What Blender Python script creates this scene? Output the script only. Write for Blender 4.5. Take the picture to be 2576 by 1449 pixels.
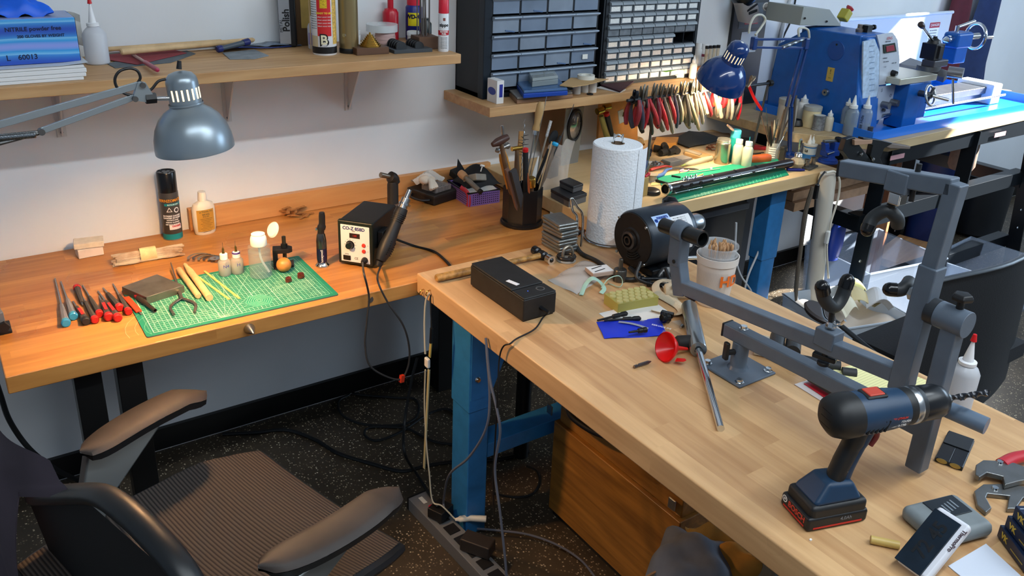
import bpy, bmesh, math, random
from math import pi, sin, cos, radians as rad
from mathutils import Vector as V, Matrix, Euler
for o in list(bpy.data.objects): bpy.data.objects.remove(o)
random.seed(7)
sc = bpy.context.scene; COL = sc.collection
# ---------------------------------------------------------------- camera
FPX, CY, YAW, PIT, ROL = 2141.21, 608.17, rad(35.175), rad(22.0507), rad(2.4496)
CAM = V((0, 0, 1.644))
fw = V((sin(YAW)*cos(PIT), cos(YAW)*cos(PIT), -sin(PIT)))
r0 = V((cos(YAW), -sin(YAW), 0)); u0 = r0.cross(fw)
rt = r0*cos(ROL)+u0*sin(ROL); up = u0*cos(ROL)-r0*sin(ROL)
cam = bpy.data.objects.new('camera', bpy.data.cameras.new('camera')); COL.objects.link(cam)
cam.matrix_world = Matrix(((rt.x, up.x, -fw.x, CAM.x), (rt.y, up.y, -fw.y, CAM.y), (rt.z, up.z, -fw.z, CAM.z), (0, 0, 0, 1)))
cam.data.sensor_width = 36; cam.data.sensor_fit = 'HORIZONTAL'; cam.data.lens = FPX/2576*36
cam.data.shift_y = -(724.5-CY)/2576; cam.data.clip_start = .02
sc.camera = cam
# where a sight line meets a horizontal plane, a plane parallel to the wall, or a plane across it
def _d(x, y): return rt*((x-1288)/FPX)+up*((CY-y)/FPX)+fw
def G(x, y, z=.714): d = _d(x, y); return CAM+d*((z-CAM.z)/d.z)
def GY(x, y, Y): d = _d(x, y); return CAM+d*(Y/d.y)
def GX(x, y, X): d = _d(x, y); return CAM+d*(X/d.x)
def GR(x, y, D): return CAM+_d(x, y)*D
# ---------------------------------------------------------------- light
sc.view_settings.view_transform = 'Standard'; sc.view_settings.look = 'None'
sc.view_settings.gamma = 1; sc.view_settings.exposure = 0.15; sc.view_settings.use_curve_mapping = False
wd = bpy.data.worlds.new('world'); sc.world = wd; wd.use_nodes = True
bg = wd.node_tree.nodes['Background']; bg.inputs[0].default_value = (.62, .78, 1, 1); bg.inputs[1].default_value = .27
def light(name, kind, loc, energy, color=(1, 1, 1), to=None, **k):
    l = bpy.data.lights.new(name, kind); l.energy = energy; l.color = color
    for a, b in k.items(): setattr(l, a, b)
    o = bpy.data.objects.new(name, l); COL.objects.link(o); o.location = loc
    if to is not None: o.rotation_euler = (V(to)-V(loc)).to_track_quat('-Z', 'Y').to_euler()
    return o
SUN_DIR = V((-.74, .36, -.56))
light('sun', 'SUN', (6, -2, 5), 42, (1, .97, .92), to=V((6, -2, 5))+SUN_DIR, angle=rad(.6))
light('ceiling_tube_light', 'AREA', (1.0, .05, 2.75), 46, (.84, .93, 1), to=(1.0, .35, 0), shape='RECTANGLE', size=3.4, size_y=.07)
light('ceiling_panel_light', 'AREA', (2.4, -.9, 2.8), 26, (.84, .93, 1), to=(2.0, .4, 0), shape='RECTANGLE', size=2.0, size_y=.8)
light('window_daylight', 'AREA', (5.3, .2, 1.9), 46, (.60, .79, 1), to=(2.6, 1.4, .9), shape='RECTANGLE', size=1.6, size_y=1.0)
# ---------------------------------------------------------------- materials
def nd(t, k, **a):
    n = t.nodes.new(k)
    for x, y in a.items(): setattr(n, x, y)
    return n
def ramp(t, stops, interp='LINEAR'):
    n = nd(t, 'ShaderNodeValToRGB'); e = n.color_ramp; e.interpolation = interp
    while len(e.elements) < len(stops): e.elements.new(.5)
    for i, (p, c) in enumerate(stops): e.elements[i].position = p; e.elements[i].color = (*c[:3], 1)
    return n
def srgb(h):
    if isinstance(h, str):
        h = h.lstrip('#'); h = [int(h[i:i+2], 16)/255 for i in (0, 2, 4)]
    return tuple((c/12.92 if c <= .04045 else ((c+.055)/1.055)**2.4) for c in h)
def mat(name, col, rough=.5, metal=0, var=0, vs=30, bump=0, bs=200, trans=0, alpha=1, ior=1.45, emit=0, coat=0, col2=None):
    m = bpy.data.materials.new(name); m.use_nodes = True; t = m.node_tree; b = t.nodes['Principled BSDF']
    c = srgb(col); I = b.inputs
    I['Base Color'].default_value = (*c, 1); I['Roughness'].default_value = rough; I['Metallic'].default_value = metal
    I['IOR'].default_value = ior; I['Transmission Weight'].default_value = trans; I['Alpha'].default_value = alpha
    I['Coat Weight'].default_value = coat
    if emit: I['Emission Color'].default_value = (*c, 1); I['Emission Strength'].default_value = emit
    tc = nd(t, 'ShaderNodeTexCoord')
    if var or col2:
        n = nd(t, 'ShaderNodeTexNoise'); n.inputs['Scale'].default_value = vs; n.inputs['Detail'].default_value = 5
        t.links.new(tc.outputs['Object'], n.inputs['Vector'])
        a = srgb(col2) if col2 else tuple(x*(1-var) for x in c); b2 = c if col2 else tuple(min(1, x*(1+var)) for x in c)
        r = ramp(t, ((.35, a), (.65, b2))); t.links.new(n.outputs['Fac'], r.inputs[0]); t.links.new(r.outputs[0], I['Base Color'])
    if bump:
        n = nd(t, 'ShaderNodeTexNoise'); n.inputs['Scale'].default_value = bs; n.inputs['Detail'].default_value = 4
        t.links.new(tc.outputs['Object'], n.inputs['Vector'])
        bn = nd(t, 'ShaderNodeBump'); bn.inputs['Strength'].default_value = bump; bn.inputs['Distance'].default_value = .002
        t.links.new(n.outputs['Fac'], bn.inputs['Height']); t.links.new(bn.outputs[0], I['Normal'])
    return m
def math_(t, op, a, b=None):
    n = nd(t, 'ShaderNodeMath', operation=op)
    for i, x in enumerate((a, b)):
        if x is None: continue
        if isinstance(x, (int, float)): n.inputs[i].default_value = x
        else: t.links.new(x, n.inputs[i])
    return n.outputs[0]
def wood(name, dark, light_, axis='X', strip=.04, length=.6, rough=.38, grain=1., stain=.5, var=.5):
    """butcher block: strips along axis with random tone per stave, grain and stains"""
    m = bpy.data.materials.new(name); m.use_nodes = True; t = m.node_tree; b = t.nodes['Principled BSDF']; L = t.links.new
    tc = nd(t, 'ShaderNodeTexCoord'); mp = nd(t, 'ShaderNodeMapping')
    if axis == 'Y': mp.inputs['Rotation'].default_value = (0, 0, pi/2)
    if axis == 'Z': mp.inputs['Rotation'].default_value = (0, pi/2, 0)
    L(tc.outputs['Object'], mp.inputs['Vector']); sp = nd(t, 'ShaderNodeSeparateXYZ'); L(mp.outputs[0], sp.inputs[0])
    row = math_(t, 'FLOOR', math_(t, 'DIVIDE', sp.outputs[1], strip))
    wn = nd(t, 'ShaderNodeTexWhiteNoise', noise_dimensions='1D'); L(row, wn.inputs['W'])
    colm = math_(t, 'FLOOR', math_(t, 'ADD', math_(t, 'DIVIDE', sp.outputs[0], length), math_(t, 'MULTIPLY', wn.outputs[0], 9)))
    cb = nd(t, 'ShaderNodeCombineXYZ'); L(row, cb.inputs[0]); L(colm, cb.inputs[1])
    w2 = nd(t, 'ShaderNodeTexWhiteNoise', noise_dimensions='3D'); L(cb.outputs[0], w2.inputs['Vector'])
    ms = nd(t, 'ShaderNodeMapping'); ms.inputs['Scale'].default_value = (4, 45, 45); L(mp.outputs[0], ms.inputs['Vector'])
    va = nd(t, 'ShaderNodeVectorMath', operation='ADD'); L(ms.outputs[0], va.inputs[0])
    vm = nd(t, 'ShaderNodeVectorMath', operation='SCALE'); L(w2.outputs['Color'], vm.inputs[0]); vm.inputs['Scale'].default_value = 40
    L(vm.outputs[0], va.inputs[1])
    g = nd(t, 'ShaderNodeTexNoise'); g.inputs['Scale'].default_value = 1; g.inputs['Detail'].default_value = 6; g.inputs['Distortion'].default_value = .6
    L(va.outputs[0], g.inputs['Vector'])
    s = nd(t, 'ShaderNodeTexNoise'); s.inputs['Scale'].default_value = 4; s.inputs['Detail'].default_value = 3; L(tc.outputs['Object'], s.inputs['Vector'])
    fac = math_(t, 'ADD', math_(t, 'MULTIPLY', math_(t, 'SUBTRACT', g.outputs['Fac'], .5), 1.1*grain),
                math_(t, 'ADD', math_(t, 'MULTIPLY', math_(t, 'SUBTRACT', w2.outputs['Value'], .5), var),
                      math_(t, 'MULTIPLY', math_(t, 'SUBTRACT', s.outputs['Fac'], .5), stain)))
    fac = math_(t, 'ADD', fac, .55)
    r = ramp(t, ((0, srgb(dark)), (1, srgb(light_)))); L(fac, r.inputs[0]); L(r.outputs[0], b.inputs['Base Color'])
    b.inputs['Roughness'].default_value = rough
    rr = ramp(t, ((.3, (rough-.08,)*3), (.7, (rough+.12,)*3))); L(s.outputs['Fac'], rr.inputs[0]); L(rr.outputs[0], b.inputs['Roughness'])
    bn = nd(t, 'ShaderNodeBump'); bn.inputs['Strength'].default_value = .08; bn.inputs['Distance'].default_value = .001
    L(g.outputs['Fac'], bn.inputs['Height']); L(bn.outputs[0], b.inputs['Normal'])
    return m
K = {}
def C(col, rough=.5, metal=0, **k):
    key = (col, rough, metal, tuple(sorted(k.items())))
    if key not in K: K[key] = mat('material', col, rough, metal, **k)
    return K[key]
BLK = C('#141517', .45, var=.2); BLKG = C('#0c0d0f', .22); RUB = C('#1d1e20', .8, var=.15); STEEL = C('#a9adb0', .28, 1, var=.1)
CHR = C('#d4d8da', .12, 1); DSTEEL = C('#6b6c6c', .4, .9, var=.15); BRASS = C('#c29a4a', .25, 1); WHT = C('#e8e8e4', .5)
GREY = C('#56616e', .38, var=.06); RED = C('#c4161c', .35); BLUE = C('#0f4f9e', .4)
GLASS = C('#f4f8f8', .03, trans=1, ior=1.3); CLEAR = C('#eef2f4', .12, alpha=.28); CLOUD = C('#e3e5df', .35, alpha=.62)
# ---------------------------------------------------------------- mesh building
class M:
    def __init__(s): s.v = []; s.f = []; s.x = Matrix()
    def at(s, loc=(0, 0, 0), rot=(0, 0, 0)):
        s.x = Matrix.Translation(loc) @ Euler(rot).to_matrix().to_4x4(); return s
    def add(s, vs, fs):
        k = len(s.v); s.v += [tuple(s.x @ V(p)) for p in vs]; s.f += [tuple(i+k for i in f) for f in fs]; return s
    def box(s, c, d, rz=0, R=None):
        R = R or Matrix.Rotation(rz, 3, 'Z'); h = [x/2 for x in d]; c = V(c)
        vs = [c+R @ V((i*h[0], j*h[1], k*h[2])) for i in (-1, 1) for j in (-1, 1) for k in (-1, 1)]
        return s.add(vs, [(0, 1, 3, 2), (4, 6, 7, 5), (0, 4, 5, 1), (2, 3, 7, 6), (0, 2, 6, 4), (1, 5, 7, 3)])
    def span(s, a, b): return s.box([(p+q)/2 for p, q in zip(a, b)], [abs(p-q) for p, q in zip(a, b)])
    def beam(s, a, b, w, h=None, upv=(0, 0, 1)):
        a, b = V(a), V(b); d = b-a; h = h or w; x = d.normalized(); y = V(upv).cross(x)
        if y.length < .01: y = V((0, 1, 0)).cross(x)
        y.normalize(); z = x.cross(y); R = Matrix((x, y, z)).transposed()
        return s.box((a+b)/2, (d.length, w, h), R=R)
    def cyl(s, a, b, r, r2=None, n=20, cap=True):
        return s.lathe([(r, 0), (r if r2 is None else r2, (V(b)-V(a)).length)], a, V(b)-V(a), n, cap)
    def lathe(s, prof, c=(0, 0, 0), ax=(0, 0, 1), n=24, cap=True, sx=1, sy=1):
        ax = V(ax).normalized(); q = ax.to_track_quat('Z', 'Y').to_matrix() if abs(ax.z) < .9999 else (Matrix.Identity(3) if ax.z > 0 else Matrix.Rotation(pi, 3, 'X'))
        c = V(c); vs = []; fs = []
        for r, z in prof:
            for i in range(n):
                a = 2*pi*i/n; vs.append(c+q @ V((r*cos(a)*sx, r*sin(a)*sy, z)))
        for j in range(len(prof)-1):
            for i in range(n):
                k = (i+1) % n; fs.append((j*n+i, j*n+k, (j+1)*n+k, (j+1)*n+i))
        if cap:
            if prof[0][0] > 1e-5: fs.append(tuple(range(n))[::-1])
            if prof[-1][0] > 1e-5: fs.append(tuple((len(prof)-1)*n+i for i in range(n)))
        return s.add(vs, fs)
    def tube(s, pts, r, n=8, closed=False, flat=1, cap=True, smooth=0):
        pts = [V(p) for p in pts]
        if smooth: pts = spline(pts, smooth, closed)
        N = len(pts); vs = []; fs = []; prev = None
        for i, p in enumerate(pts):
            a = pts[i-1] if i or closed else p; b = pts[(i+1) % N] if i < N-1 or closed else p
            d = (b-a).normalized() if (b-a).length > 1e-9 else V((0, 0, 1))
            if prev is None: prev = d.orthogonal().normalized() if abs(d.z) > .95 else V((0, 0, 1)).cross(d).normalized()
            x = prev-d*prev.dot(d); x.normalize(); prev = x; y = d.cross(x)
            rr = r[i*(len(r)-1)//max(1, N-1)] if isinstance(r, (list, tuple)) else r
            for j in range(n):
                t = 2*pi*j/n; vs.append(p+x*(rr*cos(t))+y*(rr*flat*sin(t)))
        for i in range(N if closed else N-1):
            for j in range(n):
                k = (j+1) % n; q = (i+1) % N; fs.append((i*n+j, i*n+k, q*n+k, q*n+j))
        if not closed and cap: fs += [tuple(range(n))[::-1], tuple((N-1)*n+j for j in range(n))]
        return s.add(vs, fs)
    def prism(s, poly, z0, z1):
        n = len(poly); vs = [(*p[:2], z0) for p in poly]+[(*p[:2], z1) for p in poly]
        return s.add(vs, [tuple(range(n))[::-1], tuple(range(n, 2*n))]+[(i, (i+1) % n, n+(i+1) % n, n+i) for i in range(n)])
    def ball(s, c, r, n=16, sz=1):
        m = n//2; return s.lathe([(max(1e-6, r*sin(pi*i/m)), -r*sz*cos(pi*i/m)) for i in range(m+1)], c, n=n, cap=False)
    def grid(s, fn, nu, nv, th=0):
        vs = [V(fn(i/nu, j/nv)) for i in range(nu+1) for j in range(nv+1)]; w = nv+1
        fs = [(i*w+j, (i+1)*w+j, (i+1)*w+j+1, i*w+j+1) for i in range(nu) for j in range(nv)]
        if th:
            k = len(vs); vs += [p-V((0, 0, th)) for p in vs]; fs += [tuple(a+k for a in f[::-1]) for f in fs]
            rim = [(i*w) for i in range(nu)]+[nu*w+j for j in range(nv)]+[(nu-i)*w+nv for i in range(nu)]+[nv-j for j in range(nv)]
            fs += [(rim[a], rim[a-1], rim[a-1]+k, rim[a]+k) for a in range(len(rim))]
        return s.add(vs, fs)
def spline(pts, k=8, closed=False):
    P = [V(p) for p in pts]; N = len(P); out = []
    for i in range(N if closed else N-1):
        a = P[(i-1) % N] if closed or i else P[0]*2-P[1]; b = P[i]; c = P[(i+1) % N]; d = P[(i+2) % N] if closed or i < N-2 else P[-1]*2-P[-2]
        for j in range(k):
            t = j/k; out.append(.5*((2*b)+(c-a)*t+(2*a-5*b+4*c-d)*t*t+(3*b-a-3*c+d)*t**3))
    if not closed: out.append(P[-1])
    return out
def tag(o, label=None, cat=None, group=None, kind=None):
    for k, v in (('label', label), ('category', cat), ('group', group), ('kind', kind)):
        if v: o[k] = v
    return o
def obj(name, mb, m, parent=None, bev=0, ang=40, label=None, seg=2, flat=False):
    me = bpy.data.meshes.new(name); me.from_pydata(mb.v, [], mb.f)
    bm = bmesh.new(); bm.from_mesh(me); bmesh.ops.recalc_face_normals(bm, faces=bm.faces); bm.to_mesh(me); bm.free()
    me.materials.append(m)
    if not flat:
        me.polygons.foreach_set('use_smooth', [True]*len(me.polygons)); me.set_sharp_from_angle(angle=rad(ang))
    o = bpy.data.objects.new(name, me); COL.objects.link(o)
    if parent: o.parent = parent
    if bev:
        md = o.modifiers.new('bevel', 'BEVEL'); md.width = bev; md.segments = seg; md.limit_method = 'ANGLE'; md.angle_limit = rad(35); md.harden_normals = True
    if label: o['label'] = label
    return o
def place(o, loc, rot):
    if isinstance(rot, Matrix): o.matrix_world = Matrix.Translation(loc) @ rot.to_4x4()
    else:
        o.location = loc; o.rotation_euler = (0, 0, rot) if isinstance(rot, (int, float)) else rot
    return o
def thing(name, label, cat, loc=(0, 0, 0), rot=0, group=None):
    o = bpy.data.objects.new(name, None); COL.objects.link(o); o.empty_display_size = .02
    return tag(place(o, loc, rot), label, cat, group)
def solo(name, mb, m, label, cat, loc=(0, 0, 0), rot=0, group=None, kind=None, **k):
    return tag(place(obj(name, mb, m, **k), loc, rot), label, cat, group, kind)
def struct(name, mb, m, loc=(0, 0, 0), **k):
    o = obj(name, mb, m, **k); o.location = loc; o['kind'] = 'structure'; return o
def along(a, b, upv=(0, 0, 1)):
    """rotation whose local X runs from a to b and whose Z is as near up as possible"""
    x = (V(b)-V(a)).normalized(); y = V(upv).cross(x)
    if y.length < 1e-4: y = V((0, 1, 0)).cross(x)
    y.normalize(); return Matrix((x, y, x.cross(y))).transposed()
def yaw(a, b): d = V(b)-V(a); return math.atan2(d.y, d.x)
def dup(root, loc, rot=None, label=None, group=None):
    r = root.copy(); COL.objects.link(r)
    if rot is None: rot = root.rotation_euler.z
    place(r, loc, rot)
    if label: r['label'] = label
    if group: r['group'] = group
    for ch in list(root.children):
        c = ch.copy(); COL.objects.link(c); c.parent = r
        for g in list(ch.children):
            d = g.copy(); COL.objects.link(d); d.parent = c
    return r
def text(s, size, m, parent, loc, rot=(0, 0, 0), name='lettering', ext=.0002, bold=0, sx=1):
    """flat lettering as a mesh of its own"""
    cu = bpy.data.curves.new(name, 'FONT'); cu.body = s; cu.size = size; cu.extrude = ext; cu.offset = bold; cu.resolution_u = 3
    cu.align_x = 'CENTER'; cu.align_y = 'CENTER'; t = bpy.data.objects.new('t', cu); COL.objects.link(t)
    bpy.context.view_layer.update(); me = bpy.data.meshes.new_from_object(t.evaluated_get(bpy.context.evaluated_depsgraph_get()))
    bpy.data.objects.remove(t); o = bpy.data.objects.new(name, me); COL.objects.link(o); me.materials.clear(); me.materials.append(m)
    if parent: o.parent = parent
    if isinstance(rot, Matrix): o.matrix_local = Matrix.Translation(loc) @ rot.to_4x4() @ Matrix.Diagonal((sx, 1, 1, 1))
    else: o.location = loc; o.rotation_euler = rot; o.scale = (sx, 1, 1)
    return o
UPR = (pi/2, 0, 0)
# ---------------------------------------------------------------- the room
WY = 2.414; RW = 5.9; BT = .714; IT = .740; B3 = .765; S1 = 1.224; S2 = 1.046
wallm = mat('wall_paint', '#dcdfe1', .62, var=.035, vs=3, bump=.15, bs=60)
struct('wall_back', M().span((-2.5, WY, 0), (RW+.12, WY+.12, 3.0)), wallm)
fl = bpy.data.materials.new('terrazzo'); fl.use_nodes = True; t = fl.node_tree; b = t.nodes['Principled BSDF']
tc = nd(t, 'ShaderNodeTexCoord'); v1 = nd(t, 'ShaderNodeTexVoronoi', feature='F1'); v1.inputs['Scale'].default_value = 150
v1.inputs['Randomness'].default_value = 1
t.links.new(tc.outputs['Object'], v1.inputs['Vector']); n1 = nd(t, 'ShaderNodeTexNoise'); n1.inputs['Scale'].default_value = 5; n1.inputs['Detail'].default_value = 6
t.links.new(tc.outputs['Object'], n1.inputs['Vector'])
rb = ramp(t, ((.3, srgb('#2a241c')), (.7, srgb('#4b4032')))); t.links.new(n1.outputs['Fac'], rb.inputs[0])
sp = nd(t, 'ShaderNodeSeparateColor'); t.links.new(v1.outputs['Color'], sp.inputs[0])
chip = math_(t, 'MULTIPLY', math_(t, 'LESS_THAN', v1.outputs['Distance'], .36), math_(t, 'GREATER_THAN', sp.outputs[0], .60))
tone = ramp(t, ((0, srgb('#54493a')), (.55, srgb('#93846b')), (1, srgb('#cfc2a6')))); t.links.new(sp.outputs[1], tone.inputs[0])
mx = nd(t, 'ShaderNodeMixRGB'); t.links.new(chip, mx.inputs[0]); t.links.new(rb.outputs[0], mx.inputs[1]); t.links.new(tone.outputs[0], mx.inputs[2])
t.links.new(mx.outputs[0], b.inputs['Base Color']); b.inputs['Roughness'].default_value = .42
struct('floor', M().span((-2.5, -2.6, -.06), (RW+.12, WY+.12, 0)), fl)
struct('baseboard_back', M().span((-2.5, WY-.014, .012), (RW, WY, .085)), C('#0b0c0d', .35))
# right wall of the workshop; unseen window opening shaped to send sun onto the lathe
RW = 5.9
mb = M().span((RW, 1.36, 0), (RW+.12, WY, 3)).span((RW, .08, 0), (RW+.12, 1.36, 1.9)).span((RW, .08, 2.88), (RW+.12, 1.36, 3)).span((RW, -2.6, 0), (RW+.12, .08, 3))
struct('wall_right', mb, wallm)
struct('ceiling', M().span((-2.5, -2.6, 3.0), (RW+.12, WY+.12, 3.1)), C('#c9cdd0', .8))
# ---------------------------------------------------------------- workbenches
WB1 = wood('maple_bench_wood', '#8d4f1c', '#d2954f', 'X', .038, .55, .3, .9, .55)
WB2 = wood('maple_island_wood', '#9c7046', '#dcb584', 'Y', .045, .5, .33, .8, .5, .55)
PINE = wood('pine_wood', '#9c6f40', '#cfa777', 'X', .3, 3, .5, 1.2, .3, .1)
PALE = wood('pale_plywood', '#a98d67', '#d3bd98', 'X', .4, 3, .5, .8, .3, .1)
BX0, BX1, BF = .022, 1.60, 1.768
bench = thing('workbench', 'maple butcher block workbench on black legs along the white wall', 'workbench', (BX0, BF, 0))
W = BX1-BX0; D = WY-.002-BF
obj('bench_top', M().box((W/2, D/2, BT-.02), (W, D, .04)), WB1, bench, .003)
for n, (a, bb) in enumerate(((.115, .045), (.195, .055))): pass
BLEG = C('#0f1011', .4)
for x in (.15, .235): obj('leg', M().box((x, .07, (BT-.04)/2), (.055, .05, BT-.041)), BLEG, bench, .002)
for x in (.19, 1.31): obj('leg', M().box((x, D-.12, (BT-.04)/2), (.06, .06, BT-.041)), BLEG, bench, .002)
obj('leg', M().cyl((1.325, .045, 0), (1.325, .045, BT-.041), .024), BLEG, bench)
bk = GY(473, 527, WY-.02)
solo('backsplash_board', M().box((0, 0, .033), (W-.02-(bk.x-BX0), .02, .066)), wood('backsplash_wood', '#b0713a', '#d3a067', 'X', .3, 3, .4, .9, .3, .1), 'long low maple board standing along the wall at the back of the bench', 'backsplash', ((bk.x+BX0+W-.02)/2, WY-.013, BT), bev=.002)
obj('bolt', M().lathe([(.0001, 0), (.0125, .001), (.0125, .004), (.002, .03), (.0001, .031)], GY(627, 826, BF)-V((BX0, BF, 0)), (0, -1, 0)), STEEL, bench, label='silver cone knob on the bench front')
obj('knot_hole', M().cyl(GY(931, 753, BF-.0005)-V((BX0, BF, 0)), GY(931, 753, BF+.004)-V((BX0, BF, 0)), .0085), BLK, bench, label='dark round hole in the bench front')
# island bench
IX0, IX1, IY1, IY0 = .950, 1.637, 1.7675-.001, -.35
isl = thing('island_bench', 'thick maple topped bench on blue steel legs, set at right angles to the wall bench', 'workbench', (IX0, IY1, 0))
W, D = IX1-IX0, IY1-IY0
obj('bench_top', M().box((W/2, -D/2, IT-.0275), (W, D, .055)), WB2, isl, .004)
BS = C('#2c76b4', .38, var=.08)
lz = IT-.056
lx = .085; ly = -.14
def steel_leg(mb, x, y, z0, z1, w=.062, d=.085, t_=.003):
    return mb.box((x, y, (z0+z1)/2), (w, d, z1-z0))
obj('leg', steel_leg(M(), lx, ly, 0, .47), BS, isl, .004)
obj('upper_leg', steel_leg(M(), lx, ly, .40, lz, .068, .091), BS, isl, .004)
obj('gusset', M().prism([(0, 0), (.11, .075), (.16, .13), (0, .13)], -.002, .002).v and M().add([(lx-.03, ly-.048, .44), (lx-.03, ly-.048, lz), (lx+.13, ly-.048, lz), (lx+.03, ly-.048, .44), (lx-.03, ly-.045, .44), (lx-.03, ly-.045, lz), (lx+.13, ly-.045, lz), (lx+.03, ly-.045, .44)], [(0, 1, 2, 3), (7, 6, 5, 4), (0, 4, 5, 1), (1, 5, 6, 2), (2, 6, 7, 3), (3, 7, 4, 0)]), BS, isl)
obj('bolt', M().lathe([(.009, 0), (.009, .003), (.006, .007), (.0001, .008)], (lx-.012, ly-.048, .50), (0, -1, 0), 12), CHR, isl)
obj('crossbar', M().box((W/2+.01, ly, .255), (W-.22, .07, .045)), BS, isl, .003)
obj('leg', steel_leg(M(), W-.085, ly, 0, .47), BS, isl, .004); obj('upper_leg', steel_leg(M(), W-.085, ly, .4, lz, .068, .091), BS, isl, .004)
# third bench, behind
CX0, CX1 = 1.56, G(2108, 424, B3).x
b3 = thing('jewelry_bench', 'pale plywood topped bench on blue steel legs crowded with repair tools', 'workbench', (CX0, 1.79, 0))
W3, D3 = CX1-CX0, WY-.002-1.79
obj('bench_top', M().box((W3/2, D3/2, B3-.022), (W3, D3, .044)), wood('plywood_top', '#b7935f', '#dcc193', 'X', .5, 3, .45, .6, .35, .1), b3, .003)
lp = GY(1955, 520, 1.86)
for x in (lp.x-CX0,):
    obj('leg', M().box((x, .1, .26), (.075, .06, .52)), BS, b3, .004); obj('upper_leg', M().box((x, .1, .57), (.085, .066, .30)), BS, b3, .004)
obj('leg', M().box((.1, D3-.1, .36), (.05, .05, .72)), C('#2c333b', .5), b3, .003)
obj('leg', M().box((GY(1868, 560, 2.2).x-CX0, .41, .36), (.05, .05, .72)), C('#2c333b', .5), b3, .003)
# shelves
sh = thing('wall_shelf', 'long pine shelf over the wall bench, held by white brackets', 'shelf', (-.55, 2.092, S1-.027))
obj('board', M().box((.91, .16, .0135), (1.82, .32, .027)), PINE, sh, .002)
for px, py in ((155, 332), (572, 295), (876, 266)):
    q = GY(px, py, WY); x = q.x+.55; z = q.z-(S1-.027)
    br = obj('bracket', M().add([(x-.002, .29, 0), (x-.002, .205, 0), (x-.002, .21, -.012), (x-.002, .315, z-.01), (x-.002, .32, 0), (x+.002, .29, 0), (x+.002, .205, 0), (x+.002, .21, -.012), (x+.002, .315, z-.01), (x+.002, .32, 0)], [(0, 1, 2, 3, 4), (9, 8, 7, 6, 5), (0, 5, 6, 1), (1, 6, 7, 2), (2, 7, 8, 3), (3, 8, 9, 4), (4, 9, 5, 0)]).box((x, .3185, z/2-.006), (.022, .003, -z+.012)), C('#c9cbcc', .5), sh)
    obj('screw', M().lathe([(.004, 0), (.003, .002), (.0001, .0025)], (x, .317, z), (0, -1, 0), 10), DSTEEL, br)
s2x1 = 2.50
sh2 = thing('cabinet_shelf', 'thick pine shelf carrying the parts drawer cabinets', 'shelf', (1.40, 2.133, S2-.03))
obj('board', M().box(((s2x1-1.4)/2, .14, .015), (s2x1-1.4, .279, .03)), PINE, sh2, .002)
# ---------------------------------------------------------------- shared builders
def facing(p): return math.atan2(CAM.y-p[1], CAM.x-p[0])
def arc(mb, r, z0, z1, a0, a1, n=14, r1=None, e=.0003):
    r1 = r if r1 is None else r1
    return mb.grid(lambda u, v: ((r+e+(r1-r)*v)*cos(a0+(a1-a0)*u), (r+e+(r1-r)*v)*sin(a0+(a1-a0)*u), z0+(z1-z0)*v), n, 1)
def ctext(s, size, m, parent, r, ang, z, name='lettering', bold=0, vert=False, e=.0005):
    """lettering wrapped on an upright cylinder"""
    o = text(s, size, m, parent, (0, 0, 0), name=name, bold=bold)
    for v in o.data.vertices:
        x, y = (v.co.x, v.co.y) if not vert else (-v.co.y, v.co.x)
        a = ang+x/r; q = v.co.z+r+e; v.co = (q*cos(a), q*sin(a), z+y)
    return o
def hgt(px, py, b): return GY(px, py, b[1]).z-b[2]
def flatpoly(name, pts, z, th, m, label, cat, bev=0, **k):
    """a sheet whose corners are given as sight points on the plane z"""
    P_ = [G(x, y, z) for x, y in pts]; c = sum(P_, V())/len(P_)
    return solo(name, M().prism([(p-c)[:2] for p in P_], 0, th), m, label, cat, (c.x, c.y, z), 0, bev=bev, **k)
def bottle(name, label, loc, r, h, m, capm, neck=.35, caph=.012, tip=0, tipm=None, liquid=0, liqm=None, group=None, sy=1, rot=0, cat='bottle', shoulder=.8):
    t = thing(name, label, cat, loc, rot, group)
    obj('body', M().lathe([(r*.9, 0), (r, .003), (r, h*shoulder), (r*.8, h*(shoulder+.1)), (r*neck, h*.97), (r*neck, h)], sy=sy), m, t)
    if liquid: obj('liquid', M().lathe([(r*.86, .002), (r*.94, .004), (r*.94, h*liquid)], sy=sy), liqm, t)
    obj('cap', M().lathe([(r*neck*1.25, h*.97), (r*neck*1.25, h+caph), (r*neck*.5, h+caph+.002)], n=20), capm, t)
    if tip: obj('nozzle', M().lathe([(r*neck*.8, h+caph), (r*.08, h+caph+tip), (.0001, h+caph+tip)], n=14), tipm or capm, t)
    return t
# ---------------------------------------------------------------- things on the wall bench
# cutting mat
MA, MB_, MC, MD = G(306, 735, BT), G(745, 645, BT), G(859, 741, BT), G(368, 851, BT)
mc = (MA+MB_+MC+MD)/4; MW, MH = .449, .277; my = yaw(MD, MC)
MT = BT+.003
mat_ = thing('cutting_mat', 'green self healing cutting mat printed with a pale grid', 'cutting mat', (mc.x, mc.y, BT), my)
rr = .006; pl = []
for cx, cy, a0 in ((1, 1, 0), (-1, 1, pi/2), (-1, -1, pi), (1, -1, 1.5*pi)):
    pl += [(cx*(MW/2-rr)+rr*cos(a0+k*pi/8), cy*(MH/2-rr)+rr*sin(a0+k*pi/8)) for k in range(5)]
obj('mat_base', M().prism(pl, 0, .0028), C('#5b6462', .6), mat_)
obj('mat_surface', M().prism([(x*.999, y*.999) for x, y in pl], .0028, .0031), C('#148063', .5, var=.08, vs=60), mat_)
pr_ = M(); zz = .00315
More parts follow.
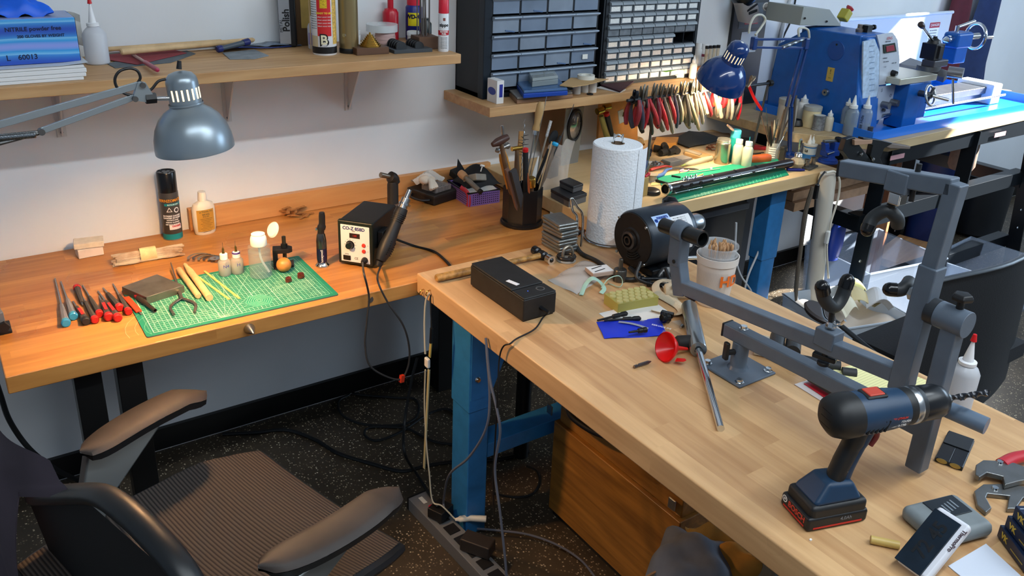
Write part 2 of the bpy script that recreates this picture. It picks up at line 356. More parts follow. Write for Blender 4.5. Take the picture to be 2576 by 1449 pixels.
def ln(x0, y0, x1, y1, w=.0005):
    if max(abs(y0), abs(y1)) > MH/2-.003: return
    pr_.add([(x0-(y1-y0)/((math.hypot(x1-x0, y1-y0)) or 1)*w/2, y0+(x1-x0)/((math.hypot(x1-x0, y1-y0)) or 1)*w/2, zz), (x1-(y1-y0)/((math.hypot(x1-x0, y1-y0)) or 1)*w/2, y1+(x1-x0)/((math.hypot(x1-x0, y1-y0)) or 1)*w/2, zz), (x1+(y1-y0)/((math.hypot(x1-x0, y1-y0)) or 1)*w/2, y1-(x1-x0)/((math.hypot(x1-x0, y1-y0)) or 1)*w/2, zz), (x0+(y1-y0)/((math.hypot(x1-x0, y1-y0)) or 1)*w/2, y0-(x1-x0)/((math.hypot(x1-x0, y1-y0)) or 1)*w/2, zz)], [(0, 1, 2, 3)])
gx, gy = MW/2-.018, MH/2-.014
for i in range(43):
    x = -gx+i*2*gx/42; w = .0016 if i % 5 == 0 else .0008
    if 22 <= i <= 27 and i % 5: ln(x, -gy, x, -gy*.86, w); ln(x, -gy*.42, x, gy, w)
    else: ln(x, -gy, x, gy, w)
for j in range(26):
    y = -gy+j*2*gy/25; ln(-gx, y, gx, y, .0016 if j % 25 == 0 else (.0013 if j % 5 == 0 else .0007))
for a in range(15, 180, 15):
    L_ = min(.24, (2*gy)/sin(rad(a))); ln(-.05, -gy, max(-gx, min(gx, -.05+L_*cos(rad(a)))), -gy+L_*sin(rad(a)), .0007)
ln(-gx, -gy*.4, -.02, gy, .0006); ln(.0, -gy*.3, -.12, gy, .0006)
def ring(cx, cy, r, n=28, w=.0006, sq=1):
    for k in range(n): ln(cx+r*cos(2*pi*k/n), cy+r*sq*sin(2*pi*k/n), cx+r*cos(2*pi*(k+1)/n), cy+r*sq*sin(2*pi*(k+1)/n), w)
for k in range(5): ring(-.16, -.1, .02+.02*k, 24, .0004)
for r_ in (.008, .013, .018, .023, .028): ring(.115, -.045, r_, 20); ring(.172, -.04, r_*.9, 20)
for q in range(4):
    for r_ in (.004, .008): ring(.09+.028*q, -.005+.004*(q % 2), r_, 10, .0005)
for cx in (.12, .18):
    for s_ in (.008, .014, .02): ln(cx-s_, -.112, cx, -.112+s_*1.3); ln(cx, -.112+s_*1.3, cx+s_, -.112); ln(cx-s_, -.112, cx+s_, -.112)
hx = M().lathe([(.0001, 0), (.036, 0)], (.045, -.078, .00318), n=6, cap=False); 
obj('printed_hexagon', hx, C('#17936f', .5, var=.08, vs=60), mat_)
zz = .0033
for r_ in (.005, .009, .015, .021, .027, .033): ring(.045, -.078, r_, 6, .0008)
for i in range(44): ln(-gx-.007, -gy+i*.0058, -gx-.0045, -gy+i*.0058, .0008); ln(gx+.0045, -gy+i*.0058, gx+.007, -gy+i*.0058, .0008)
obj('grid_printing', pr_, C('#c3e3c4', .6), mat_, flat=True)
# steel bench block
c4 = [G(x, y, MT+.019) for x, y in ((306, 721), (395, 689.5), (463, 717.5), (368, 747.6))]
cb = sum(c4, V())/4
solo('steel_bench_block', M().prism([(p-cb)[:2] for p in c4], 0, .019), C('#8b8578', .42, .85, var=.18, vs=25), 'square steel bench block lying on the cutting mat', 'anvil block', (cb.x, cb.y, MT), 0, bev=.0008)
# spray can by the wall
p = G(436, 597, BT); h = hgt(414, 430, p); fa = facing(p)
t = thing('spray_can', 'tall black spray can with a teal band at its foot, standing by the wall', 'spray can', p, 0)
obj('can_body', M().lathe([(.0245, 0), (.026, .003), (.026, h*.70), (.0245, h*.72)], n=32), C('#3a3836', .35), t)
obj('cap', M().lathe([(.0255, h*.70), (.0253, h*.985), (.0235, h), (.021, h), (.0205, h-.002), (.0001, h-.002)], n=32), BLKG, t)
hl = M()
for k in range(5): hl.cyl((.013*cos(k*1.257), .013*sin(k*1.257), h-.0021), (.013*cos(k*1.257), .013*sin(k*1.257), h-.0016), .0032, n=10)
obj('vent_holes', hl, C('#020202', .9), t)
obj('teal_band', arc(arc(M(), .026, .003, .019, fa-1.7, fa+1.7), .026, h*.52, h*.555, fa-.55, fa+1.4), C('#0f7f86', .4), t)
obj('rim', M().lathe([(.0262, 0), (.0266, .0015), (.0262, .003)], n=32), STEEL, t)
ctext('BERNZOMATIC', .0105, C('#d68d1c', .4), t, .026, fa+.2, h*.595, bold=.0003)
ctext('BUTANE GAS', .005, WHT, t, .026, fa+.35, h*.536)
for k, s_ in enumerate(('EXTREME DANGER', 'DANGER EXTREME', 'CONTENTS UNDER', 'PRESSURE  FLAMMABLE', 'KEEP AWAY FROM HEAT')): ctext(s_, .0058 if k < 2 else .0036, WHT, t, .026, fa+.15, h*.37-k*.0062, bold=.0002)
obj('hazard_label', arc(M(), .026, h*.165, h*.235, fa-.25, fa+1.1), C('#e9dcd8', .5), t)
ctext('DANGER', .006, RED, t, .0262, fa+.5, h*.215, bold=.0003)
tri = M(); n_ = 3
for k in range(3):
    a, b_ = 2*pi*k/3+pi/6+pi, 2*pi*(k+1)/3+pi/6+pi
    for q in range(5):
        u0_, u1_ = q/5, (q+1)/5; X = lambda u, s: (.009*s*(cos(a)*(1-u)+cos(b_)*u), .009*s*(sin(a)*(1-u)+sin(b_)*u))
        tri.add([((.0264)*cos(fa-.08+x/.026), .0264*sin(fa-.08+x/.026), h*.455+y) for x, y in (X(u0_, 1), X(u1_, 1), X(u1_, .7), X(u0_, .7))], [(0, 1, 2, 3)])
for k in range(14):
    a, b_ = k/14*2*pi, (k+1)/14*2*pi; f_ = lambda a, s: (.0264*cos(fa+.68+.0078*s*cos(a)/.026), .0264*sin(fa+.68+.0078*s*cos(a)/.026), h*.45+.0078*s*sin(a))
    tri.add([f_(a, 1), f_(b_, 1), f_(b_, .65), f_(a, .65)], [(0, 1, 2, 3)])
obj('warning_symbols', tri, WHT, t, flat=True)
# polish bottle
p = G(517, 586, BT); h = hgt(511, 480, p)
t = thing('polish_bottle', 'flat cream plastic bottle with a gold label, leaning place beside the tall spray can', 'bottle', p, .08)
t['label'] = 'flat cream plastic bottle with a gold label, right of the tall spray can'
obj('bottle_body', M().lathe([(.026, 0), (.0295, .004), (.0325, .03), (.0325, h*.62), (.028, h*.72), (.012, h*.78), (.0105, h*.8)], sy=.55, n=32), C('#dcd3bf', .4), t)
obj('cap', M().lathe([(.0125, h*.79), (.0105, h*.99), (.009, h)], n=20), C('#ece4d2', .4), t)
lb = M().grid(lambda u, v: (-.024+.048*u, -.55*math.sqrt(max(0, .0326**2-(-.024+.048*u)**2))-.0006, .012+(h*.6-.012)*v), 10, 1)
obj('gold_label', lb, C('#b98a36', .45, var=.1), t)
for s_, z_, q_ in (('La Tromba AG', h*.56, .0062), ('BRASS', h*.49, .0075), ('POLISH', h*.44, .0055)): text(s_, q_, C('#23443c', .6), t, (0, -.0191, z_), UPR)
st = M()
for k in range(9): st.box((0, -.0187, h*.39-k*.0048), (.034-.006*(k % 3), .0003, .0009))
obj('label_print', st, C('#5c4a20', .6), t)
# wax blocks
p = G(226, 640, BT)
WAX = C('#e2d3c4', .35, alpha=.93, var=.05)
solo('wax_block', M().box((0, 0, .0125), (.062, .042, .025)), WAX, 'milky square wax block standing on the bench at the wall, lower of two', 'wax block', p, .05, bev=.002)
solo('wax_slab', M().box((0, 0, .008), (.072, .045, .016)), C('#dfd2bd', .4, alpha=.95, var=.08, vs=60), 'milky wax slab laid crooked on top of the lower wax block', 'wax block', p+V((.002, .002, .0252)), -.16, bev=.002)
# pipe cleaner bundle
a, b_ = G(288, 668, BT), G(457, 640, BT); R_ = along(a, b_); L_ = (b_-a).length
t = thing('pipe_cleaner_bundle', 'bundle of cream pipe cleaners held by a paper band', 'pipe cleaners', a, R_)
rnd = random.Random(3)
fz = C('#d9c7ab', .9, bump=1, bs=900, col2='#bd9a78')
for k in range(18):
    y0, z0 = rnd.uniform(-.015, .015), .004+rnd.uniform(0, .024); y1, z1 = y0*1.3+rnd.uniform(-.005, .005), max(.004, z0+rnd.uniform(-.004, .004))
    q0 = rnd.uniform(-.006, .012); pts = [(q0, y1, z1)]+[(L_*u+rnd.uniform(-.002, .002), y0*(.75 if 1 < i < 5 else 1)+rnd.uniform(-.0008, .0008), z0) for i, u in enumerate((.15, .3, .4, .6, .7, .85))]+[(L_-rnd.uniform(-.008, .012), y1, z1)]
    obj('pipe_cleaner', M().tube(pts, .0036, 7, smooth=3), fz, t)
obj('paper_band', M().lathe([(.021, L_*.38), (.0213, L_*.5), (.021, L_*.62)], (0, 0, .0155), (1, 0, 0), cap=False, sx=.72), C('#d8c48f', .6, var=.12, vs=60), t)
# screwdrivers
def driver(tip, hs, end, hm, cm, label, r=.0075, kind='screwdriver', shaft=STEEL, stripe=None):
    a, s_, b_ = G(*tip, BT), G(*hs, BT), G(*end, BT); L_ = (b_-a).length; q = (s_-a).length
    a.z = BT+.004; b_.z = BT+r*1.15
    t = thing(kind, label, 'screwdriver', a, along(a, b_), 'screwdrivers laid out on the wall bench')
    obj('shaft', M().cyl((0, 0, 0), (q, 0, 0), .0016, .0024, n=10), shaft, t)
    obj('handle', M().lathe([(r*.55, q-.004), (r*.6, q+.004), (r*.75, q+(L_-q)*.25), (r*.85, q+(L_-q)*.5), (r, q+(L_-q)*.8), (r, L_-.012)], ax=(1, 0, 0), n=8), hm, t)
    obj('end_cap', M().lathe([(r*1.12, L_-.013), (r*1.2, L_-.009), (r*1.15, L_-.002), (r*.9, L_)], ax=(1, 0, 0), n=18), cm, t)
    if stripe: obj('stripe', M().box((q+(L_-q)*.45, 0, r*.85), ((L_-q)*.45, r*.8, .002)), stripe, t)
    return t
HG = C('#45413d', .6, var=.1); HR = C('#c0221c', .4); HB = C('#3390b4', .35); HS = C('#77767a', .3)
driver((139, 704), (158, 776), (168, 824), HS, HB, 'long screwdriver with a light blue cap, furthest left in the row', .0085)
driver((154, 712), (173, 762), (187, 807), HS, HB, 'long screwdriver with a light blue cap, second from the left in the row', .0085)
driver((209, 772), (207, 764), (194, 729), HG, HR, 'stubby dark screwdriver pointing toward the bench edge, red cap far end')
driver((184, 762), (196, 780), (219, 819), HG, C('#22211f', .5), 'dark screwdriver with black cap and a red stripe on its handle', .0082, stripe=HR)
driver((209, 751), (220, 766), (241, 815), HG, HR, 'slim dark screwdriver with red cap, right beside the black capped one')
driver((209, 722), (229, 754), (253, 800), HG, HR, 'dark screwdriver with thick shaft and red cap, fourth red cap from the mat')
driver((250, 748), (258, 766), (276, 809), HG, HR, 'short dark screwdriver with a wide red cap and red collar', .0088, stripe=HR)
driver((247, 736), (270, 766), (299, 811), HG, HR, 'dark and red banded screwdriver with the nearest of the wide red caps', .0085, stripe=HR)
driver((260, 728), (275, 745), (304, 785), HG, HR, 'plain dark screwdriver with red cap, second from the cutting mat', .0082)
driver((285, 718), (302, 751), (325, 794), HG, HR, 'dark screwdriver with red cap nearest to the cutting mat')
# small tools on the mat
def rod(name, p0, p1, r, m, label, cat, z=None, n=14, r2=None, **k):
    z = MT if z is None else z; a, b_ = G(*p0, z), G(*p1, z); a.z = b_.z = z+max(r, r2 or 0)+.0003; L_ = (b_-a).length
    return solo(name, M().lathe([(r*.6, 0), (r, r*.6), (r2 or r, L_-.002), ((r2 or r)*.75, L_)], ax=(1, 0, 0), n=n), m, label, cat, a, along(a, b_), **k)
DOW = C('#d9b981', .55, var=.1, vs=50)
rod('dowel', (450, 684), (500, 753), .0078, DOW, 'thick pale wooden dowel on the mat, left of the two', 'dowel')
a, b_ = G(466, 673, MT), G(528, 758, MT); a.z = b_.z = MT+.0092; L_ = (b_-a).length
solo('turned_dowel', M().lathe([(.004, 0), (.0055, .006), (.0045, .015), (.0085, .05), (.009, L_-.001), (.0085, L_)], ax=(1, 0, 0)), DOW, 'pale wooden dowel with a narrow turned end on the mat', 'dowel', a, along(a, b_))
STK = C('#e2c56d', .55)
for q0, q1, lab in (((488, 690), (577, 754), 'thin flat yellow stick on the mat, left of the two'), ((514, 683), (603, 752), 'thin flat yellow stick on the mat, right of the two')):
    a, b_ = G(*q0, MT), G(*q1, MT); L_ = (b_-a).length
    solo('wooden_stick', M().box((L_/2, 0, .0012), (L_, .0055, .0022)), STK, lab, 'stick', a, along(a, b_), bev=.0005)
t = thing('orange_scraper', 'orange flat handled scraper at the left end of the mat', 'scraper', G(318, 752, MT), along(G(318, 752, MT), G(350, 787, MT)))
L_ = (G(350, 787, MT)-G(318, 752, MT)).length
obj('handle', M().box((L_/2, 0, .0035), (L_, .014, .006)), C('#e2431b', .4), t, .0015)
obj('blade', M().box((-.008, .001, .003), (.018, .0025, .0012)).box((L_+.008, 0, .003), (.018, .003, .0012)), STEEL, t)
t = thing('pipe_burner', 'dark metal tube tool with a red collar lying half under the steel block', 'tube tool', G(344, 750, MT)+V((0, 0, .007)), along(G(344, 750, MT), G(391, 788, MT)))
L_ = (G(391, 788, MT)-G(344, 750, MT)).length
obj('tube', M().lathe([(.0065, 0), (.0065, L_*.45), (.0045, L_*.5), (.0045, L_), (.0035, L_), (.0035, L_-.01)], ax=(1, 0, 0), cap=False), C('#4d443b', .5, .6), t)
obj('collar', M().lathe([(.0068, .003), (.0068, .012)], ax=(1, 0, 0)), RED, t)
# tweezers-like spring pliers
t = thing('spring_pliers', 'worn steel spring pliers with splayed handles on the mat', 'pliers', G(457, 755, MT), 0)
o_ = G(457, 755, MT)
mb = M()
for e_ in ((438, 797), (490, 792)):
    q = G(*e_, MT)-o_; mid = q*.5+V((q.y*.18*(1 if e_[0] < 457 else -1), -q.x*.18*(1 if e_[0] < 457 else -1), 0))
    obj('handle', M().tube([(0, 0, .006), mid+V((0, 0, .006)), q+V((0, 0, .006))], .0035, 8, smooth=6, flat=.8), C('#8f857a', .4, .9, var=.2), t)
q = G(432, 679, MT)-o_
obj('jaw', M().tube([(0, 0, .006), q*.3+V((0, 0, .007)), q*.6+V((0, 0, .012)), q+V((0, 0, .02))], [.0045, .003, .002, .0015], 8, smooth=4), C('#8f857a', .4, .9), t)
# coiled ring gauges behind the needle bottles
t = thing('feeler_gauge_set', 'loose set of thin grey curved gauge strips behind the needle bottles', 'gauge set', G(520, 655, BT), .2)
for k in range(6):
    cx = -.018+.009*k; R0 = .028-.002*k
    obj('gauge_strip', M().grid(lambda u, v: (cx+(R0-.004+.006*v)*cos(.3+u*2.6), -.006*k+.005+(R0-.004+.006*v)*sin(.3+u*2.6), .001+.002*(6-k)), 16, 1, .0006), C('#5d5650', .35, .7) if k % 2 else C('#8e8980', .3, .5, alpha=.8), t)
obj('pivot_disc', M().lathe([(.004, 0), (.013, 0), (.013, .0015), (.004, .0015), (.004, 0)], (.01, -.027, .011), n=24, cap=False), STEEL, t)
# needle tip bottles
for (bx, by, tx, ty), lab, ring_ in (((567, 691, 557, 628), 'small needle tip bottle with all white cap, left of the pair on the mat', None), ((598, 686, 592, 620), 'small needle tip bottle with purple ringed cap, right of the pair on the mat', 1)):
    p = G(bx, by, MT); t = bottle('needle_bottle', lab, p, .0158, .046, C('#b9bfb8', .3, alpha=.45), C('#efefe6', .4), .5, .012, liquid=.5, liqm=C('#b9bcae', .2, alpha=.45), group='needle tip bottles on the mat')
    obj('needle_base', M().lathe([(.0045, .058), (.003, .064), (.0028, .072), (.001, .076)], n=12), BRASS, t)
    obj('needle', M().cyl((0, 0, .075), (0, 0, .089), .0004, n=6), DSTEEL, t)
    if ring_: obj('purple_ring', M().lathe([(.0102, .0545), (.0102, .0585)], n=20), C('#5b3f8f', .5), t)
    ctext('N4' if ring_ is None else 'H', .012, C('#3a3f8a', .6), t, .0158, facing(p)+.25, .028)
# pump bottle
p = G(657, 694, MT); t = thing('pump_dispenser_bottle', 'clear pump dispenser bottle half full of liquid with its lid flipped open', 'bottle', p, 0)
H_ = hgt(657, 604, p)
obj('body', M().lathe([(.025, 0), (.0285, .004), (.0285, H_*.78), (.027, H_*.86), (.017, H_*.93), (.017, H_*.96)], n=36), C('#a9b9b6', .05, alpha=.16), t)
obj('liquid', M().lathe([(.0265, .003), (.0272, .006), (.0272, H_*.72)], n=36), C('#86aeb0', .05, alpha=.22), t)
obj('pump_head', M().lathe([(.0195, H_*.88), (.0205, H_*.9), (.0205, H_+.004), (.019, H_+.011), (.016, H_+.016), (.017, H_+.019), (.003, H_+.021)], n=32), C('#f1efe4', .4), t)
ld = obj('lid', M().lathe([(.0205, 0), (.021, .002), (.0175, .007), (.0001, .009)], (0, 0, 0), n=28, sy=.8), C('#eef0e8', .3, alpha=.55), t)
ld.location = (.040, -.001, H_+.022); ld.rotation_euler = (0, rad(-62), .5)
obj('dip_tube', M().tube([(0, 0, H_*.9), (.002, -.004, H_*.5), (.018, -.012, .012)], .0028, 8, smooth=5), C('#e4efec', .3, alpha=.6), t)
# small anvil clamp, ball, rosin
p = G(716, 668, MT); t = thing('screw_clamp_anvil', 'small black cast clamp with an upright threaded bolt on the mat', 'clamp', p, -.35)
IR = C('#2e2b29', .55, .5, var=.15)
obj('frame', M().prism([(-.028, -.017), (.024, -.017), (.024, .017), (-.028, .017)], 0, .008).box((-.022, 0, .026), (.012, .03, .04)).prism([(-.028, -.015), (.012, -.015), (.022, -.006), (.022, .006), (.012, .015), (-.028, .015)], .04, .052), IR, t, .0015)
obj('bolt', M().cyl((.002, 0, .02), (.002, 0, .083), .0052, n=12), C('#5c5344', .5, .8), t)
obj('nut', M().lathe([(.0085, .052), (.0085, .062)], (.002, 0, 0), n=6), IR, t)
solo('foot_nut', M().lathe([(.009, 0), (.007, .006), (.0035, .006), (.0035, 0)], n=16), IR, 'small dark nut lying left of the wooden ball', 'nut', G(697, 676, MT))
solo('wooden_ball', M().ball((0, 0, .0192), .0192, 28), C('#b9742f', .32, col2='#cd8a45', vs=25), 'varnished round wooden ball resting on the mat', 'ball', G(715, 683, MT)+V((0, 0, 0)))
for q, lab, s_ in (((726, 709), 'dark red rosin chunk, nearer the mat middle', 1), ((757, 699), 'dark red rosin chunk, nearer the mat corner', 1.1)):
    o_ = solo('rosin_chunk', M().lathe([(.008*s_, 0), (.0095*s_, .004), (.008*s_, .011*s_), (.004, .014*s_)], n=6), C('#5b1d10', .15, alpha=.93, coat=.5), lab, 'rosin', G(*q, MT), q[0]*.1, group='rosin chunks on the mat', ang=20)
# pencil torch
p = G(811, 668, BT); t = thing('pencil_torch', 'slim upright pencil torch with dark blue barrel and chrome foot', 'torch lighter', p, radians_ := rad(-30))
H_ = hgt(812, 533, p)
obj('foot', M().lathe([(.0185, 0), (.0185, .003), (.014, .008), (.0125, .012)], n=28), CHR, t)
obj('barrel', M().lathe([(.0125, .011), (.0135, .02), (.0135, .052)], n=28), C('#15183a', .25), t)
obj('upper_barrel', M().lathe([(.0135, .052), (.0135, .072), (.011, .088), (.0085, .094)], n=28), C('#5b5f60', .22, .9), t)
obj('head', M().tube([(0, 0, .092), (.001, 0, .105), (.004, 0, .118), (.005, 0, H_)], [.009, .011, .0085, .007], 14, smooth=4), C('#2f3033', .3, .6), t)
obj('trigger', M().cyl((-.013, 0, .104), (-.006, 0, .104), .004, n=12), CHR, t)
ctext('honeywell', .009, WHT, t, .0135, facing(p)+rad(30), .032, vert=True)
# hot air station
f0, f1 = G(853, 664, BT), G(940, 677, BT); b1_ = G(1018, 600, BT); wst = (f1-f0).length; yw = yaw(f0, f1); dst = .165; H_ = hgt(850, 551, f0)
t = thing('hot_air_station', 'black hot air rework station with a white front panel and knob', 'rework station', f0, yw)
obj('feet', M().box((.015, .02, .003), (.012, .012, .006)).box((wst-.015, .02, .003), (.012, .012, .006)).box((wst-.015, dst-.02, .003), (.012, .012, .006)).box((.015, dst-.02, .003), (.012, .012, .006)), RUB, t)
obj('housing', M().span((.002, .006, .006), (wst-.002, dst, H_-.002)), C('#18191a', .45, var=.15), t, .003)
obj('bezel', M().span((0, -.002, .005), (wst, .012, H_)), C('#101711', .4), t, .004)
obj('front_panel', M().span((.009, -.0028, .013), (wst-.009, -.0015, H_-.011)), C('#e3e0dc', .5), t, .003)
PX = lambda u: .009+(wst-.018)*u
PZ = lambda v: .013+(H_-.024)*v
text('CO-Z 858D', .0125, C('#1b2a6b', .5), t, (PX(.46), -.003, PZ(.91)), UPR, bold=.0004)
text('TEMP', .004, BLK, t, (PX(.45), -.003, PZ(.84)), UPR)
obj('display', M().span((PX(.31), -.0034, PZ(.66)), (PX(.67), -.0025, PZ(.79))), C('#2b0f0d', .2), t)
text('188', .0085, C('#8a1410', .4, emit=.3), t, (PX(.49), -.0036, PZ(.725)), UPR)
obj('knob', M().lathe([(.0105, 0), (.0098, .008), (.008, .013), (.0001, .0135)], (PX(.33), -.003, PZ(.47)), (0, -1, 0)).lathe([(.012, 0), (.012, .001)], (PX(.33), -.003, PZ(.47)), (0, -1, 0)), BLKG, t)
dm = M()
for k in range(9):
    a = rad(-120+k*30+90); dm.box((PX(.33)+.0155*cos(a), -.0031, PZ(.47)+.0155*sin(a)), (.0008, .0004, .003), R=Matrix.Rotation(-(a-pi/2), 3, 'Y'))
obj('dial_marks', dm, BLK, t)
for v_ in (.50, .34): obj('button', M().lathe([(.0055, 0), (.005, .0025), (.0001, .003)], (PX(.80), -.003, PZ(v_)), (0, -1, 0)), C('#c9372d', .4), t)
text('^', .006, C('#1b2a6b', .5), t, (PX(.94), -.003, PZ(.49)), UPR); text('v', .005, C('#1b2a6b', .5), t, (PX(.94), -.003, PZ(.34)), UPR)
obj('power_switch', M().span((PX(.08), -.0055, PZ(.05)), (PX(.33), -.0025, PZ(.17))), BLKG, t, .0006)
text('POWER', .0032, BLK, t, (PX(.2), -.003, PZ(.205)), UPR); text('CE', .009, C('#2c3040', .5), t, (PX(.53), -.003, PZ(.11)), UPR)
obj('cable_gland', M().lathe([(.009, 0), (.0085, .006), (.005, .016)], (PX(.83), -.003, PZ(.1)), (0, -1, 0)), BLK, t)
obj('gun_holder', M().span((wst-.001, .03, H_*.35), (wst+.016, .075, H_*.75)), BLK, t, .003)
mw = t.matrix_world.copy() if False else Matrix.Translation(f0) @ Matrix.Rotation(yw, 4, 'Z')
gl = mw @ V((PX(.83), -.018, PZ(.1)))
# hot air gun hung on its side
ga = mw @ V((wst+.030, .018, .035)); gb = mw @ V((wst+.022, .066, .218))
ga = GY(957, 655, ga.y); gb = GY(1027, 488, gb.y)
t = thing('hot_air_gun', 'black hot air gun with steel nozzle, hanging on the side of the rework station', 'hot air gun', ga, along(ga, gb))
L_ = (gb-ga).length
obj('handle', M().lathe([(.004, -.006), (.013, 0), (.0185, .02), (.0205, .045), (.017, .08), (.0155, .11), (.0175, .135), (.016, L_*.78)], ax=(1, 0, 0), n=24), C('#17191c', .5), t)
gr = M()
for k in range(7):
    for j in range(3): gr.box((.02+.006*k, -.0175+.0008*abs(k-3), -.008+.008*j), (.0028, .005, .005))
obj('grip_vents', gr, C('#040405', .8), t)
fn_ = M()
for k in range(5): fn_.lathe([(.0185, .112+.005*k), (.0185, .1135+.005*k)], ax=(1, 0, 0), n=24)
obj('cooling_ribs', fn_, BLK, t)
obj('nozzle_sleeve', M().lathe([(.0125, L_*.76), (.0125, L_*.93), (.008, L_*.94)], ax=(1, 0, 0)), STEEL, t)
obj('nozzle', M().lathe([(.007, L_*.92), (.0065, L_*1.06), (.005, L_*1.06), (.005, L_)], ax=(1, 0, 0), cap=False), CHR, t)
obj('nozzle_clamp', M().lathe([(.0145, L_*.83), (.0145, L_*.86)], ax=(1, 0, 0)).box((L_*.845, -.016, 0), (.006, .01, .006)), CHR, t)
obj('tail', M().lathe([(.009, -.016), (.011, -.004)], ax=(1, 0, 0)), BLK, t)
CB = C('#121314', .5)
def cable(name, pts, r, m, label, cat='cable', k=8, n=8, **kw):
    p0 = V(pts[0]); return solo(name, M().tube([V(q)-p0 for q in pts], r, n, smooth=k), m, label, cat, p0, 0, **kw)
cable('gun_cable', [gl, GY(915, 685, 1.75), GY(928, 745, 1.752), GY(924, 800, 1.75), GY(919, 870, 1.75), GY(935, 925, 1.74), GY(1000, 955, 1.735), GY(1024, 930, 1.735), GY(1030, 880, 1.735), GY(1015, 820, 1.735), GY(975, 760, 1.75), GY(950, 705, 1.77), ga+V((-.004, -.006, -.016))], .0026, C('#2b2c2e', .5), 'black looped cable of the hot air gun hanging over the bench front')
solo('red_tape_tag', M().box((0, 0, 0), (.012, .009, .02), R=Matrix.Rotation(.2, 3, 'Y')), C('#c93316', .5), 'small red tape tag on the hanging cable loop', 'tape tag', GY(1011, 952, 1.735), .2)
cable('station_cable', [mw @ V((wst*.6, dst+.002, .03)), G(1040, 618, BT+.004), G(1090, 632, BT+.004), G(1120, 655, BT+.004), G(1135, 672, BT+.004)+V((.0, .0, 0))], .0036, CB, 'thick black power cord crossing the wall bench toward the island')
# blow torch behind
p = G(987, 548, BT); p = V((1.085, 2.165, BT)); t = thing('blow_torch', 'matte black blow torch with a bent brass nozzle behind the rework station', 'blow torch', p, pi+.15)
H_ = hgt(985, 447, p)
obj('body', M().lathe([(.021, 0), (.021, .01), (.017, .02), (.0165, H_*.85), (.014, H_*.92)], n=24), C('#211d1a', .55, var=.1), t)
obj('head', M().tube([(-.008, 0, H_*.88), (-.002, 0, H_*.98), (.012, 0, H_*1.04)], [.016, .017, .010], 14, smooth=4), C('#211d1a', .5), t)
obj('nozzle', M().cyl((.01, 0, H_*1.03), (.042, 0, H_*1.11), .007, .008, n=16), C('#8f8272', .35, .9), t)
obj('valve_knob', M().cyl((-.014, -.012, H_*.93), (-.03, -.014, H_*.93), .006, n=14), C('#8c5a3e', .3, .9), t)
obj('silver_mark', M().box((.0, .0165, H_*.45), (.014, .002, .006)), STEEL, t)
# cork offcuts
rnd = random.Random(5); o_ = G(752, 545, BT)
for k in range(16):
    l_ = rnd.uniform(.022, .055); x, y = rnd.uniform(-.035, .035), rnd.uniform(-.02, .02)
    solo('cork_strip', M().box((0, 0, .0008), (l_, rnd.uniform(.006, .012), .0016)), C('#a5703c', .8, var=.2, vs=200), 'thin brown cork offcut strip in the loose pile by the backsplash', 'cork strip', o_+V((x, y, .0004+.0019*k)), (rnd.uniform(-.05, .05), rnd.uniform(-.05, .05), rnd.uniform(-.6, 1.2)), group='cork offcuts on the wall bench')
# ---------------------------------------------------------------- on the upper shelf
# paper stack
pz = S1+.034; a, b_ = G(214, 139, pz), G(-160, 168, pz)
pf = G(225, 186, S1+.001); pth = .034
t = thing('paper_stack', 'thick stack of white paper reams at the left end of the upper shelf', 'paper', (.302, 2.115, S1))
for k, (z0, z1, dx) in enumerate(((0, .007, -.008), (.0074, .016, -.002), (.0164, .026, 0), (.0264, .0335, -.004))):
    obj('paper_ream', M().span((-.34, .0005*k, z0), (dx, .26, z1)), C('#dfe1e2', .7), t, .0015)
obj('cover_sheet', M().grid(lambda u, v: (-.34+.345*u, -.001+.26*v, .0345+.004*max(0, u-.85)/.15*(1-v)), 14, 4, .0004), C('#cdd2d6', .6), t)
# glove box
gz = S1+.0352; p = G(164, 137, gz); p = V((.298, 2.150, gz))
t = thing('glove_box', 'blue and white carton of nitrile gloves lying on the paper stack', 'glove box', p, pi)
H_ = GY(152, 45, 2.150).z-gz; Wb = .235
gbm = bpy.data.materials.new('glove_carton'); gbm.use_nodes = True; tt = gbm.node_tree; bb = tt.nodes['Principled BSDF']
tc = nd(tt, 'ShaderNodeTexCoord'); wv = nd(tt, 'ShaderNodeTexWave', wave_type='RINGS'); wv.inputs['Scale'].default_value = 4.5; wv.inputs['Distortion'].default_value = 1.5; wv.inputs['Detail'].default_value = 0
tt.links.new(tc.outputs['Object'], wv.inputs['Vector']); rr_ = ramp(tt, ((0, srgb('#2f55b8')), (.45, srgb('#3f8fd6')), (.5, srgb('#7fc0ea')), (.8, srgb('#2f9be0')), (1, srgb('#8a9ee6'))))
tt.links.new(wv.outputs['Fac'], rr_.inputs[0]); tt.links.new(rr_.outputs[0], bb.inputs['Base Color']); bb.inputs['Roughness'].default_value = .35
obj('carton', M().span((0, -.125, 0), (Wb, 0, H_)), gbm, t, .002)
obj('carton_top', M().span((.004, -.121, H_), (Wb-.004, -.004, H_+.0006)), C('#8fa0c8', .4), t)
obj('dark_side', M().span((-.0006, -.124, .001), (0, -.001, H_-.001)), C('#141a24', .4), t)
for s_, q, x_, z_ in (('NITRILE powder free', .0125, .085, H_*.78), ('200 GLOVES BY WEIGHT', .0085, .072, H_*.62), ('L', .017, .142, H_*.16), ('60013', .0155, .104, H_*.165)): text(s_, q, C('#111a3c', .5), t, (x_, .0005, z_), (pi/2, 0, pi), bold=.0002, sx=1)
obj('opening', M().lathe([(.0001, H_+.0008), (.05, H_+.0008)], (.10, -.06, 0), sx=1, sy=.5, cap=False), C('#0a0b0d', .8), t)
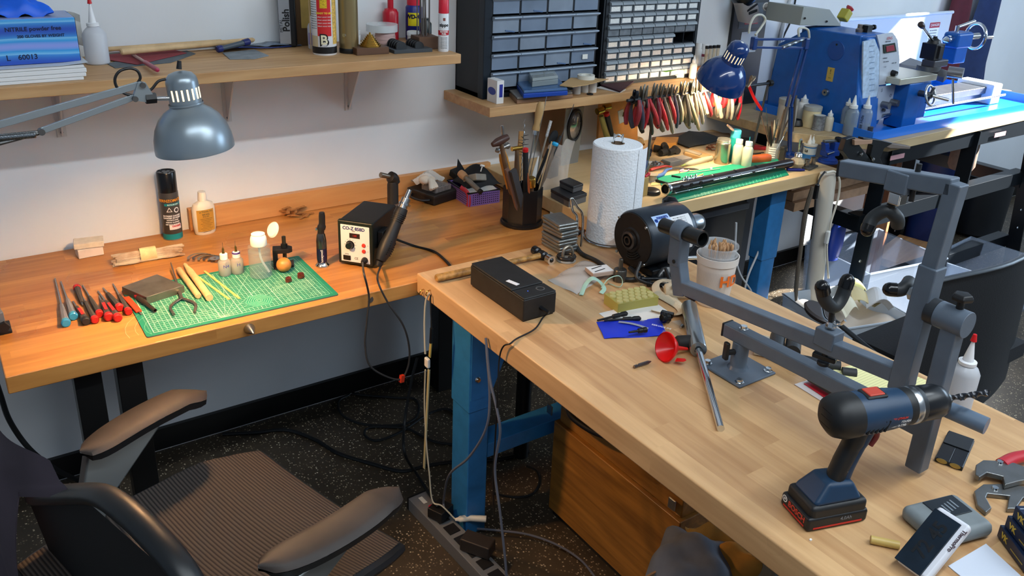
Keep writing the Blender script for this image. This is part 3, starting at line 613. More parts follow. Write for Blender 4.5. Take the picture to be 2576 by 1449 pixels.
solo('nitrile_glove', M().grid(lambda u, v: (-.055+.11*u+.01*sin(9*v), -.035+.07*v, .004+.036*sin(pi*u)**.6*sin(pi*v)**.5+.006*sin(14*u+5*v)), 16, 12, .003), C('#1562e0', .45), 'bright blue nitrile glove poking out of the glove carton', 'glove', (p.x-.10, p.y+.06, gz+H_+.0012))
solo('plastic_bag', M().grid(lambda u, v: (-.09+.15*u, .01*sin(7*v+3*u), .008*sin(9*u)+.10*v*(1-.25*u)), 14, 8, .0006), C('#b9b7ae', .2, alpha=.5), 'crumpled clear plastic bag behind the glove carton', 'plastic bag', (.275, 2.335, gz+.001), -.1)
# squeeze bottle
p = G(247, 160, S1); H_ = GY(238, 62, p.y).z-S1
bottle('squeeze_bottle', 'empty squeeze bottle with a red tipped nozzle standing on the upper shelf', p, .0275, H_, C('#d5d9e0', .3, alpha=.72), C('#e6e8ea', .4), .42, .004, tip=.045, tipm=C('#e6e8ea', .4), shoulder=.76)
solo('nozzle_cap', M().lathe([(.0055, 0), (.0035, .012), (.0001, .013)], n=14), RED, 'small red cap on the nozzle of the upper shelf squeeze bottle', 'cap', (p.x, p.y, S1+H_+.0495))
# sandpaper and sticks
flatpoly('sandpaper_sheet', ((268, 160), (470, 128), (492, 136), (430, 158), (290, 172)), S1+.0005, .0012, C('#5a6268', .8, var=.15), 'dark grey sandpaper sheet under the red one', 'sandpaper')
flatpoly('sandpaper_sheet', ((275, 138), (420, 122), (470, 134), (345, 163), (278, 152)), S1+.0025, .0012, C('#8c3940', .85, var=.1, vs=80), 'dull red sandpaper sheet on the upper shelf', 'sandpaper')
def rod2(name, p0, p1, r, m, label, cat, r2=None, n=14):
    a, b_ = V(p0), V(p1); L_ = (b_-a).length
    return solo(name, M().lathe([(r*.5, 0), (r, r*.8), (r2 or r, L_-.003), ((r2 or r)*.6, L_)], ax=(1, 0, 0), n=n), m, label, cat, a, along(a, b_))
RW_ = C('#cdae82', .55, var=.1, vs=40)
rod2('drumstick', GY(640, 100, 2.385), GY(303, 131, 2.325), .0065, RW_, 'long pale wooden stick lying along the back of the upper shelf', 'stick', .0085)
rod2('wooden_stick', GY(560, 104, 2.40), GY(270, 124, 2.38), .006, RW_, 'second pale wooden stick half hidden behind the long one', 'stick')
t = thing('glass_tube', 'glass tube with a red rubber end jutting over the shelf edge', 'tube', G(332, 136, S1+.008), along(G(332, 136, S1+.008), G(396, 176, S1+.013)))
L_ = (G(332, 136, S1+.008)-G(396, 176, S1+.013)).length
obj('tube', M().cyl((0, 0, 0), (L_*.8, 0, 0), .0042, n=14), C('#c8a5a4', .1, alpha=.7), t)
obj('rubber_end', M().lathe([(.0055, L_*.55), (.006, L_*.95), (.005, L_), (.002, L_+.002)], ax=(1, 0, 0)), C('#a1284a', .3), t)
# blue pouch with papers
p = G(660, 118, S1)
solo('zip_pouch', M().grid(lambda u, v: (-.12+.235*u, -.05+.1*v+.02*u, .004+.010*sin(3.1*u)*abs(sin(2*v+1))+.006*sin(7*u+3*v)*(u < .6)), 16, 8, .0015), C('#6f7f94', .25, alpha=.85, var=.3, vs=18), 'flat blue edged plastic pouch with crumpled contents on the upper shelf', 'pouch', p+V((-.01, 0, 0)), -.02)
solo('pouch_trim', M().tube([(-.12, -.045, .01), (-.06, -.055, .012), (0, -.05, .006), (.06, -.04, .004), (.115, -.02, .003)], .002, 6, smooth=5), C('#1b2f6e', .4), 'dark blue zip strip along the plastic pouch', 'zip strip', p+V((-.01, 0, 0)), -.02)
flatpoly('grey_cloth', ((560, 134), (640, 126), (676, 141), (640, 149), (578, 150)), S1+.0005, .002, C('#7f868b', .9, var=.15), 'small grey scrap of cloth at the front of the upper shelf', 'cloth')
t = thing('blue_tool', 'dark tool with navy blue ends lying behind the plastic pouch', 'tool', GY(548, 124, 2.33), along(GY(548, 124, 2.33), GY(628, 104, 2.35)))
L_ = (GY(548, 124, 2.33)-GY(628, 104, 2.35)).length
obj('shaft', M().cyl((.01, 0, 0), (L_-.01, 0, 0), .006, .008, n=12), C('#4a5560', .4), t)
obj('blue_end', M().lathe([(.009, L_-.02), (.0095, L_-.003), (.007, L_)], ax=(1, 0, 0)), C('#232b66', .4), t); obj('blue_end', M().lathe([(.007, -.003), (.0095, 0), (.009, .012)], ax=(1, 0, 0)), C('#232b66', .4), t)
# polish bottle (black, silver label)
p = V((.868, 2.372, S1)); t = thing('black_polish_bottle', 'tall flat black bottle with a silver upright label reading Polish', 'bottle', p, -.35)
obj('body', M().box((0, 0, .11), (.048, .024, .22)), C('#15171b', .3), t, .007)
obj('silver_label', M().box((-.008, -.0125, .085), (.03, .0008, .15)), C('#a9adb2', .35, .5), t)
text('Polish', .026, BLK, t, (-.003, -.0132, .075), (pi/2, -pi/2, 0), bold=.0008)
text('METAL', .012, BLK, t, (-.017, -.0132, .06), (pi/2, -pi/2, 0))
p = V((.922, 2.385, S1)); t = thing('yellow_carton', 'tall yellow and brown carton standing against the wall on the upper shelf', 'carton', p, -.2)
obj('carton', M().box((0, 0, .1), (.05, .03, .2)), C('#4d3312', .5), t, .001); obj('yellow_label', M().box((.006, -.0155, .115), (.034, .0008, .13)), C('#a58a47', .5, var=.1), t)
obj('picture', M().box((.004, -.0162, .15), (.018, .0006, .018)), C('#9a4a22', .5), t)
p = V((.925, 2.325, S1)); bottle('small_bottle', 'small clear bottle with white cap behind the big letter B can', p, .017, .075, C('#cdd0dc', .3, alpha=.9), C('#e4e4ea', .4), .5, .014)
solo('purple_label', arc(M(), .0172, .012, .045, facing(p)-1, facing(p)+1), C('#8f86b6', .5), 'purple printed label wrapped on the small clear bottle', 'label', p)
solo('bamboo_skewer', M().cyl((0, 0, 0), (0, 0, .19), .0016, n=8), RW_, 'thin wooden skewer standing before the small purple labelled bottle', 'skewer', G(783, 128, S1))
# degreaser can
p = V((.918, 2.232, S1)); fa = facing(p); t = thing('aerosol_can', 'white and red aerosol can with a big letter B, front of the upper shelf', 'spray can', p)
obj('body', M().lathe([(.031, 0), (.0325, .003), (.0325, .19), (.024, .2)], n=36), C('#dfe0e2', .35), t)
obj('black_foot', arc(M(), .0326, .005, .023, 0, 2*pi, 36), C('#111214', .4), t)
obj('red_panel', arc(M(), .0326, .052, .158, fa-.55, fa+.62), C('#c62427', .4), t)
obj('tan_panel', arc(M(), .0326, .023, .052, fa-1.4, fa-.55), C('#bfae8a', .5), t)
obj('side_panel', arc(M(), .0326, .03, .17, fa+.75, fa+1.5), C('#cfa84f', .5, var=.3, vs=200), t)
obj('yellow_picture', arc(M(), .0329, .125, .148, fa-.28, fa+.3), C('#c9a91e', .5, var=.3, vs=300), t)
ctext('B', .040, BLK, t, .0327, fa-.03, .040, bold=.003); ctext('B', .034, C('#e8e2c0', .4), t, .0331, fa-.03, .041, bold=.0008)
ctext('READY TO USE', .0062, C('#e4c23b', .5), t, .0327, fa+.05, .112, bold=.0003)
for k in range(4): ctext('SPRAY AWAY MESS', .0042, WHT, t, .0327, fa+.05, .102-.008*k)
for k in range(16): ctext('directions for use', .0032, C('#55585c', .6), t, .0326, fa-.95, .165-.0062*k)
p = V((.988, 2.228, S1)); t = thing('gold_canister', 'tall brushed gold metal canister with a black foot on the upper shelf', 'canister', p)
obj('body', M().lathe([(.026, .008), (.0265, .012), (.0265, .2)], n=32), C('#9b8a63', .32, .75), t); obj('foot', M().lathe([(.0262, 0), (.0272, .003), (.0272, .012), (.0265, .014)], n=32), BLK, t)
ctext('or', .018, C('#3b3425', .5), t, .0265, facing(p)-.5, .152); 
obj('badge', M().lathe([(.0055, 0), (.005, .001)], V((.0265*cos(facing(p)-.5), .0265*sin(facing(p)-.5), .05)), (cos(facing(p)-.5), sin(facing(p)-.5), 0)), STEEL, t)
# driver rod, brass cone on walnut block
WAL = wood('walnut_wood', '#3a2417', '#6b4a33', 'X', .3, 3, .5, 1.3, .3, .1)
p = G(950, 124, S1+.018); p = V((1.035, 2.205, S1)); t = thing('walnut_base', 'dark walnut block carrying a stepped brass cone', 'wood block', p, -.05)
obj('block', M().box((0, 0, .0095), (.095, .07, .019)), WAL, t, .001)
cn = [(.030-.0036*k, .0045*k+.019) for k in range(7)]; pf_ = []
for r_, z_ in cn: pf_ += [(r_, z_), (r_, z_+.0045)]
solo('brass_cone', M().lathe(pf_+[(.003, .0505), (.0025, .056), (.0001, .0565)], n=32), BRASS, 'stepped brass cone standing on the walnut block', 'brass cone', p+V((.004, -.004, .0002)))
t = thing('long_screwdriver', 'upright steel rod with a red handle rising over the walnut block', 'screwdriver', (.995, 2.222, S1+.0192))
t.location = (.997, 2.226, S1+.0192)
obj('shaft', M().cyl((0, 0, 0), (0, 0, .115), .0028, n=10), STEEL, t); obj('handle', M().lathe([(.004, .11), (.011, .114), (.0115, .2)], n=12), C('#b3172a', .3), t)
# tape rolls
for k in range(4): solo('tape_roll', M().lathe([(.008, 0), (.024-.001*(k % 2), 0), (.024-.001*(k % 2), .0115), (.008, .0115), (.008, 0)], n=28, cap=False), C('#d8dcdc', .7), 'white tape roll, one of the short pile behind the steel rod', 'tape', (1.035, 2.31, S1+.0118*k), group='white tape pile on the upper shelf')
t = thing('clear_tape_roll', 'wide roll of clear plastic tape lying flat on pink tape rolls', 'tape', (1.125, 2.30, S1+.042), .2)
obj('tape', M().lathe([(.014, 0), (.046, 0), (.046, .02), (.014, .02), (.014, 0)], n=36, cap=False), C('#dfe5e6', .12, alpha=.7), t)
for k in range(4): solo('pink_tape_roll', M().lathe([(.01, 0), (.03-.001*(k % 2), 0), (.03-.001*(k % 2), .0098), (.01, .0098), (.01, 0)], n=28, cap=False), C('#c9a9a5', .7), 'pale pink tape roll under the clear tape', 'tape', (1.13, 2.29, S1+.0102*k), group='pink tape pile on the upper shelf')
# tray of black discs
t = thing('disc_tray', 'flat dark tray with two rows of black half discs', 'tray', (1.155, 2.20, S1), -.06)
obj('tray', M().span((-.06, -.045, 0), (.058, .05, .01)), C('#3c4247', .5), t, .001)
for q in (0, 1):
    for k in range(5): obj('disc', M().lathe([(.0001, 0), (.018-.0025*q, 0), (.018-.0025*q, .005), (.0001, .005)], (-.032+.056*q, -.025+.015*k, .012), (.2, -1, .12), n=24), BLK, t)
# red bottle, lubricant can, jar, dark bottle
p = V((1.196, 2.385, S1)); t = thing('red_bottle', 'glossy red bottle standing behind the blue and yellow can', 'bottle', p)
obj('body', M().lathe([(.023, 0), (.024, .004), (.024, .082), (.018, .092), (.009, .095), (.009, .12)]), C('#bd1a2c', .3), t)
p = V((1.235, 2.345, S1+.0)); solo('white_jar', M().lathe([(.017, 0), (.018, .002), (.018, .03), (.0195, .031), (.0195, .041), (.018, .043)], n=28), C('#d9dada', .4), 'small white screw top jar in front of the blue and yellow can', 'jar', (1.208, 2.262, S1))
p = V((1.262, 2.36, S1)); fa = facing(p); t = thing('lubricant_can', 'blue and yellow lubricant can with a red top at the back of the shelf', 'spray can', p)
obj('body', M().lathe([(.024, 0), (.0255, .003), (.0255, .098), (.02, .106)], n=32), C('#1a2574', .35), t)
obj('red_cap', M().lathe([(.021, .104), (.021, .15), (.018, .155)], n=24), C('#c42236', .35), t)
obj('yellow_shield', arc(M(), .0256, .045, .084, fa-.75, fa+.6), C('#e3d21d', .4), t); ctext('WD-40', .0165, C('#10143e', .4), t, .0259, fa+.02, .072, bold=.0009)
solo('dark_bottle', M().lathe([(.016, 0), (.017, .003), (.017, .06), (.012, .066), (.012, .075)], n=24), C('#182322', .3), 'small dark bottle behind the thin steel rods', 'bottle', (1.262, 2.285, S1))
# block of burnishing rods
p = V((1.222, 2.225, S1)); t = thing('rod_block', 'walnut block holding a bunch of thin upright steel rods', 'rod stand', p, -.08)
obj('block', M().box((0, 0, .018), (.062, .075, .036)), WAL, t, .001)
rnd = random.Random(11)
for k in range(8):
    x, y = -.022+.0062*k, rnd.uniform(-.028, .028); obj('rod', M().cyl((x, y, .034), (x+rnd.uniform(-.006, .006), y, .16), rnd.choice((.0013, .0018, .0024)), n=8), C('#6c6660', .35, .8), t)
# butane can at the shelf end
p = V((1.246, 2.152, S1)); fa = facing(p); t = thing('butane_can', 'white lighter fuel can with red cap at the right end of the upper shelf', 'fuel can', p)
obj('body', M().lathe([(.0145, 0), (.0152, .002), (.0152, .104), (.013, .108)], n=28), C('#dadcde', .35), t)
obj('red_cap', M().lathe([(.0148, .107), (.0145, .146), (.012, .15)], n=24), C('#cc1f35', .35), t)
obj('red_band', arc(M(), .0153, .047, .060, fa-1.3, fa+1.3), C('#bb1c2c', .4), t)
ctext('zippo', .0125, BLK, t, .0153, fa+.1, .075, bold=.0004); ctext('BUTANE', .0058, WHT, t, .0157, fa+.1, .0565, bold=.0003); ctext('FUEL', .0058, WHT, t, .0157, fa+.1, .0505, bold=.0003)
for k in range(8): ctext('keep out of reach', .0026, BLK, t, .0153, fa+.1, .040-.0042*k)
obj('emblem', arc(M(), .0153, .087, .095, fa-.1, fa+.35), C('#8a4b40', .5), t)
# ---------------------------------------------------------------- silver desk lamp
LP = CAM+_d(485, 342)*1.77; LSC = .95
axl = (V((.0, .0, 1))+(rt*-.10)).normalized()
qz = V((0, 0, 1)).rotation_difference(axl).to_matrix()
qh1 = qz; lamp = thing('desk_lamp', 'silver swing arm desk lamp hanging over the cutting mat, switched on', 'lamp', LP, qz)
SLV = C('#8f9ba3', .32, .55, var=.05, vs=8)
out = [(.0835, -.03), (.0838, -.022), (.0815, .0), (.075, .022), (.064, .042), (.05, .056), (.037, .064), (.0335, .068), (.0335, .118), (.0315, .128), (.024, .137), (.012, .141), (.0001, .142)]; out = [(r_*LSC, z_*LSC) for r_, z_ in out]
sh_ = obj('shade', M().lathe(out+[(r_-.0012 if r_ > .002 else r_, z_-.001) for r_, z_ in out[::-1]], n=48, cap=False), SLV, lamp)
sl = M()
for k in range(7):
    a = facing(LP)-.75+k*.33; sl.box((.0320*cos(a), .0320*sin(a), .090), (.0012, .0032, .022), a)
obj('vent_slots', sl, C('#ffdca0', .5, emit=2.2), lamp)
obj('shade_seam', M().lathe([(.0342, .066), (.0346, .068), (.0342, .070)], n=40, cap=False), SLV, lamp)
wh = C('#f2efe6', .6)
obj('shade_lining', M().lathe([(r_-.0018, z_) for r_, z_ in out[1:8]], n=40, cap=False), wh, lamp)
obj('bulb', M().ball((0, 0, .018), .023, 20), C('#fff0d0', .4, emit=12), lamp)
obj('top_stub', M().cyl((0, 0, .139), (.004, 0, .155), .0055, .004), BLK, lamp)
light('desk_lamp_light', 'SPOT', LP+axl*.0-V((0, 0, .012)), 23, (1, .56, .24), to=LP-axl, spot_size=rad(158), spot_blend=.45, shadow_soft_size=.03)
# arm in the plane of the shade
ay = LP.y-.02; A_ = lambda x, y: GY(x, y, ay)
obj_ = lambda nm, mb_, m_, **k: obj(nm, mb_, m_, arm, **k)
j0 = A_(418, 248); arm = thing('spring_arm', 'pair of flat grey spring arms reaching to the silver lamp from the left', 'lamp arm', A_(362, 225))
o_ = A_(362, 225); L3 = lambda x, y, d=0: A_(x, y)-o_+V((0, d, 0))
ARM = C('#98a3a9', .35, .6)
obj_('upper_bar', M().beam(L3(355, 212), L3(-300, 398), .006, .0135), ARM, bev=.001)
obj_('lower_bar', M().beam(L3(338, 244), L3(105, 329), .006, .012), ARM, bev=.001)
obj_('joint_plate', M().add([L3(345, 206, -.006), L3(365, 207, -.006), L3(386, 240, -.006), L3(368, 256, -.006), L3(332, 250, -.006), L3(345, 206, .006), L3(365, 207, .006), L3(386, 240, .006), L3(368, 256, .006), L3(332, 250, .006)], [(0, 1, 2, 3, 4), (9, 8, 7, 6, 5), (0, 5, 6, 1), (1, 6, 7, 2), (2, 7, 8, 3), (3, 8, 9, 4), (4, 9, 5, 0)]), ARM)
obj_('pivot', M().cyl(L3(357, 213, -.011), L3(357, 213, .009), .0055, n=14), DSTEEL); obj_('pivot', M().cyl(L3(338, 247, -.011), L3(338, 247, .009), .0055, n=14), DSTEEL)
obj_('clamp_knob', M().lathe([(.011, -.01), (.011, .01)], L3(379, 247), (1, 0, 0), n=6), BLK)
obj_('swivel_rod', M().cyl(L3(384, 248), L3(425, 247), .004, n=10), CHR)
obj_('tension_rod', M().cyl(L3(105, 331), L3(-300, 372), .0035, n=8), DSTEEL); obj_('tension_rod', M().cyl(L3(105, 333), L3(-300, 440), .004, n=8), DSTEEL)
spx = M(); a, b_ = L3(90, 338), L3(-60, 352)
spx.tube([a+(b_-a)*(k/400)+V((0, cos(k*.75), sin(k*.75)))*.0062 for k in range(400)], .0012, 5)
obj_('spring', spx, STEEL); obj_('pivot', M().cyl(L3(104, 331, -.008), L3(104, 331, .008), .006, n=12), DSTEEL)
cable('coiled_cord', [A_(417, 199), A_(398, 205), A_(380, 225), A_(350, 240), A_(318, 237), A_(296, 222), A_(289, 200), A_(300, 180), A_(325, 172), A_(345, 178), A_(353, 195), A_(345, 210), A_(340, 214)], .0028, BLK, 'black lamp cord curled in a loop above the silver lamp arm')
p = G(14, 838, BT); t = thing('lamp_clamp', 'grey steel clamp bracket with a black star knob at the left bench end', 'clamp', p)
obj('foot', M().box((-.012, .02, .004), (.05, .055, .008)), BLK, t, .002)
obj('upright', M().prism([(-.03, .0), (.004, .0), (.002, .018), (-.03, .018)], .006, .05).beam((-.012, .01, .045), (-.022, .012, .13), .012, .026), C('#717a82', .4, .4), t, .002)
obj('star_knob', M().lathe([(.013, 0), (.013, .01)], (-.002, -.002, .018), (0, -1, 0), n=5), BLK, t)
obj('rivet', M().cyl((-.012, -.006, .085), (-.012, .01, .085), .006, n=12), STEEL, t)
# ---------------------------------------------------------------- drawer cabinets on the second shelf
CYF = 2.239; cx0 = 1.443; cx1 = GY(1516, 120, CYF).x; dm = WY-.003-CYF
HOU = C('#0e1319', .45)
cab = thing('parts_cabinet', 'black cabinet with four columns of large frosted drawers', 'drawer cabinet', (cx0, CYF, S2))
Wc = cx1-cx0; Hc = .52
hs = M().span((0, .002, 0), (.006, dm, Hc)).span((Wc-.006, .002, 0), (Wc, dm, Hc)).span((0, dm-.004, 0), (Wc, dm, Hc)).span((0, .002, 0), (Wc, dm, .014)).span((0, .002, Hc-.006), (Wc, dm, Hc))
obj('housing', hs, HOU, cab); obj('side_panel', M().span((-.003, 0, .0), (.024, .03, Hc)), C('#0f1a24', .4), cab, .002)
pz_ = .0573; x0 = 1.470-cx0; pw = (1.893-1.470)/4
DRW = C('#8f9fb0', .3, var=.1, vs=12, trans=0); LIPM = C('#9fb0c2', .25)
dr0 = None
for r_ in range(8):
    z1 = (1.299-S2)-pz_*(3-r_)+.002 if False else (1.126-S2)+pz_*(r_)+.003
    for c_ in range(4):
        x = x0+pw*c_
        dw = obj('drawer', M().span((x+.004, .004, z1-pz_+.006), (x+pw-.004, .012, z1-.012)).span((x+.004, .012, z1-pz_+.006), (x+pw-.004, .15, z1-pz_+.008)), C('#6f7e91' if (r_+c_) % 3 else '#7e8b9a', .28, var=.12, vs=10+c_), cab, .0015)
        obj('drawer_lip', M().add([(x+.001, .004, z1-.013), (x+pw-.001, .004, z1-.013), (x+pw-.001, -.010, z1-.006), (x+.001, -.010, z1-.006), (x+.001, .004, z1-.002), (x+pw-.001, .004, z1-.002), (x+pw-.001, -.010, z1-.002), (x+.001, -.010, z1-.002)], [(0, 1, 2, 3), (7, 6, 5, 4), (0, 4, 5, 1), (1, 5, 6, 2), (2, 6, 7, 3), (3, 7, 4, 0)]), LIPM, dw)
        if (r_*3+c_) % 4 == 1: obj('stored_item', M().beam((x+.05, .003, z1-.045), (x+.085, .003, z1-.05), .003, .004), C('#4f6a90', .5), dw)
    for c_ in range(5): pass
obj('divider_grid', (lambda g: [g.span((x0+pw*c_-.003, .006, .01), (x0+pw*c_+.003, .12, Hc-.01)) for c_ in range(5)] and g)(M()), HOU, cab)
obj('shelf_grid', (lambda g: [g.span((x0-.004, .006, (1.126-S2)+pz_*r_-.002), (x0+4*pw+.004, .12, (1.126-S2)+pz_*r_+.0035)) for r_ in range(-1, 8)] and g)(M()), HOU, cab)
lb_ = obj('drawer_label', M().box((x0+pw*3.55, -.0005, (1.126-S2)+pz_*1+.0-.028+.0), (.022, .001, .016)), C('#dfe0d8', .5), cab)
# small drawer cabinet
mx0 = cx1+.004; mx1 = 2.372; 
cab2 = thing('small_parts_cabinet', 'black cabinet with rows of tiny clear labelled drawers', 'drawer cabinet', (mx0, CYF, S2))
W2 = mx1-mx0; 
obj('housing', M().span((0, .002, 0), (.012, dm, Hc)).span((W2-.012, .002, 0), (W2, dm, Hc)).span((0, dm-.006, 0), (W2, dm, Hc)).span((0, .002, 0), (W2, dm, .01)), HOU, cab2)
rz0 = GY(1542, 200, CYF).z-S2-.006; rp = .0395; cp = (W2-.028)/8
gr = M()
for r_ in range(12): gr.span((.012, .004, .011+rp*r_-.002), (W2-.012, .1, .011+rp*r_+.0015))
for c_ in range(9): gr.span((.013+cp*c_-.001, .004, .01), (.013+cp*c_+.001, .1, .012+rp*11.5))
obj('divider_grid', gr, HOU, cab2)
CLR = C('#7b838a', .2, alpha=.8, var=.2, vs=40); LBL = [C(h, .6, var=.1, vs=300) for h in ('#e2e3df', '#d5d8d6', '#ead9c8', '#e9dccb')]; LIP2 = C('#929ca3', .2, alpha=.9)
rnd = random.Random(9)
for r_ in range(11):
    for c_ in range(8):
        if r_ == 3 and c_ >= 6: continue
        x = .0145+cp*c_; z = .013+rp*r_
        dw = obj('drawer', M().span((x+.0015, .0, z), (x+cp-.0035, .005, z+rp-.013)).span((x+.0015, .005, z), (x+cp-.0035, .09, z+.0015)), CLR, cab2)
        obj('drawer_lip', M().add([(x+.0005, .004, z+rp-.016), (x+cp-.0025, .004, z+rp-.016), (x+cp-.0025, -.009, z+rp-.0155), (x+.0005, -.009, z+rp-.0155), (x+.0005, .004, z+rp-.004), (x+cp-.0025, .004, z+rp-.004), (x+cp-.0025, -.006, z+rp-.0075), (x+.0005, -.006, z+rp-.0075)], [(0, 1, 2, 3), (7, 6, 5, 4), (0, 4, 5, 1), (1, 5, 6, 2), (2, 6, 7, 3), (3, 7, 4, 0)]), LIP2, dw)
        if r_ != 4 and rnd.random() < .93: obj('paper_label', M().span((x+.006, -.0012, z+.003), (x+cp-.008, -.0004, z+.0185)), LBL[(r_*5+c_) % 2+(2 if r_ < 4 else 0)], dw)
# ---------------------------------------------------------------- things on the cabinet shelf
p = V((1.497, 2.165, S2)); t = thing('slim_white_box', 'small upright white box with a blue panel in front of the black cabinet', 'box', G(1250, 258, S2), 0)
fx, bx_ = G(1249, 262, S2), G(1271, 262, S2); H_ = GY(1250, 204, fx.y).z-S2; t.location = fx
obj('box', M().span((0, 0, 0), (.026, .055, H_)), C('#dcdcda', .5), t, .0008)
obj('blue_panel', M().span((.009, -.0006, .02), (.021, 0, H_-.012)), C('#232f8f', .5), t); obj('blue_side', M().lathe([(.0001, 0), (.017, 0)], (-.0006, .028, H_*.5), (-1, 0, 0), sx=1.3, sy=.7, n=20, cap=False), C('#3c4fa0', .5), t)
def orgbox(name, label, pts, z, h, m, lidm=None, cat='organizer box', **k):
    P_ = [G(x, y, z) for x, y in pts]; P_.append(P_[0]+P_[2]-P_[1]); c = sum(P_, V())/4
    t = thing(name, label, cat, (c.x, c.y, z)); poly = [(q-c)[:2] for q in P_]
    obj('tray', M().prism(poly, 0, h*.62), m, t, .003); obj('lid', M().prism([(x*.985, y*.985) for x, y in poly], h*.62, h), lidm or C('#a9b8c4', .12, alpha=.6), t, .003)
    return t
orgbox('organizer_case', 'flat smoke brown organizer case at the bottom of the stack', ((1300, 262), (1441, 247), (1408, 222)), S2, .021, C('#8d6a50', .4), C('#8f8b84', .2, alpha=.85))
t = orgbox('blue_organizer', 'blue organizer box with clear lid and front clasp, middle of the stack', ((1316, 234+14), (1428, 228+12), (1398, 207)), S2+.0212, .024, C('#103f9c', .35), C('#4a6f9f', .12, alpha=.8))
obj('clasp', M().box((.0, -.034, .012), (.028, .005, .014)), C('#4a79b8', .2, alpha=.8), t, .001)
orgbox('clear_box', 'small clear divided box at the top of the stack', ((1338, 201+19), (1404, 196+16), (1388, 190)), S2+.0454, .028, C('#9aa5a6', .15, alpha=.6), C('#b9c3c2', .15, alpha=.55))
solo('grey_eraser', M().box((0, 0, .008), (.022, .03, .016)), C('#24262a', .5), 'dark grey lump inside the clear divided box', 'part', G(1356, 200, S2+.055)+V((0, .01, -.006)))
cz = S2+.047
for q in ((1452, 236), (1472, 232), (1492, 232)): solo('white_cup', M().lathe([(.0125, 0), (.015, .046)] if 0 else [(.0135, 0), (.0135, .042), (.0142, .043), (.0142, .046)], n=20), C('#d6d4cd', .6), 'small white plastic pot holding up the cardboard square', 'pot', G(*q, S2)+V((0, .004, 0)), group='white pots under the cardboard')
flatpoly('cardboard_square', ((1408, 216), (1436, 197), (1531, 200), (1478, 214), (1440, 220)), cz, .0025, C('#b89667', .8), 'piece of brown cardboard bridging the white pots', 'cardboard')
solo('white_ring_roll', M().lathe([(.017, 0), (.029, 0), (.029, .013), (.017, .013), (.017, 0)], n=32, cap=False).lathe([(.0001, .005), (.017, .005)], n=32, cap=False), C('#d3d2c8', .7), 'flat white tape ring lying on the brown cardboard', 'tape', G(1474, 198, cz+.0026))
solo('black_ring', M().lathe([(.011, 0), (.011, .004), (.007, .004), (.007, 0), (.011, 0)], n=24, cap=False), BLK, 'small black ring at the foot of the white pots', 'ring', G(1484, 238, S2))
flatpoly('abrasive_sheet', ((1504, 213), (1560, 188), (1626, 186), (1598, 204), (1560, 232)), S2+.004, .004, C('#40232b', .95, bump=.5, var=.1), 'dark purple abrasive sheet lying over the shelf edge', 'sandpaper')
flatpoly('white_paper', ((1500, 222), (1525, 212), (1575, 226), (1560, 234)), S2+.0005, .0015, C('#cfc9c4', .7), 'scrap of white paper under the dark purple sheet', 'paper')
zc = S2+.0
# card box in plastic, dropper
cbx = flatpoly('green_card_box', ((1638, 196), (1650, 176), (1728, 178), (1720, 196)), S2+.002, .03, C('#c9cfae', .4), 'pale box with a green printed top wrapped in clear plastic', 'box', bev=.002)
flatpoly('green_label', ((1648, 176), (1668, 168), (1702, 176), (1676, 182)), S2+.0325, .0006, C('#6fae35', .5), 'green printed label on top of the pale wrapped box', 'label')
solo('plastic_wrap', M().grid(lambda u, v: (-.09+.16*u, -.045+.09*v, .012+.045*sin(pi*u)**.7*(1-.6*v)+.004*sin(17*u+6*v)), 18, 10, .0006), C('#dfe1de', .12, alpha=.3), 'crinkled clear plastic bag lying left of the dropper bottle', 'plastic bag', G(1622, 196, S2))
p = G(1741, 197, S2+.002); H_ = GY(1740, 157, p.y).z-p.z
bottle('dropper_bottle', 'small white dropper bottle lit by the blue lamp', p, .0135, H_, C('#d9d6c8', .4), C('#e9e7e0', .4), .45, .01, tip=.016)


# ---------------------------------------------------------------- case, basket and tool cup on the wall bench
a, b_ = G(1092, 519, BT), G(1150, 500, BT)
t = thing('tool_case', 'low black plastic tool case with a handle on its left side, by the backsplash', 'tool case', a, yaw(a, b_))
wl = (b_-a).length+.012; dl = .125; hc = .032
obj('case_body', M().span((0, 0, 0), (wl, dl, hc)), C('#1e1b1a', .5, var=.1), t, .004)
obj('case_lid', M().span((-.001, -.001, hc*.62), (wl+.001, dl+.001, hc+.002)), C('#23201e', .5), t, .004)
obj('handle', M().tube([(-.001, .10, hc*.5), (-.022, .085, hc*.5), (-.024, .04, hc*.5), (-.001, .02, hc*.5)], .004, 8, smooth=5), BLK, t)
cR = t.rotation_euler.z; L = lambda x, y, z: a+Matrix.Rotation(cR, 3, 'Z') @ V((x, y, z))
solo('blister_pack', M().box((0, 0, .009), (.072, .066, .018)), C('#a79f9a', .2, alpha=.35), 'clear blister tray of round grey pads on the black tool case', 'pack', L(.055, .045, hc+.0025), cR, bev=.002)
for k in range(8): solo('grinding_pad', M().lathe([(.0068, 0), (.0072, .002), (.0068, .012), (.003, .0135)], n=16), C('#5c5250', .7), 'round grey pad in the clear tray on the tool case', 'pad', L(.030+.0155*(k % 4), .022+.018*(k//4), hc+.004), group='grey pads in the blister tray')
solo('cotton_glove', (lambda g: [g.tube([(0, 0, .02), (.003*k, -.02, .022), (.009*k-.018, -.042, .004)], [.009, .0075, .006], 10, smooth=4) for k in range(4)] and g.ball((0, .004, .022), .021, 16, .7).tube([(.01, .01, .02), (.03, .004, .022), (.036, -.004, .016)], .006, 8, smooth=3))(M()), C('#d3c6b4', .85), 'white cotton glove with drooping fingers lying on the tool case', 'glove', L(.012, .050, hc+.0195), cR)
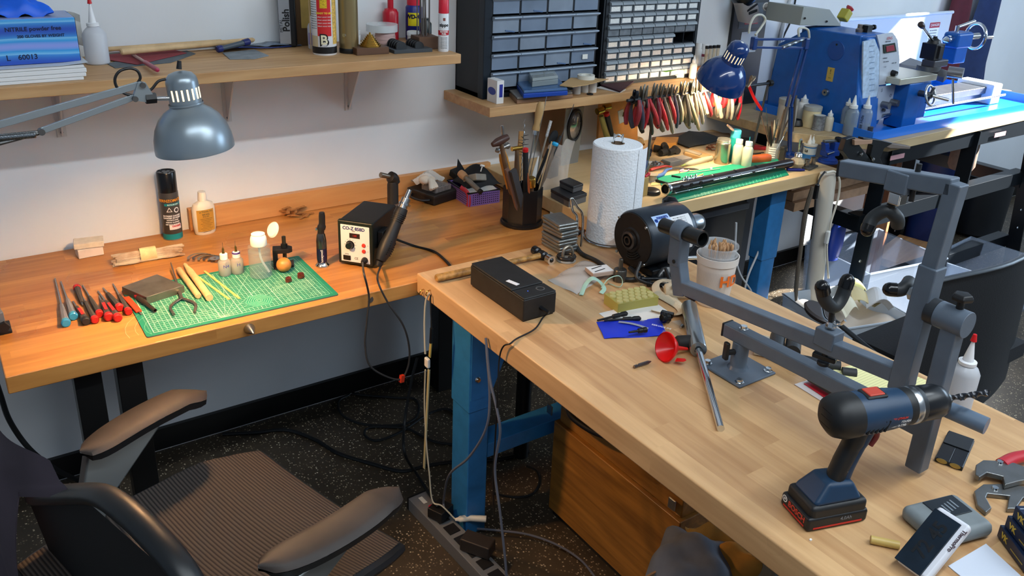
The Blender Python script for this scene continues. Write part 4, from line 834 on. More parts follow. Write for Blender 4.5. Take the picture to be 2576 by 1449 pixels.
solo('crumpled_bag', M().grid(lambda u, v: (-.05+.1*u, -.03+.06*v, .008+.03*sin(pi*u)*sin(pi*v)+.006*sin(13*u+9*v)), 14, 10, .0008), C('#d9d4cc', .3, alpha=.75), 'crumpled white plastic bag behind the grey pads', 'plastic bag', L(.065, .095, hc+.012), cR)
a, b_ = G(1178, 521, BT), G(1262, 508, BT); yw = yaw(a, b_)
t = thing('plastic_basket', 'purple perforated plastic basket heaped with tools beside the black case', 'basket', a, yw)
wl, dl, hb = .115, .15, .045; hm = C('#7a5fa6', .4)
obj('basket_walls', M().span((0, 0, 0), (wl, .003, hb)).span((0, dl-.003, 0), (wl, dl, hb)).span((0, .003, 0), (.003, dl-.003, hb)).span((wl-.003, .003, 0), (wl, dl-.003, hb)).span((.003, .003, 0), (wl-.003, dl-.003, .003)), hm, t)
obj('basket_rim', M().tube([(0, 0, hb), (wl, 0, hb), (wl, dl, hb), (0, dl, hb)], .0035, 8, closed=True), C('#191820', .5), t)
hl = M()
for j in range(5):
    for k in range(13): hl.cyl((.018+.0075*k, -.0004, .007+.0073*j), (.018+.0075*k, .0006, .007+.0073*j), .0021, n=6)
    for k in range(16): hl.cyl((-.0004, .015+.008*k, .007+.0073*j), (.0006, .015+.008*k, .007+.0073*j), .0021, n=6)
obj('perforations', hl, C('#1b1228', .8), t)
LB = lambda x, y, z: a+Matrix.Rotation(yw, 3, 'Z') @ V((x, y, z))
solo('white_cloth', M().grid(lambda u, v: (.004+.107*u, .004+.05*v, .002*sin(9*u)+.006*v), 10, 6, .003), C('#cfd0cd', .8), 'white folded cloth along the front of the purple basket', 'cloth', LB(0, 0, hb-.004), yw)
solo('black_bag', M().grid(lambda u, v: (-.055+.13*u, -.05+.12*v, -.004+.055*sin(pi*min(1, u*1.05))**.7*sin(pi*v)**.6+.007*sin(9*u+4*v)), 16, 14, .002), C('#101216', .7), 'black fabric bag slumped over the back of the purple basket', 'bag', LB(.07, .09, hb+.004), yw)
solo('bag_flap', M().add([(-.012, 0, 0), (.02, 0, 0), (-.008, 0, .045), (-.012, .003, 0), (.02, .003, 0), (-.008, .003, .045)], [(0, 1, 2), (5, 4, 3), (0, 3, 4, 1), (1, 4, 5, 2), (2, 5, 3, 0)]), C('#101216', .7), 'pointed black tip standing up from the fabric bag', 'bag', LB(.03, .12, hb+.035), yw)
t = thing('cork_roller', 'grey handled tool with a cork drum lying across the purple basket', 'roller', LB(.012, .068, hb+.042), along(LB(.012, .068, hb+.042), LB(.032, -.002, hb+.012)))
obj('cork_drum', M().lathe([(.012, -.012), (.0135, 0), (.012, .016)], ax=(1, 0, 0)), C('#a9815c', .7, var=.1), t); obj('handle', M().lathe([(.006, .016), (.008, .03), (.008, .075), (.0075, .088)], ax=(1, 0, 0)), C('#6f6a62', .5), t); obj('black_end', M().lathe([(.0085, .086), (.0085, .096)], ax=(1, 0, 0)), BLK, t)
solo('grey_plastic_case', M().box((0, 0, .011), (.05, .06, .022)), C('#8b857a', .5, var=.1), 'small grey plastic case tilted in the purple basket', 'case', LB(.052, .055, hb+.018), (rad(-22), rad(14), yw+.3), bev=.003)
solo('white_tee', M().cyl((0, 0, 0), (.0, 0, .018), .0018).cyl((-.007, 0, .02), (.007, 0, .02), .0035), WHT, 'tiny white T shaped tip on top of the black fabric bag', 'tip', LB(.072, .055, hb+.05), (0, .3, yw))
solo('black_box_tool', M().box((0, 0, .012), (.045, .06, .024)), C('#1c1d1d', .5), 'black plastic gauge body behind the cotton glove', 'tool', L(.10, .135, hc+.012), (.35, -.1, cR), bev=.002)
solo('red_strap', M().tube([(0, 0, 0), (.012, -.022, -.012), (.016, -.028, -.04), (.014, -.026, -.058)], .004, 8, smooth=5, flat=2), C('#9c2338', .6), 'dark red strap hanging between the black case and purple basket', 'strap', LB(-.012, .032, hb+.014), yw)
# octagonal cup
cp_ = G(1312, 560, BT); t = thing('tool_cup', 'black octagonal tool cup on a round foot, crammed with hammers and files', 'tool cup', cp_, .2)
Hq = GY(1312, 486, cp_.y-.05).z-BT
obj('cup_wall', M().lathe([(.060, .012), (.0605, .02), (.0605, Hq), (.057, Hq), (.057, .016)], n=8, cap=False), C('#151314', .35, var=.15), t, ang=20)
obj('foot', M().lathe([(.065, 0), (.0665, .003), (.0655, .008), (.0625, .009), (.062, .014), (.0001, .0145)], n=40), C('#121112', .35), t)
sp_ = M(); rnd = random.Random(2)
CUPZ = BT+.03
def cup_tool(name, label, top, dx, dy, parts, cat):
    base = cp_+V((dx, dy, .03)); y2 = cp_.y+dy*1.6; tp = GY(*top, y2)
    t = thing(name, label, cat, base, along(base, tp, (0, -1, .2))); L_ = (tp-base).length
    for nm, fn, m in parts(L_): obj(nm, fn, m, t)
    return t
WD = C('#5f4630', .5, var=.15, vs=60); WDL = C('#a67a45', .5, var=.1, vs=60); IRN = C('#4a4643', .4, .8, var=.2)
X = (1, 0, 0)
cup_tool('raising_hammer', 'brown handled hammer with a long dark wooden head in the octagonal cup, leftmost', (1259, 354), -.028, -.01, lambda L_: [('handle', M().lathe([(.008, 0), (.0085, L_*.6), (.006, L_)], ax=X, n=10), WD), ('head', M().lathe([(.009, -.027), (.012, -.01), (.012, .012), (.007, .03)], (L_, 0, 0), (0, 1, 0), n=16), C('#43281f', .4))], 'hammer')
cup_tool('ball_hammer', 'steel headed hammer just behind the brown wooden headed one', (1265, 372), -.022, .002, lambda L_: [('handle', M().lathe([(.007, 0), (.008, L_*.6), (.0055, L_)], ax=X, n=10), WDL), ('head', M().lathe([(.0085, -.022), (.010, -.016), (.006, -.008), (.0075, .004), (.005, .014), (.008, .02), (.003, .027)], (L_, 0, 0), (0, 1, 0), n=16), C('#8c8a86', .3, .9))], 'hammer')
cup_tool('steel_punch', 'thin steel punch standing tallest above the hammers in the cup', (1263, 316), -.03, .025, lambda L_: [('shaft', M().lathe([(.003, 0), (.003, L_*.8), (.0045, L_*.85), (.0045, L_)], ax=X, n=10), STEEL)], 'punch')
cup_tool('chasing_hammer_shafts', 'pair of amber wooden handles leaning left in the cup', (1268, 380), -.01, .0, lambda L_: [('handle', M().lathe([(.006, 0), (.007, L_*.9), (.004, L_)], ax=X, n=10), C('#b47a2c', .4)), ('second_handle', M().lathe([(.006, 0), (.007, L_*.88), (.004, L_*.97)], (0, .012, -.006), X, n=10), C('#b47a2c', .4))], 'handle')
cup_tool('brass_hammer', 'small hammer with a gold brass face in the middle of the cup', (1300, 373), -.005, .02, lambda L_: [('handle', M().lathe([(.007, 0), (.008, L_*.7), (.005, L_)], ax=X, n=10), WD), ('head', M().lathe([(.007, -.018), (.007, .018)], (L_, 0, 0), (0, 1, 0), n=16), BRASS)], 'hammer')
cup_tool('wooden_mallet_handle', 'flat pale wooden handle behind the spiral brush', (1311, 330), .0, .035, lambda L_: [('handle', M().box((L_*.5, 0, 0), (L_, .014, .006)), WDL)], 'handle')
cup_tool('spiral_brush', 'twisted wire with a dark bristle brush standing in the cup', (1320, 300), .004, .022, lambda L_: [('wire', M().tube([(L_*k/60, .0015*cos(k*1.4), .0015*sin(k*1.4)) for k in range(61)], .0013, 6), STEEL), ('bristles', (lambda g: [g.cyl((L_*(.62+.012*k), 0, 0), (L_*(.62+.012*k)+.002, .017*cos(k*2.4), .017*sin(k*2.4)), .0012, .0005, 5) for k in range(18)] and g)(M()), BLK)], 'brush')
cup_tool('red_top_file', 'black handled tool with a bright red top in the cup', (1322, 372), .006, -.012, lambda L_: [('handle', M().lathe([(.008, 0), (.0085, L_-.012)], ax=X, n=14), RUB), ('red_top', M().lathe([(.0085, L_-.012), (.009, L_-.002), (.006, L_)], ax=X, n=16), RED)], 'handle')
cup_tool('grey_file', 'flat grey block handle at the front of the cup', (1290, 428), -.014, -.035, lambda L_: [('blade', M().box((L_*.5, 0, 0), (L_, .02, .012)), C('#38383a', .5))], 'file')
cup_tool('brown_chisel', 'worn pinkish wooden chisel handle at the left front of the cup', (1275, 425), -.026, -.028, lambda L_: [('handle', M().box((L_*.5, 0, 0), (L_, .013, .009)), C('#6d5246', .6))], 'chisel')
cup_tool('awl', 'awl with a big pale wooden handle rising high out of the cup', (1362, 256), .012, .03, lambda L_: [('shaft', M().cyl((L_*.3, 0, 0), (L_*.72, 0, 0), .0022, .003, 8), STEEL), ('ferrule', M().lathe([(.0075, L_*.70), (.008, L_*.745)], ax=X, n=16), CHR), ('wooden_handle', M().lathe([(.0115, L_*.74), (.012, L_*.76), (.009, L_*.8), (.0125, L_*.9), (.012, L_*.97), (.007, L_)], ax=X, n=20), C('#ad8a58', .5))], 'awl')
cup_tool('needle_rod', 'long thin steel rod beside the pale awl handle', (1375, 243), .02, .026, lambda L_: [('rod', M().cyl((0, 0, 0), (L_, 0, 0), .0013, n=6), STEEL)], 'rod')
cup_tool('glitter_file', 'slim file with a sparkling square tip in the cup', (1387, 300), .022, .01, lambda L_: [('shaft', M().cyl((0, 0, 0), (L_*.82, 0, 0), .0028, n=8), C('#8a8378', .4)), ('tip', M().box((L_*.9, 0, 0), (L_*.17, .008, .004)), C('#dfe2e2', .2, .6, var=.5, vs=400))], 'file')
cup_tool('mouth_mirror', 'black oval paddle tool leaning right in the cup', (1398, 330), .024, .02, lambda L_: [('paddle', M().lathe([(.0001, -.003), (.014, -.003), (.014, .003), (.0001, .003)], (L_-.02, 0, 0), (0, 0, 1), sx=1.6, n=28), BLK), ('handle', M().box((L_*.4, 0, 0), (L_*.75, .008, .005)), BLK)], 'paddle')
cup_tool('black_ruler', 'flat black bar leaning far right in the cup', (1411, 342), .03, .012, lambda L_: [('bar', M().box((L_*.5, 0, 0), (L_, .011, .003)), C('#1a1b1c', .5))], 'bar')
cup_tool('blue_cap_screwdriver', 'metal handled screwdriver with a sky blue cap leaning right in the cup', (1398, 358), .022, -.02, lambda L_: [('handle', M().lathe([(.004, 0), (.005, L_*.45), (.0075, L_*.5), (.0075, L_*.8), (.005, L_*.86), (.006, L_-.008)], ax=X, n=14), C('#84786c', .35, .5)), ('blue_cap', M().lathe([(.0095, L_-.010), (.0105, L_-.004), (.008, L_)], ax=X, n=18), C('#1c9bcc', .4))], 'screwdriver')
cup_tool('long_thin_rod', 'long thin grey wire leaning steeply right out of the cup', (1444, 262), .038, .0, lambda L_: [('rod', M().cyl((0, 0, 0), (L_, 0, 0), .0011, n=6), DSTEEL)], 'rod')
cup_tool('white_spatula', 'white curved bone tool in the cup', (1355, 392), .014, .0, lambda L_: [('blade', M().lathe([(.003, 0), (.005, L_*.4), (.008, L_*.7), (.002, L_)], ax=X, n=12, sy=.35), C('#d2d0cb', .4))], 'spatula')
cup_tool('bamboo_stick', 'thin pale stick beside the blue capped screwdriver', (1388, 356), .018, -.028, lambda L_: [('stick', M().cyl((0, 0, 0), (L_, 0, 0), .002, n=8), C('#c3a67b', .6))], 'stick')
cup_tool('brass_cap_tool', 'short handle with a brass cylinder top at the front of the cup', (1337, 447), .014, -.034, lambda L_: [('brass_top', M().lathe([(.012, L_-.03), (.0125, L_-.002), (.011, L_)], ax=X, n=22), BRASS), ('handle', M().cyl((0, 0, 0), (L_-.03, 0, 0), .006), WD)], 'handle')
cup_tool('copper_scriber', 'thin copper coloured scriber at the front of the cup', (1328, 435), .004, -.038, lambda L_: [('shaft', M().lathe([(.004, 0), (.0035, L_*.85), (.001, L_)], ax=X, n=10), C('#b06a48', .35, .6))], 'scriber')
# ---------------------------------------------------------------- behind the cup, under the cabinet shelf
def vpanel(name, label, cat, pts, Y, th, m, **k):
    P_ = [GY(x, y, Y) for x, y in pts]; o_ = P_[0]; n = len(P_)
    vs = [p-o_ for p in P_]+[p-o_+V((0, th, 0)) for p in P_]
    return solo(name, M().add(vs, [tuple(range(n)), tuple(range(n, 2*n))[::-1]]+[(i, n+i, n+(i+1) % n, (i+1) % n) for i in range(n)]), m, label, cat, o_, 0, **k)
vpanel('plywood_panel', 'tan plywood panel behind the hammers under the cabinet shelf', 'panel', ((1510, 262), (1604, 243), (1604, 352), (1505, 352)), 2.33, .012, C('#b97f40', .6, var=.08))
vpanel('tan_board', 'tan board leaning on the wall left of the round lens', 'panel', ((1346, 284), (1424, 270), (1420, 420), (1375, 430)), 2.38, .01, C('#8d6b4f', .6, var=.05))
t = thing('lens_plate', 'grey plate holding a large round black rimmed lens under the shelf', 'lens', GY(1448, 316, 2.27), (rad(3), 0, .12))
obj('plate', M().box((0, .012, -.055), (.088, .006, .235)), C('#8b8983', .5, .3), t, .002)
obj('rim', M().lathe([(.028, -.004), (.034, -.004), (.035, .004), (.031, .008), (.028, .006)], (0, .004, 0), (0, -1, 0), n=40, sy=1.75, cap=False), C('#262320', .35), t)
obj('glass_face', M().lathe([(.0001, .007), (.02, .005), (.029, .001)], (0, .004, 0), (0, -1, 0), n=32, sy=1.75, cap=False), C('#8b837b', .08, .6, var=.5, vs=30), t)
solo('brown_case', M().box((0, 0, .033), (.045, .03, .066)), C('#2c2521', .6), 'dark case behind the grey boxes', 'case', V((1.70, 2.20, B3)), .3)
# plastic sleeve bag leaning
solo('clear_sleeve_bag', M().grid(lambda u, v: (-.06+.12*u+.03*v, .012*sin(6*u+3*v), .19*v+.006*sin(11*u)), 14, 12, .0008), C('#cfc6bd', .12, alpha=.32, bump=1, bs=60), 'tall crinkled clear plastic sleeve standing between the cup and the lens', 'plastic bag', G(1392, 470, BT+.06)*1.0+V((0, 0, -.045)), .1)
# grey storage boxes at the end of the plywood bench
for k, (pts, z, h_, lab, cm) in enumerate((([(1385, 497), (1430, 522), (1474, 508)], 0, .03, 'lower dark grey lidded plastic box at the end of the plywood bench', '#5b5958'), ([(1407, 476-6), (1441, 486+0), (1466, 478)], .031, .022, 'smaller charcoal lidded box resting on the lower grey one', '#4b4a4b'))):
    P_ = [G(x, y, B3+z) for x, y in pts]; P_.append(P_[0]+P_[2]-P_[1]); c = sum(P_, V())/4; poly = [(q-c)[:2] for q in P_]
    t = thing('storage_box', lab, 'box', (c.x, c.y, B3+z)); obj('box_base', M().prism(poly, 0, h_*.66), C(cm, .6), t, .002); obj('box_lid', M().prism([(x*1.03, y*1.03) for x, y in poly], h_*.62, h_), C('#26282c', .45), t, .002)
solo('paper_strip', M().box((0, 0, .0), (.002, .10, .008)), C('#d5d8da', .6), 'white paper strip stuck on the end of the plywood bench', 'label', GX(1408, 548, 1.5585), 0)
# ---------------------------------------------------------------- pliers rail
RY = 2.05; RZ = 1.041
rl = thing('pliers_rail', 'dark steel rod carried on a thin post, pliers hung along it', 'tool rail', (1.90, RY, B3), 0)
q0, q1 = GY(1578, 252, RY), GY(1945, 208, RY)
obj('rod', M().cyl((q0.x-1.90, 0, RZ-B3), (q1.x-1.90, 0, RZ-B3), .0055, n=12), C('#3b4046', .4, .6), rl)
px = GY(1640, 300, RY).x; obj('post', M().cyl((px-1.90, .0, 0), (px-1.90, 0, RZ-B3), .0045, n=10), DSTEEL, rl)
px2 = GY(1925, 260, RY).x; obj('post', M().cyl((px2-1.90, .03, 0), (px2-1.90, 0, RZ-B3), .0045, n=10), DSTEEL, rl)
obj('clamp_ring', M().lathe([(.009, -.012), (.014, -.012), (.014, .012), (.009, .012), (.009, -.012)], (q0.x+.035-1.90, 0, RZ-B3), (1, 0, 0), cap=False), BLK, rl); obj('clamp_ring', M().lathe([(.012, -.008), (.012, .008)], (px2+.01-1.90, 0, RZ-B3), (1, 0, 0)), BLK, rl)
ords = 'first second third fourth fifth sixth seventh eighth ninth tenth eleventh twelfth thirteenth fourteenth fifteenth sixteenth seventeenth eighteenth nineteenth twentieth twenty-first twenty-second twenty-third twenty-fourth twenty-fifth twenty-sixth'.split()
PL = [(140, 90, 950, '#7a1d24', 'dark red'), (170, 215, 1015, '#3c3d4c', 'slate grey'), (235, 165, 985, '#9a1c24', 'red'), (265, 385, 1095, '#232220', 'black'), (330, 510, 945, '#b5323a', 'coral red'), (400, 430, 935, '#6d2733', 'maroon'), (440, 610, 995, '#b91f2b', 'bright red'), (540, 710, 1060, '#6f6355', 'taupe'), (610, 740, 885, '#c12a2e', 'red'), (720, 775, 965, '#3c3a48', 'slate grey'), (800, 880, 865, '#7b6b55', 'tan'), (900, 975, 925, '#4b463e', 'dark grey'), (930, 1150, 995, '#8a7a60', 'khaki'), (1050, 1095, 900, '#6b6253', 'taupe'), (1110, 1240, 895, '#7d7262', 'grey brown'), (1190, 1305, 735, '#d7c8a8', 'cream'), (1300, 1440, 775, '#c2343a', 'coral red'), (1420, 1505, 745, '#cdbf9f', 'cream'), (1560, 1570, 600, '#d8401c', 'orange'), (1620, 1640, 625, '#c01f24', 'red'), (1650, 1690, 810, '#5f564a', 'dark taupe'), (1700, 1740, 820, '#a89c86', 'pale grey'), (1790, 1800, 585, '#b3202f', 'red'), (1900, 1750, 840, '#33302b', 'black and yellow'), (1890, 1885, 835, '#c41522', 'bright red')]
rnd = random.Random(4)
zf = lambda cx, cy: (1590+cx/6.962, 180+cy/6.962)
JAW = C('#9a9488', .3, .9, var=.15)
for i, (tx_, ex, ey, colr, cname) in enumerate(PL):
    dyy = rnd.uniform(-.012, .012); y0 = RY-.018+dyy
    top = GY(*zf(tx_, 330), y0); top.z = RZ+.0; end = GY(*zf(ex, ey+45), y0-.012)
    t = thing('pliers', 'pliers with %s handles hung on the rod, %s from the left' % (cname, ords[i]), 'pliers', (top.x, RY, RZ), 0, 'pliers on the rail')
    d = end-top; lx = lambda u, q: (d.x*(u**1.35)*1.0+0, (-.010 if q else .012)*(.5+1.1*sin(pi*min(1, u*.9))) + (-.012 if q else .008), d.z*u)
    hm_ = C(colr, .45, var=.12)
    for q in (0, 1): obj('handle', M().tube([V(lx(u, q))+V((.006*q, 0, .004*q)) for u in (.02, .2, .4, .6, .8, 1)], [.006, .0085, .0095, .0095, .0085, .006], 8, smooth=3, flat=.75), hm_, t)
    jl = rnd.uniform(.03, .05); lean = rnd.uniform(-.006, .012)
    obj('jaws', M().tube([(0, -.006, -.006), (lean*.3, -.007, .008), (lean, -.009, jl)], [.0065, .008, .0035], 8, smooth=3, flat=.55).tube([(.002, .006, -.006), (lean*.3+.002, .007, .008), (lean+.004, .009, jl)], [.0065, .008, .0035], 8, smooth=3, flat=.55).cyl((.001, -.012, 0), (.001, .012, 0), .004, n=10), JAW if i > 1 else C('#22242a', .25, .5), t)
t = thing('long_nippers', 'big nippers with long bright red channel handles at the right end of the rail', 'nippers', GY(*zf(2040, 240), RY-.02), 0, None)
o_ = GY(*zf(2040, 240), RY-.02); e_ = GY(*zf(2270, 670), RY-.03)-o_
obj('handle', M().tube([(0, 0, 0), e_*.5+V((-.004, 0, -.002)), e_], [.007, .0075, .006], 10, smooth=4, flat=.7), C('#d3141a', .3), t)
j_ = GY(*zf(2140, 60), RY-.02)-o_; obj('jaws', M().tube([(-.006, 0, -.006), j_*.45, j_+V((-.012, 0, 0))], [.007, .010, .003], 8, smooth=3, flat=.5).tube([(0, 0, 0), j_*.5+V((.006, 0, 0)), j_+V((.006, 0, -.004))], [.006, .008, .003], 8, smooth=3, flat=.5), C('#8b7d6c', .35, .8), t)
# ---------------------------------------------------------------- blue lamp
BY = 1.98; bl = GY(1815, 200, BY); tp = GY(1876, 92, BY-.075)
ax_ = (tp-bl).normalized(); qz = V((0, 0, 1)).rotation_difference(ax_).to_matrix()
NV = C('#0b3370', .18, coat=.6)
qh2 = qz; lamp2 = thing('blue_desk_lamp', 'glossy navy blue desk lamp shining on the hanging pliers', 'lamp', bl, qz)
sc2 = .185/.142*.142/.185
out2 = [(.0755, -.004), (.0758, .002), (.072, .022), (.064, .042), (.053, .058), (.042, .068), (.032, .074), (.0312, .080), (.0312, .112), (.029, .126), (.022, .136), (.011, .141), (.0001, .142)]; out2 = [(r_*1.14, z_*1.14-.012) for r_, z_ in out2]
obj('shade', M().lathe(out2+[(max(.0001, r_-.0012), z_-.001) for r_, z_ in out2[::-1]], n=48, cap=False), NV, lamp2)
obj('shade_lining', M().lathe([(r_-.0018, z_) for r_, z_ in out2[:7]], n=40, cap=False), C('#e9e6dd', .5), lamp2)
lc = qz.inverted() @ (CAM-bl); fa2 = math.atan2(lc.y, lc.x); sl = M()
for k in range(7): a = fa2-.95+k*.33; sl.box((.0358*cos(a), .0358*sin(a), .098), (.0012, .0034, .026), a)
obj('vent_slots', sl, C('#e8d6b0', .4, emit=.8), lamp2)
obj('cord_collar', M().lathe([(.008, .138), (.008, .146), (.005, .15)], n=16), C('#d9d9cf', .5), lamp2)
obj('bulb', M().ball((0, 0, .03), .022, 18), C('#fff0d0', .4, emit=12), lamp2)
light('blue_lamp_light', 'SPOT', bl+ax_*.004, 17, (1, .78, .52), to=bl-ax_, spot_size=rad(150), spot_blend=.5, shadow_soft_size=.03)
arm2 = thing('blue_lamp_arm', 'navy blue double bar lamp arm and pole rising from the plywood bench', 'lamp arm', G(2000, 404, B3)*1.0, 0)
o_ = V(arm2.location); A2 = lambda x, y, d=0: GY(x, y, BY+d)-o_
o_.y = BY; arm2.location = o_
for nm, p0, p1, w in (('upper_bar', (1893, 99), (2032, 98), .007), ('lower_bar', (1893, 119), (2022, 121), .007), ('pole_bar', (2034, 104), (1990, 268), .008), ('pole_bar', (2017, 121), (1977, 268), .007)):
    obj(nm, M().beam(A2(*p0), A2(*p1), w, w*1.2), NV, arm2, .001)
obj('steel_tube', M().cyl(A2(1987, 238), A2(1962, 352), .0065, n=12), C('#837b72', .35, .8), arm2); obj('steel_tube', M().cyl(A2(2002, 240), A2(1993, 330), .0055, n=12), C('#837b72', .35, .8), arm2)
obj('joint', M().box(A2(1896, 109), (.02, .02, .045)), NV, arm2, .004); obj('joint', M().box(A2(2027, 110), (.022, .02, .042)), NV, arm2, .004)
a, b_ = A2(1966, 120), A2(2022, 98); spx = M().tube([a+(b_-a)*(k/200)+V((0, cos(k*.8), sin(k*.8)))*.006 for k in range(200)], .0013, 5); obj('spring', spx, STEEL, arm2)
obj('stem', M().cyl(A2(1990, 270), A2(1985, 395), .009, n=14), NV, arm2); 
bz = A2(1985, 400); obj('base', M().lathe([(.032, 0), (.032, .012), (.012, .02)], (bz.x, 0, B3-o_.z)), NV, arm2)
cable('lamp_cable', [GY(1884, 84, BY+.05), GY(1888, 60, BY+.05), GY(1900, 40, BY+.05), GY(1917, 38, BY+.05), GY(1925, 50, BY+.05), GY(1915, 68, BY+.05), GY(1900, 88, BY+.04)], .0042, C('#bdbdb0', .5), 'pale looped cord rising from the top of the navy blue lamp', 'cord')
cable('arm_cable', [GY(2010, 92, BY+.01), GY(2009, 74, BY+.01), GY(2020, 70, BY+.01), GY(2033, 76, BY+.01), GY(2036, 95, BY+.01)], .0042, C('#bdbdb0', .5), 'pale cord loop at the elbow of the navy blue lamp arm', 'cord')
# poster, hanging mask, vial rack
t = thing('wall_board', 'tall black framed board hung low on the wall behind the blue lamp', 'picture board', V((2.735, WY-.016, .822)), 0)
obj('board', M().span((0, 0, 0), (.205, .014, .60)), C('#12161b', .35), t, .002)
obj('print', M().span((.035, -.001, .36), (.175, .0, .46)), C('#27333d', .4, var=.3, vs=40), t); obj('red_print', M().span((.07, -.0015, .375), (.15, -.0005, .405)), C('#9c2b33', .5, var=.5, vs=120), t)
obj('white_print', M().span((.06, -.0015, .26), (.16, -.0005, .345)), C('#c0c6cc', .5), t); obj('red_tab', M().span((.0, -.0015, .20), (.02, -.0005, .28)), C('#a03045', .5), t)
t = thing('respirator_mask', 'translucent grey face shield hung on the wall board top behind the blue lamp', 'face shield', GY(1888, 30, 2.33), 0)
o_ = GY(1888, 30, 2.33); Q = lambda x, y, d=0: GY(x, y, 2.33+d)-o_
obj('shield', M().grid(lambda u, v: tuple(Q(1845+60*u+12*v, 8+52*v*(1-.25*abs(u-.5)), -.03*sin(pi*u))), 10, 8, .001), C('#9a9490', .15, alpha=.65), t)
obj('black_cup', M().ball(Q(1872, -18), .055, 24), C('#12181b', .25), t); obj('white_ring', M().lathe([(.013, -.003), (.0165, -.003), (.0165, .003), (.013, .003), (.013, -.003)], Q(1928, 17, -.02), (-.4, -1, .2), n=28, cap=False), C('#d0cfca', .5), t)
obj('ring_disc', M().lathe([(.0001, 0), (.0135, 0)], Q(1928, 17, -.02), (-.4, -1, .2), n=24, cap=False), C('#8a8580', .6), t)
obj('ring_stem', M().tube([Q(1929, 28, -.02), Q(1932, 38, -.02), Q(1932, 46, -.02)], [.004, .003, .007], 10, smooth=3), C('#d0cfca', .5), t)
obj('strap', M().beam(Q(1880, 28, -.03), Q(1905, 10, -.03), .004, .007).beam(Q(1884, 34, -.03), Q(1904, 26, -.03), .004, .010), BLK, t)
vr = G(1768, 178, S2); vx = 2.405
t = thing('vial_rack', 'small orange wooden rack standing beyond the right drawer cabinet', 'vial rack', (2.392, 2.20, S2+.0), 0)
obj('rack_block', M().box((.04, .03, .018), (.10, .05, .036)), C('#b3641f', .5), t, .002)
sh2b = None
for k in range(4): 
    v_ = thing('vial', 'thin glass vial with a black cap in the orange rack', 'vial', (2.405+.020*k, 2.215, S2+.0362), 0, 'vials in the orange rack')
    obj('tube', M().lathe([(.006, 0), (.0062, .003), (.0062, .07)], n=14), C('#c6b89a', .08, alpha=.6), v_); obj('cap', M().lathe([(.0072, .07), (.0072, .08)], n=14), BLK, v_)
for k, (dx, dz, lab) in enumerate(((0, 0, 'white capped jar behind the glass vials, the left of two'), (.036, -.006, 'white capped jar with dark red band behind the vials, the right of two'))):
    j_ = thing('white_jar', lab, 'jar', (2.448+dx, 2.30, S2)); obj('body', M().lathe([(.015, 0), (.016, .003), (.016, .088+dz), (.012, .094+dz)], n=24), C('#c9c6c2', .4), j_); obj('cap', M().lathe([(.0135, .093+dz), (.0135, .113+dz)], n=24), C('#e0e0de', .4), j_)
    if k: obj('red_band', M().lathe([(.0162, .06), (.0162, .07)], n=24), C('#7c3040', .5), j_)
# ---------------------------------------------------------------- things on the plywood bench
Z3 = B3
fb = lambda n, pts, z, th, m, lab, cat, **k: flatpoly(n, pts, Z3+z, th, m, lab, cat, **k)
fb('green_mat', ((1690, 512), (1984, 441), (1952, 396), (1652, 447)), .0005, .0025, C('#178a68', .5, var=.06), 'small green cutting mat on the plywood bench beneath the woodwind', 'cutting mat')
ms = M()
for k in range(26):
    u = k/26; q0 = G(1750+225*u, 500-54*u-3, Z3+.0032); q1 = G(1750+225*u-4, 500-54*u-12, Z3+.0032); ms.beam(q0, q1, .0008, .0002)
solo('mat_scale_marks', ms, C('#9fd6bd', .6), 'pale printed scale along the edge of the small green mat', 'marking', kind='stuff')
fb('cardboard_sheet', ((1700, 358), (1850, 368), (1835, 336), (1715, 330)), .0005, .002, C('#8a735a', .8), 'brown cardboard sheet at the back of the plywood bench', 'cardboard')
fb('brown_felt', ((1640, 352), (1735, 344), (1725, 322), (1640, 330)), .0030, .003, C('#5e4a3c', .9), 'dark brown felt sheet behind the hanging pliers', 'felt')
solo('dark_cloth', M().grid(lambda u, v: (-.12+.22*u+.02*v, -.06+.12*v, .003+.022*max(0, 1-abs(u-.55)*3.2)*(v)+.003*sin(9*u)), 16, 8, .002), C('#35383a', .9), 'dark grey folded cloth at the back wall of the plywood bench', 'cloth', G(1752, 352, Z3+.006), .1)
# woodwind
a, b_ = G(1672, 498, Z3+.0), G(1985, 426, Z3+.0); a.z = Z3+.030; b_.z = Z3+.024; L_ = (b_-a).length
ww = thing('woodwind_instrument', 'black wooden clarinet body with silver keys lying across the small green mat', 'clarinet', a, along(a, b_))
GR = C('#1d1715', .28, var=.25, vs=15)
obj('bore_body', M().lathe([(.0150, 0), (.0190, 0), (.0190, L_*.22), (.0175, L_*.30), (.0165, L_*.7), (.0160, L_*.98), (.0150, L_), (.009, L_)], ax=(1, 0, 0), n=28, cap=False), GR, ww)
obj('bore', M().cyl((.004, 0, 0), (.006, 0, 0), .0151, n=24), C('#050505', .8), ww)
obj('silver_ring', M().lathe([(.0194, -.001), (.0198, .002), (.0198, .009), (.0194, .011)], ax=(1, 0, 0), n=28, cap=False).lathe([(.0150, -.002), (.0194, -.001)], ax=(1, 0, 0), n=28, cap=False), CHR, ww)
obj('cork_ring', M().cyl((L_*.985, 0, 0), (L_*1.03, 0, 0), .0115, n=20), C('#7b5a42', .8), ww)
hl = M()
for q in (.055, .10, .145): hl.cyl((q, -.0165, .004), (q, -.0194, .004), .0055-.0006*(q > .1), n=16)
obj('tone_holes', hl, C('#040404', .7), ww)
obj('hole_rims', (lambda g: [g.lathe([(.0058, .0), (.007, .0), (.007, .0022), (.0058, .0022), (.0058, 0)], (q, -.0175, .004), (0, -1, 0), n=18, cap=False) for q in (.055, .10, .145)] and g)(M()), GR, ww)
rnd = random.Random(21)
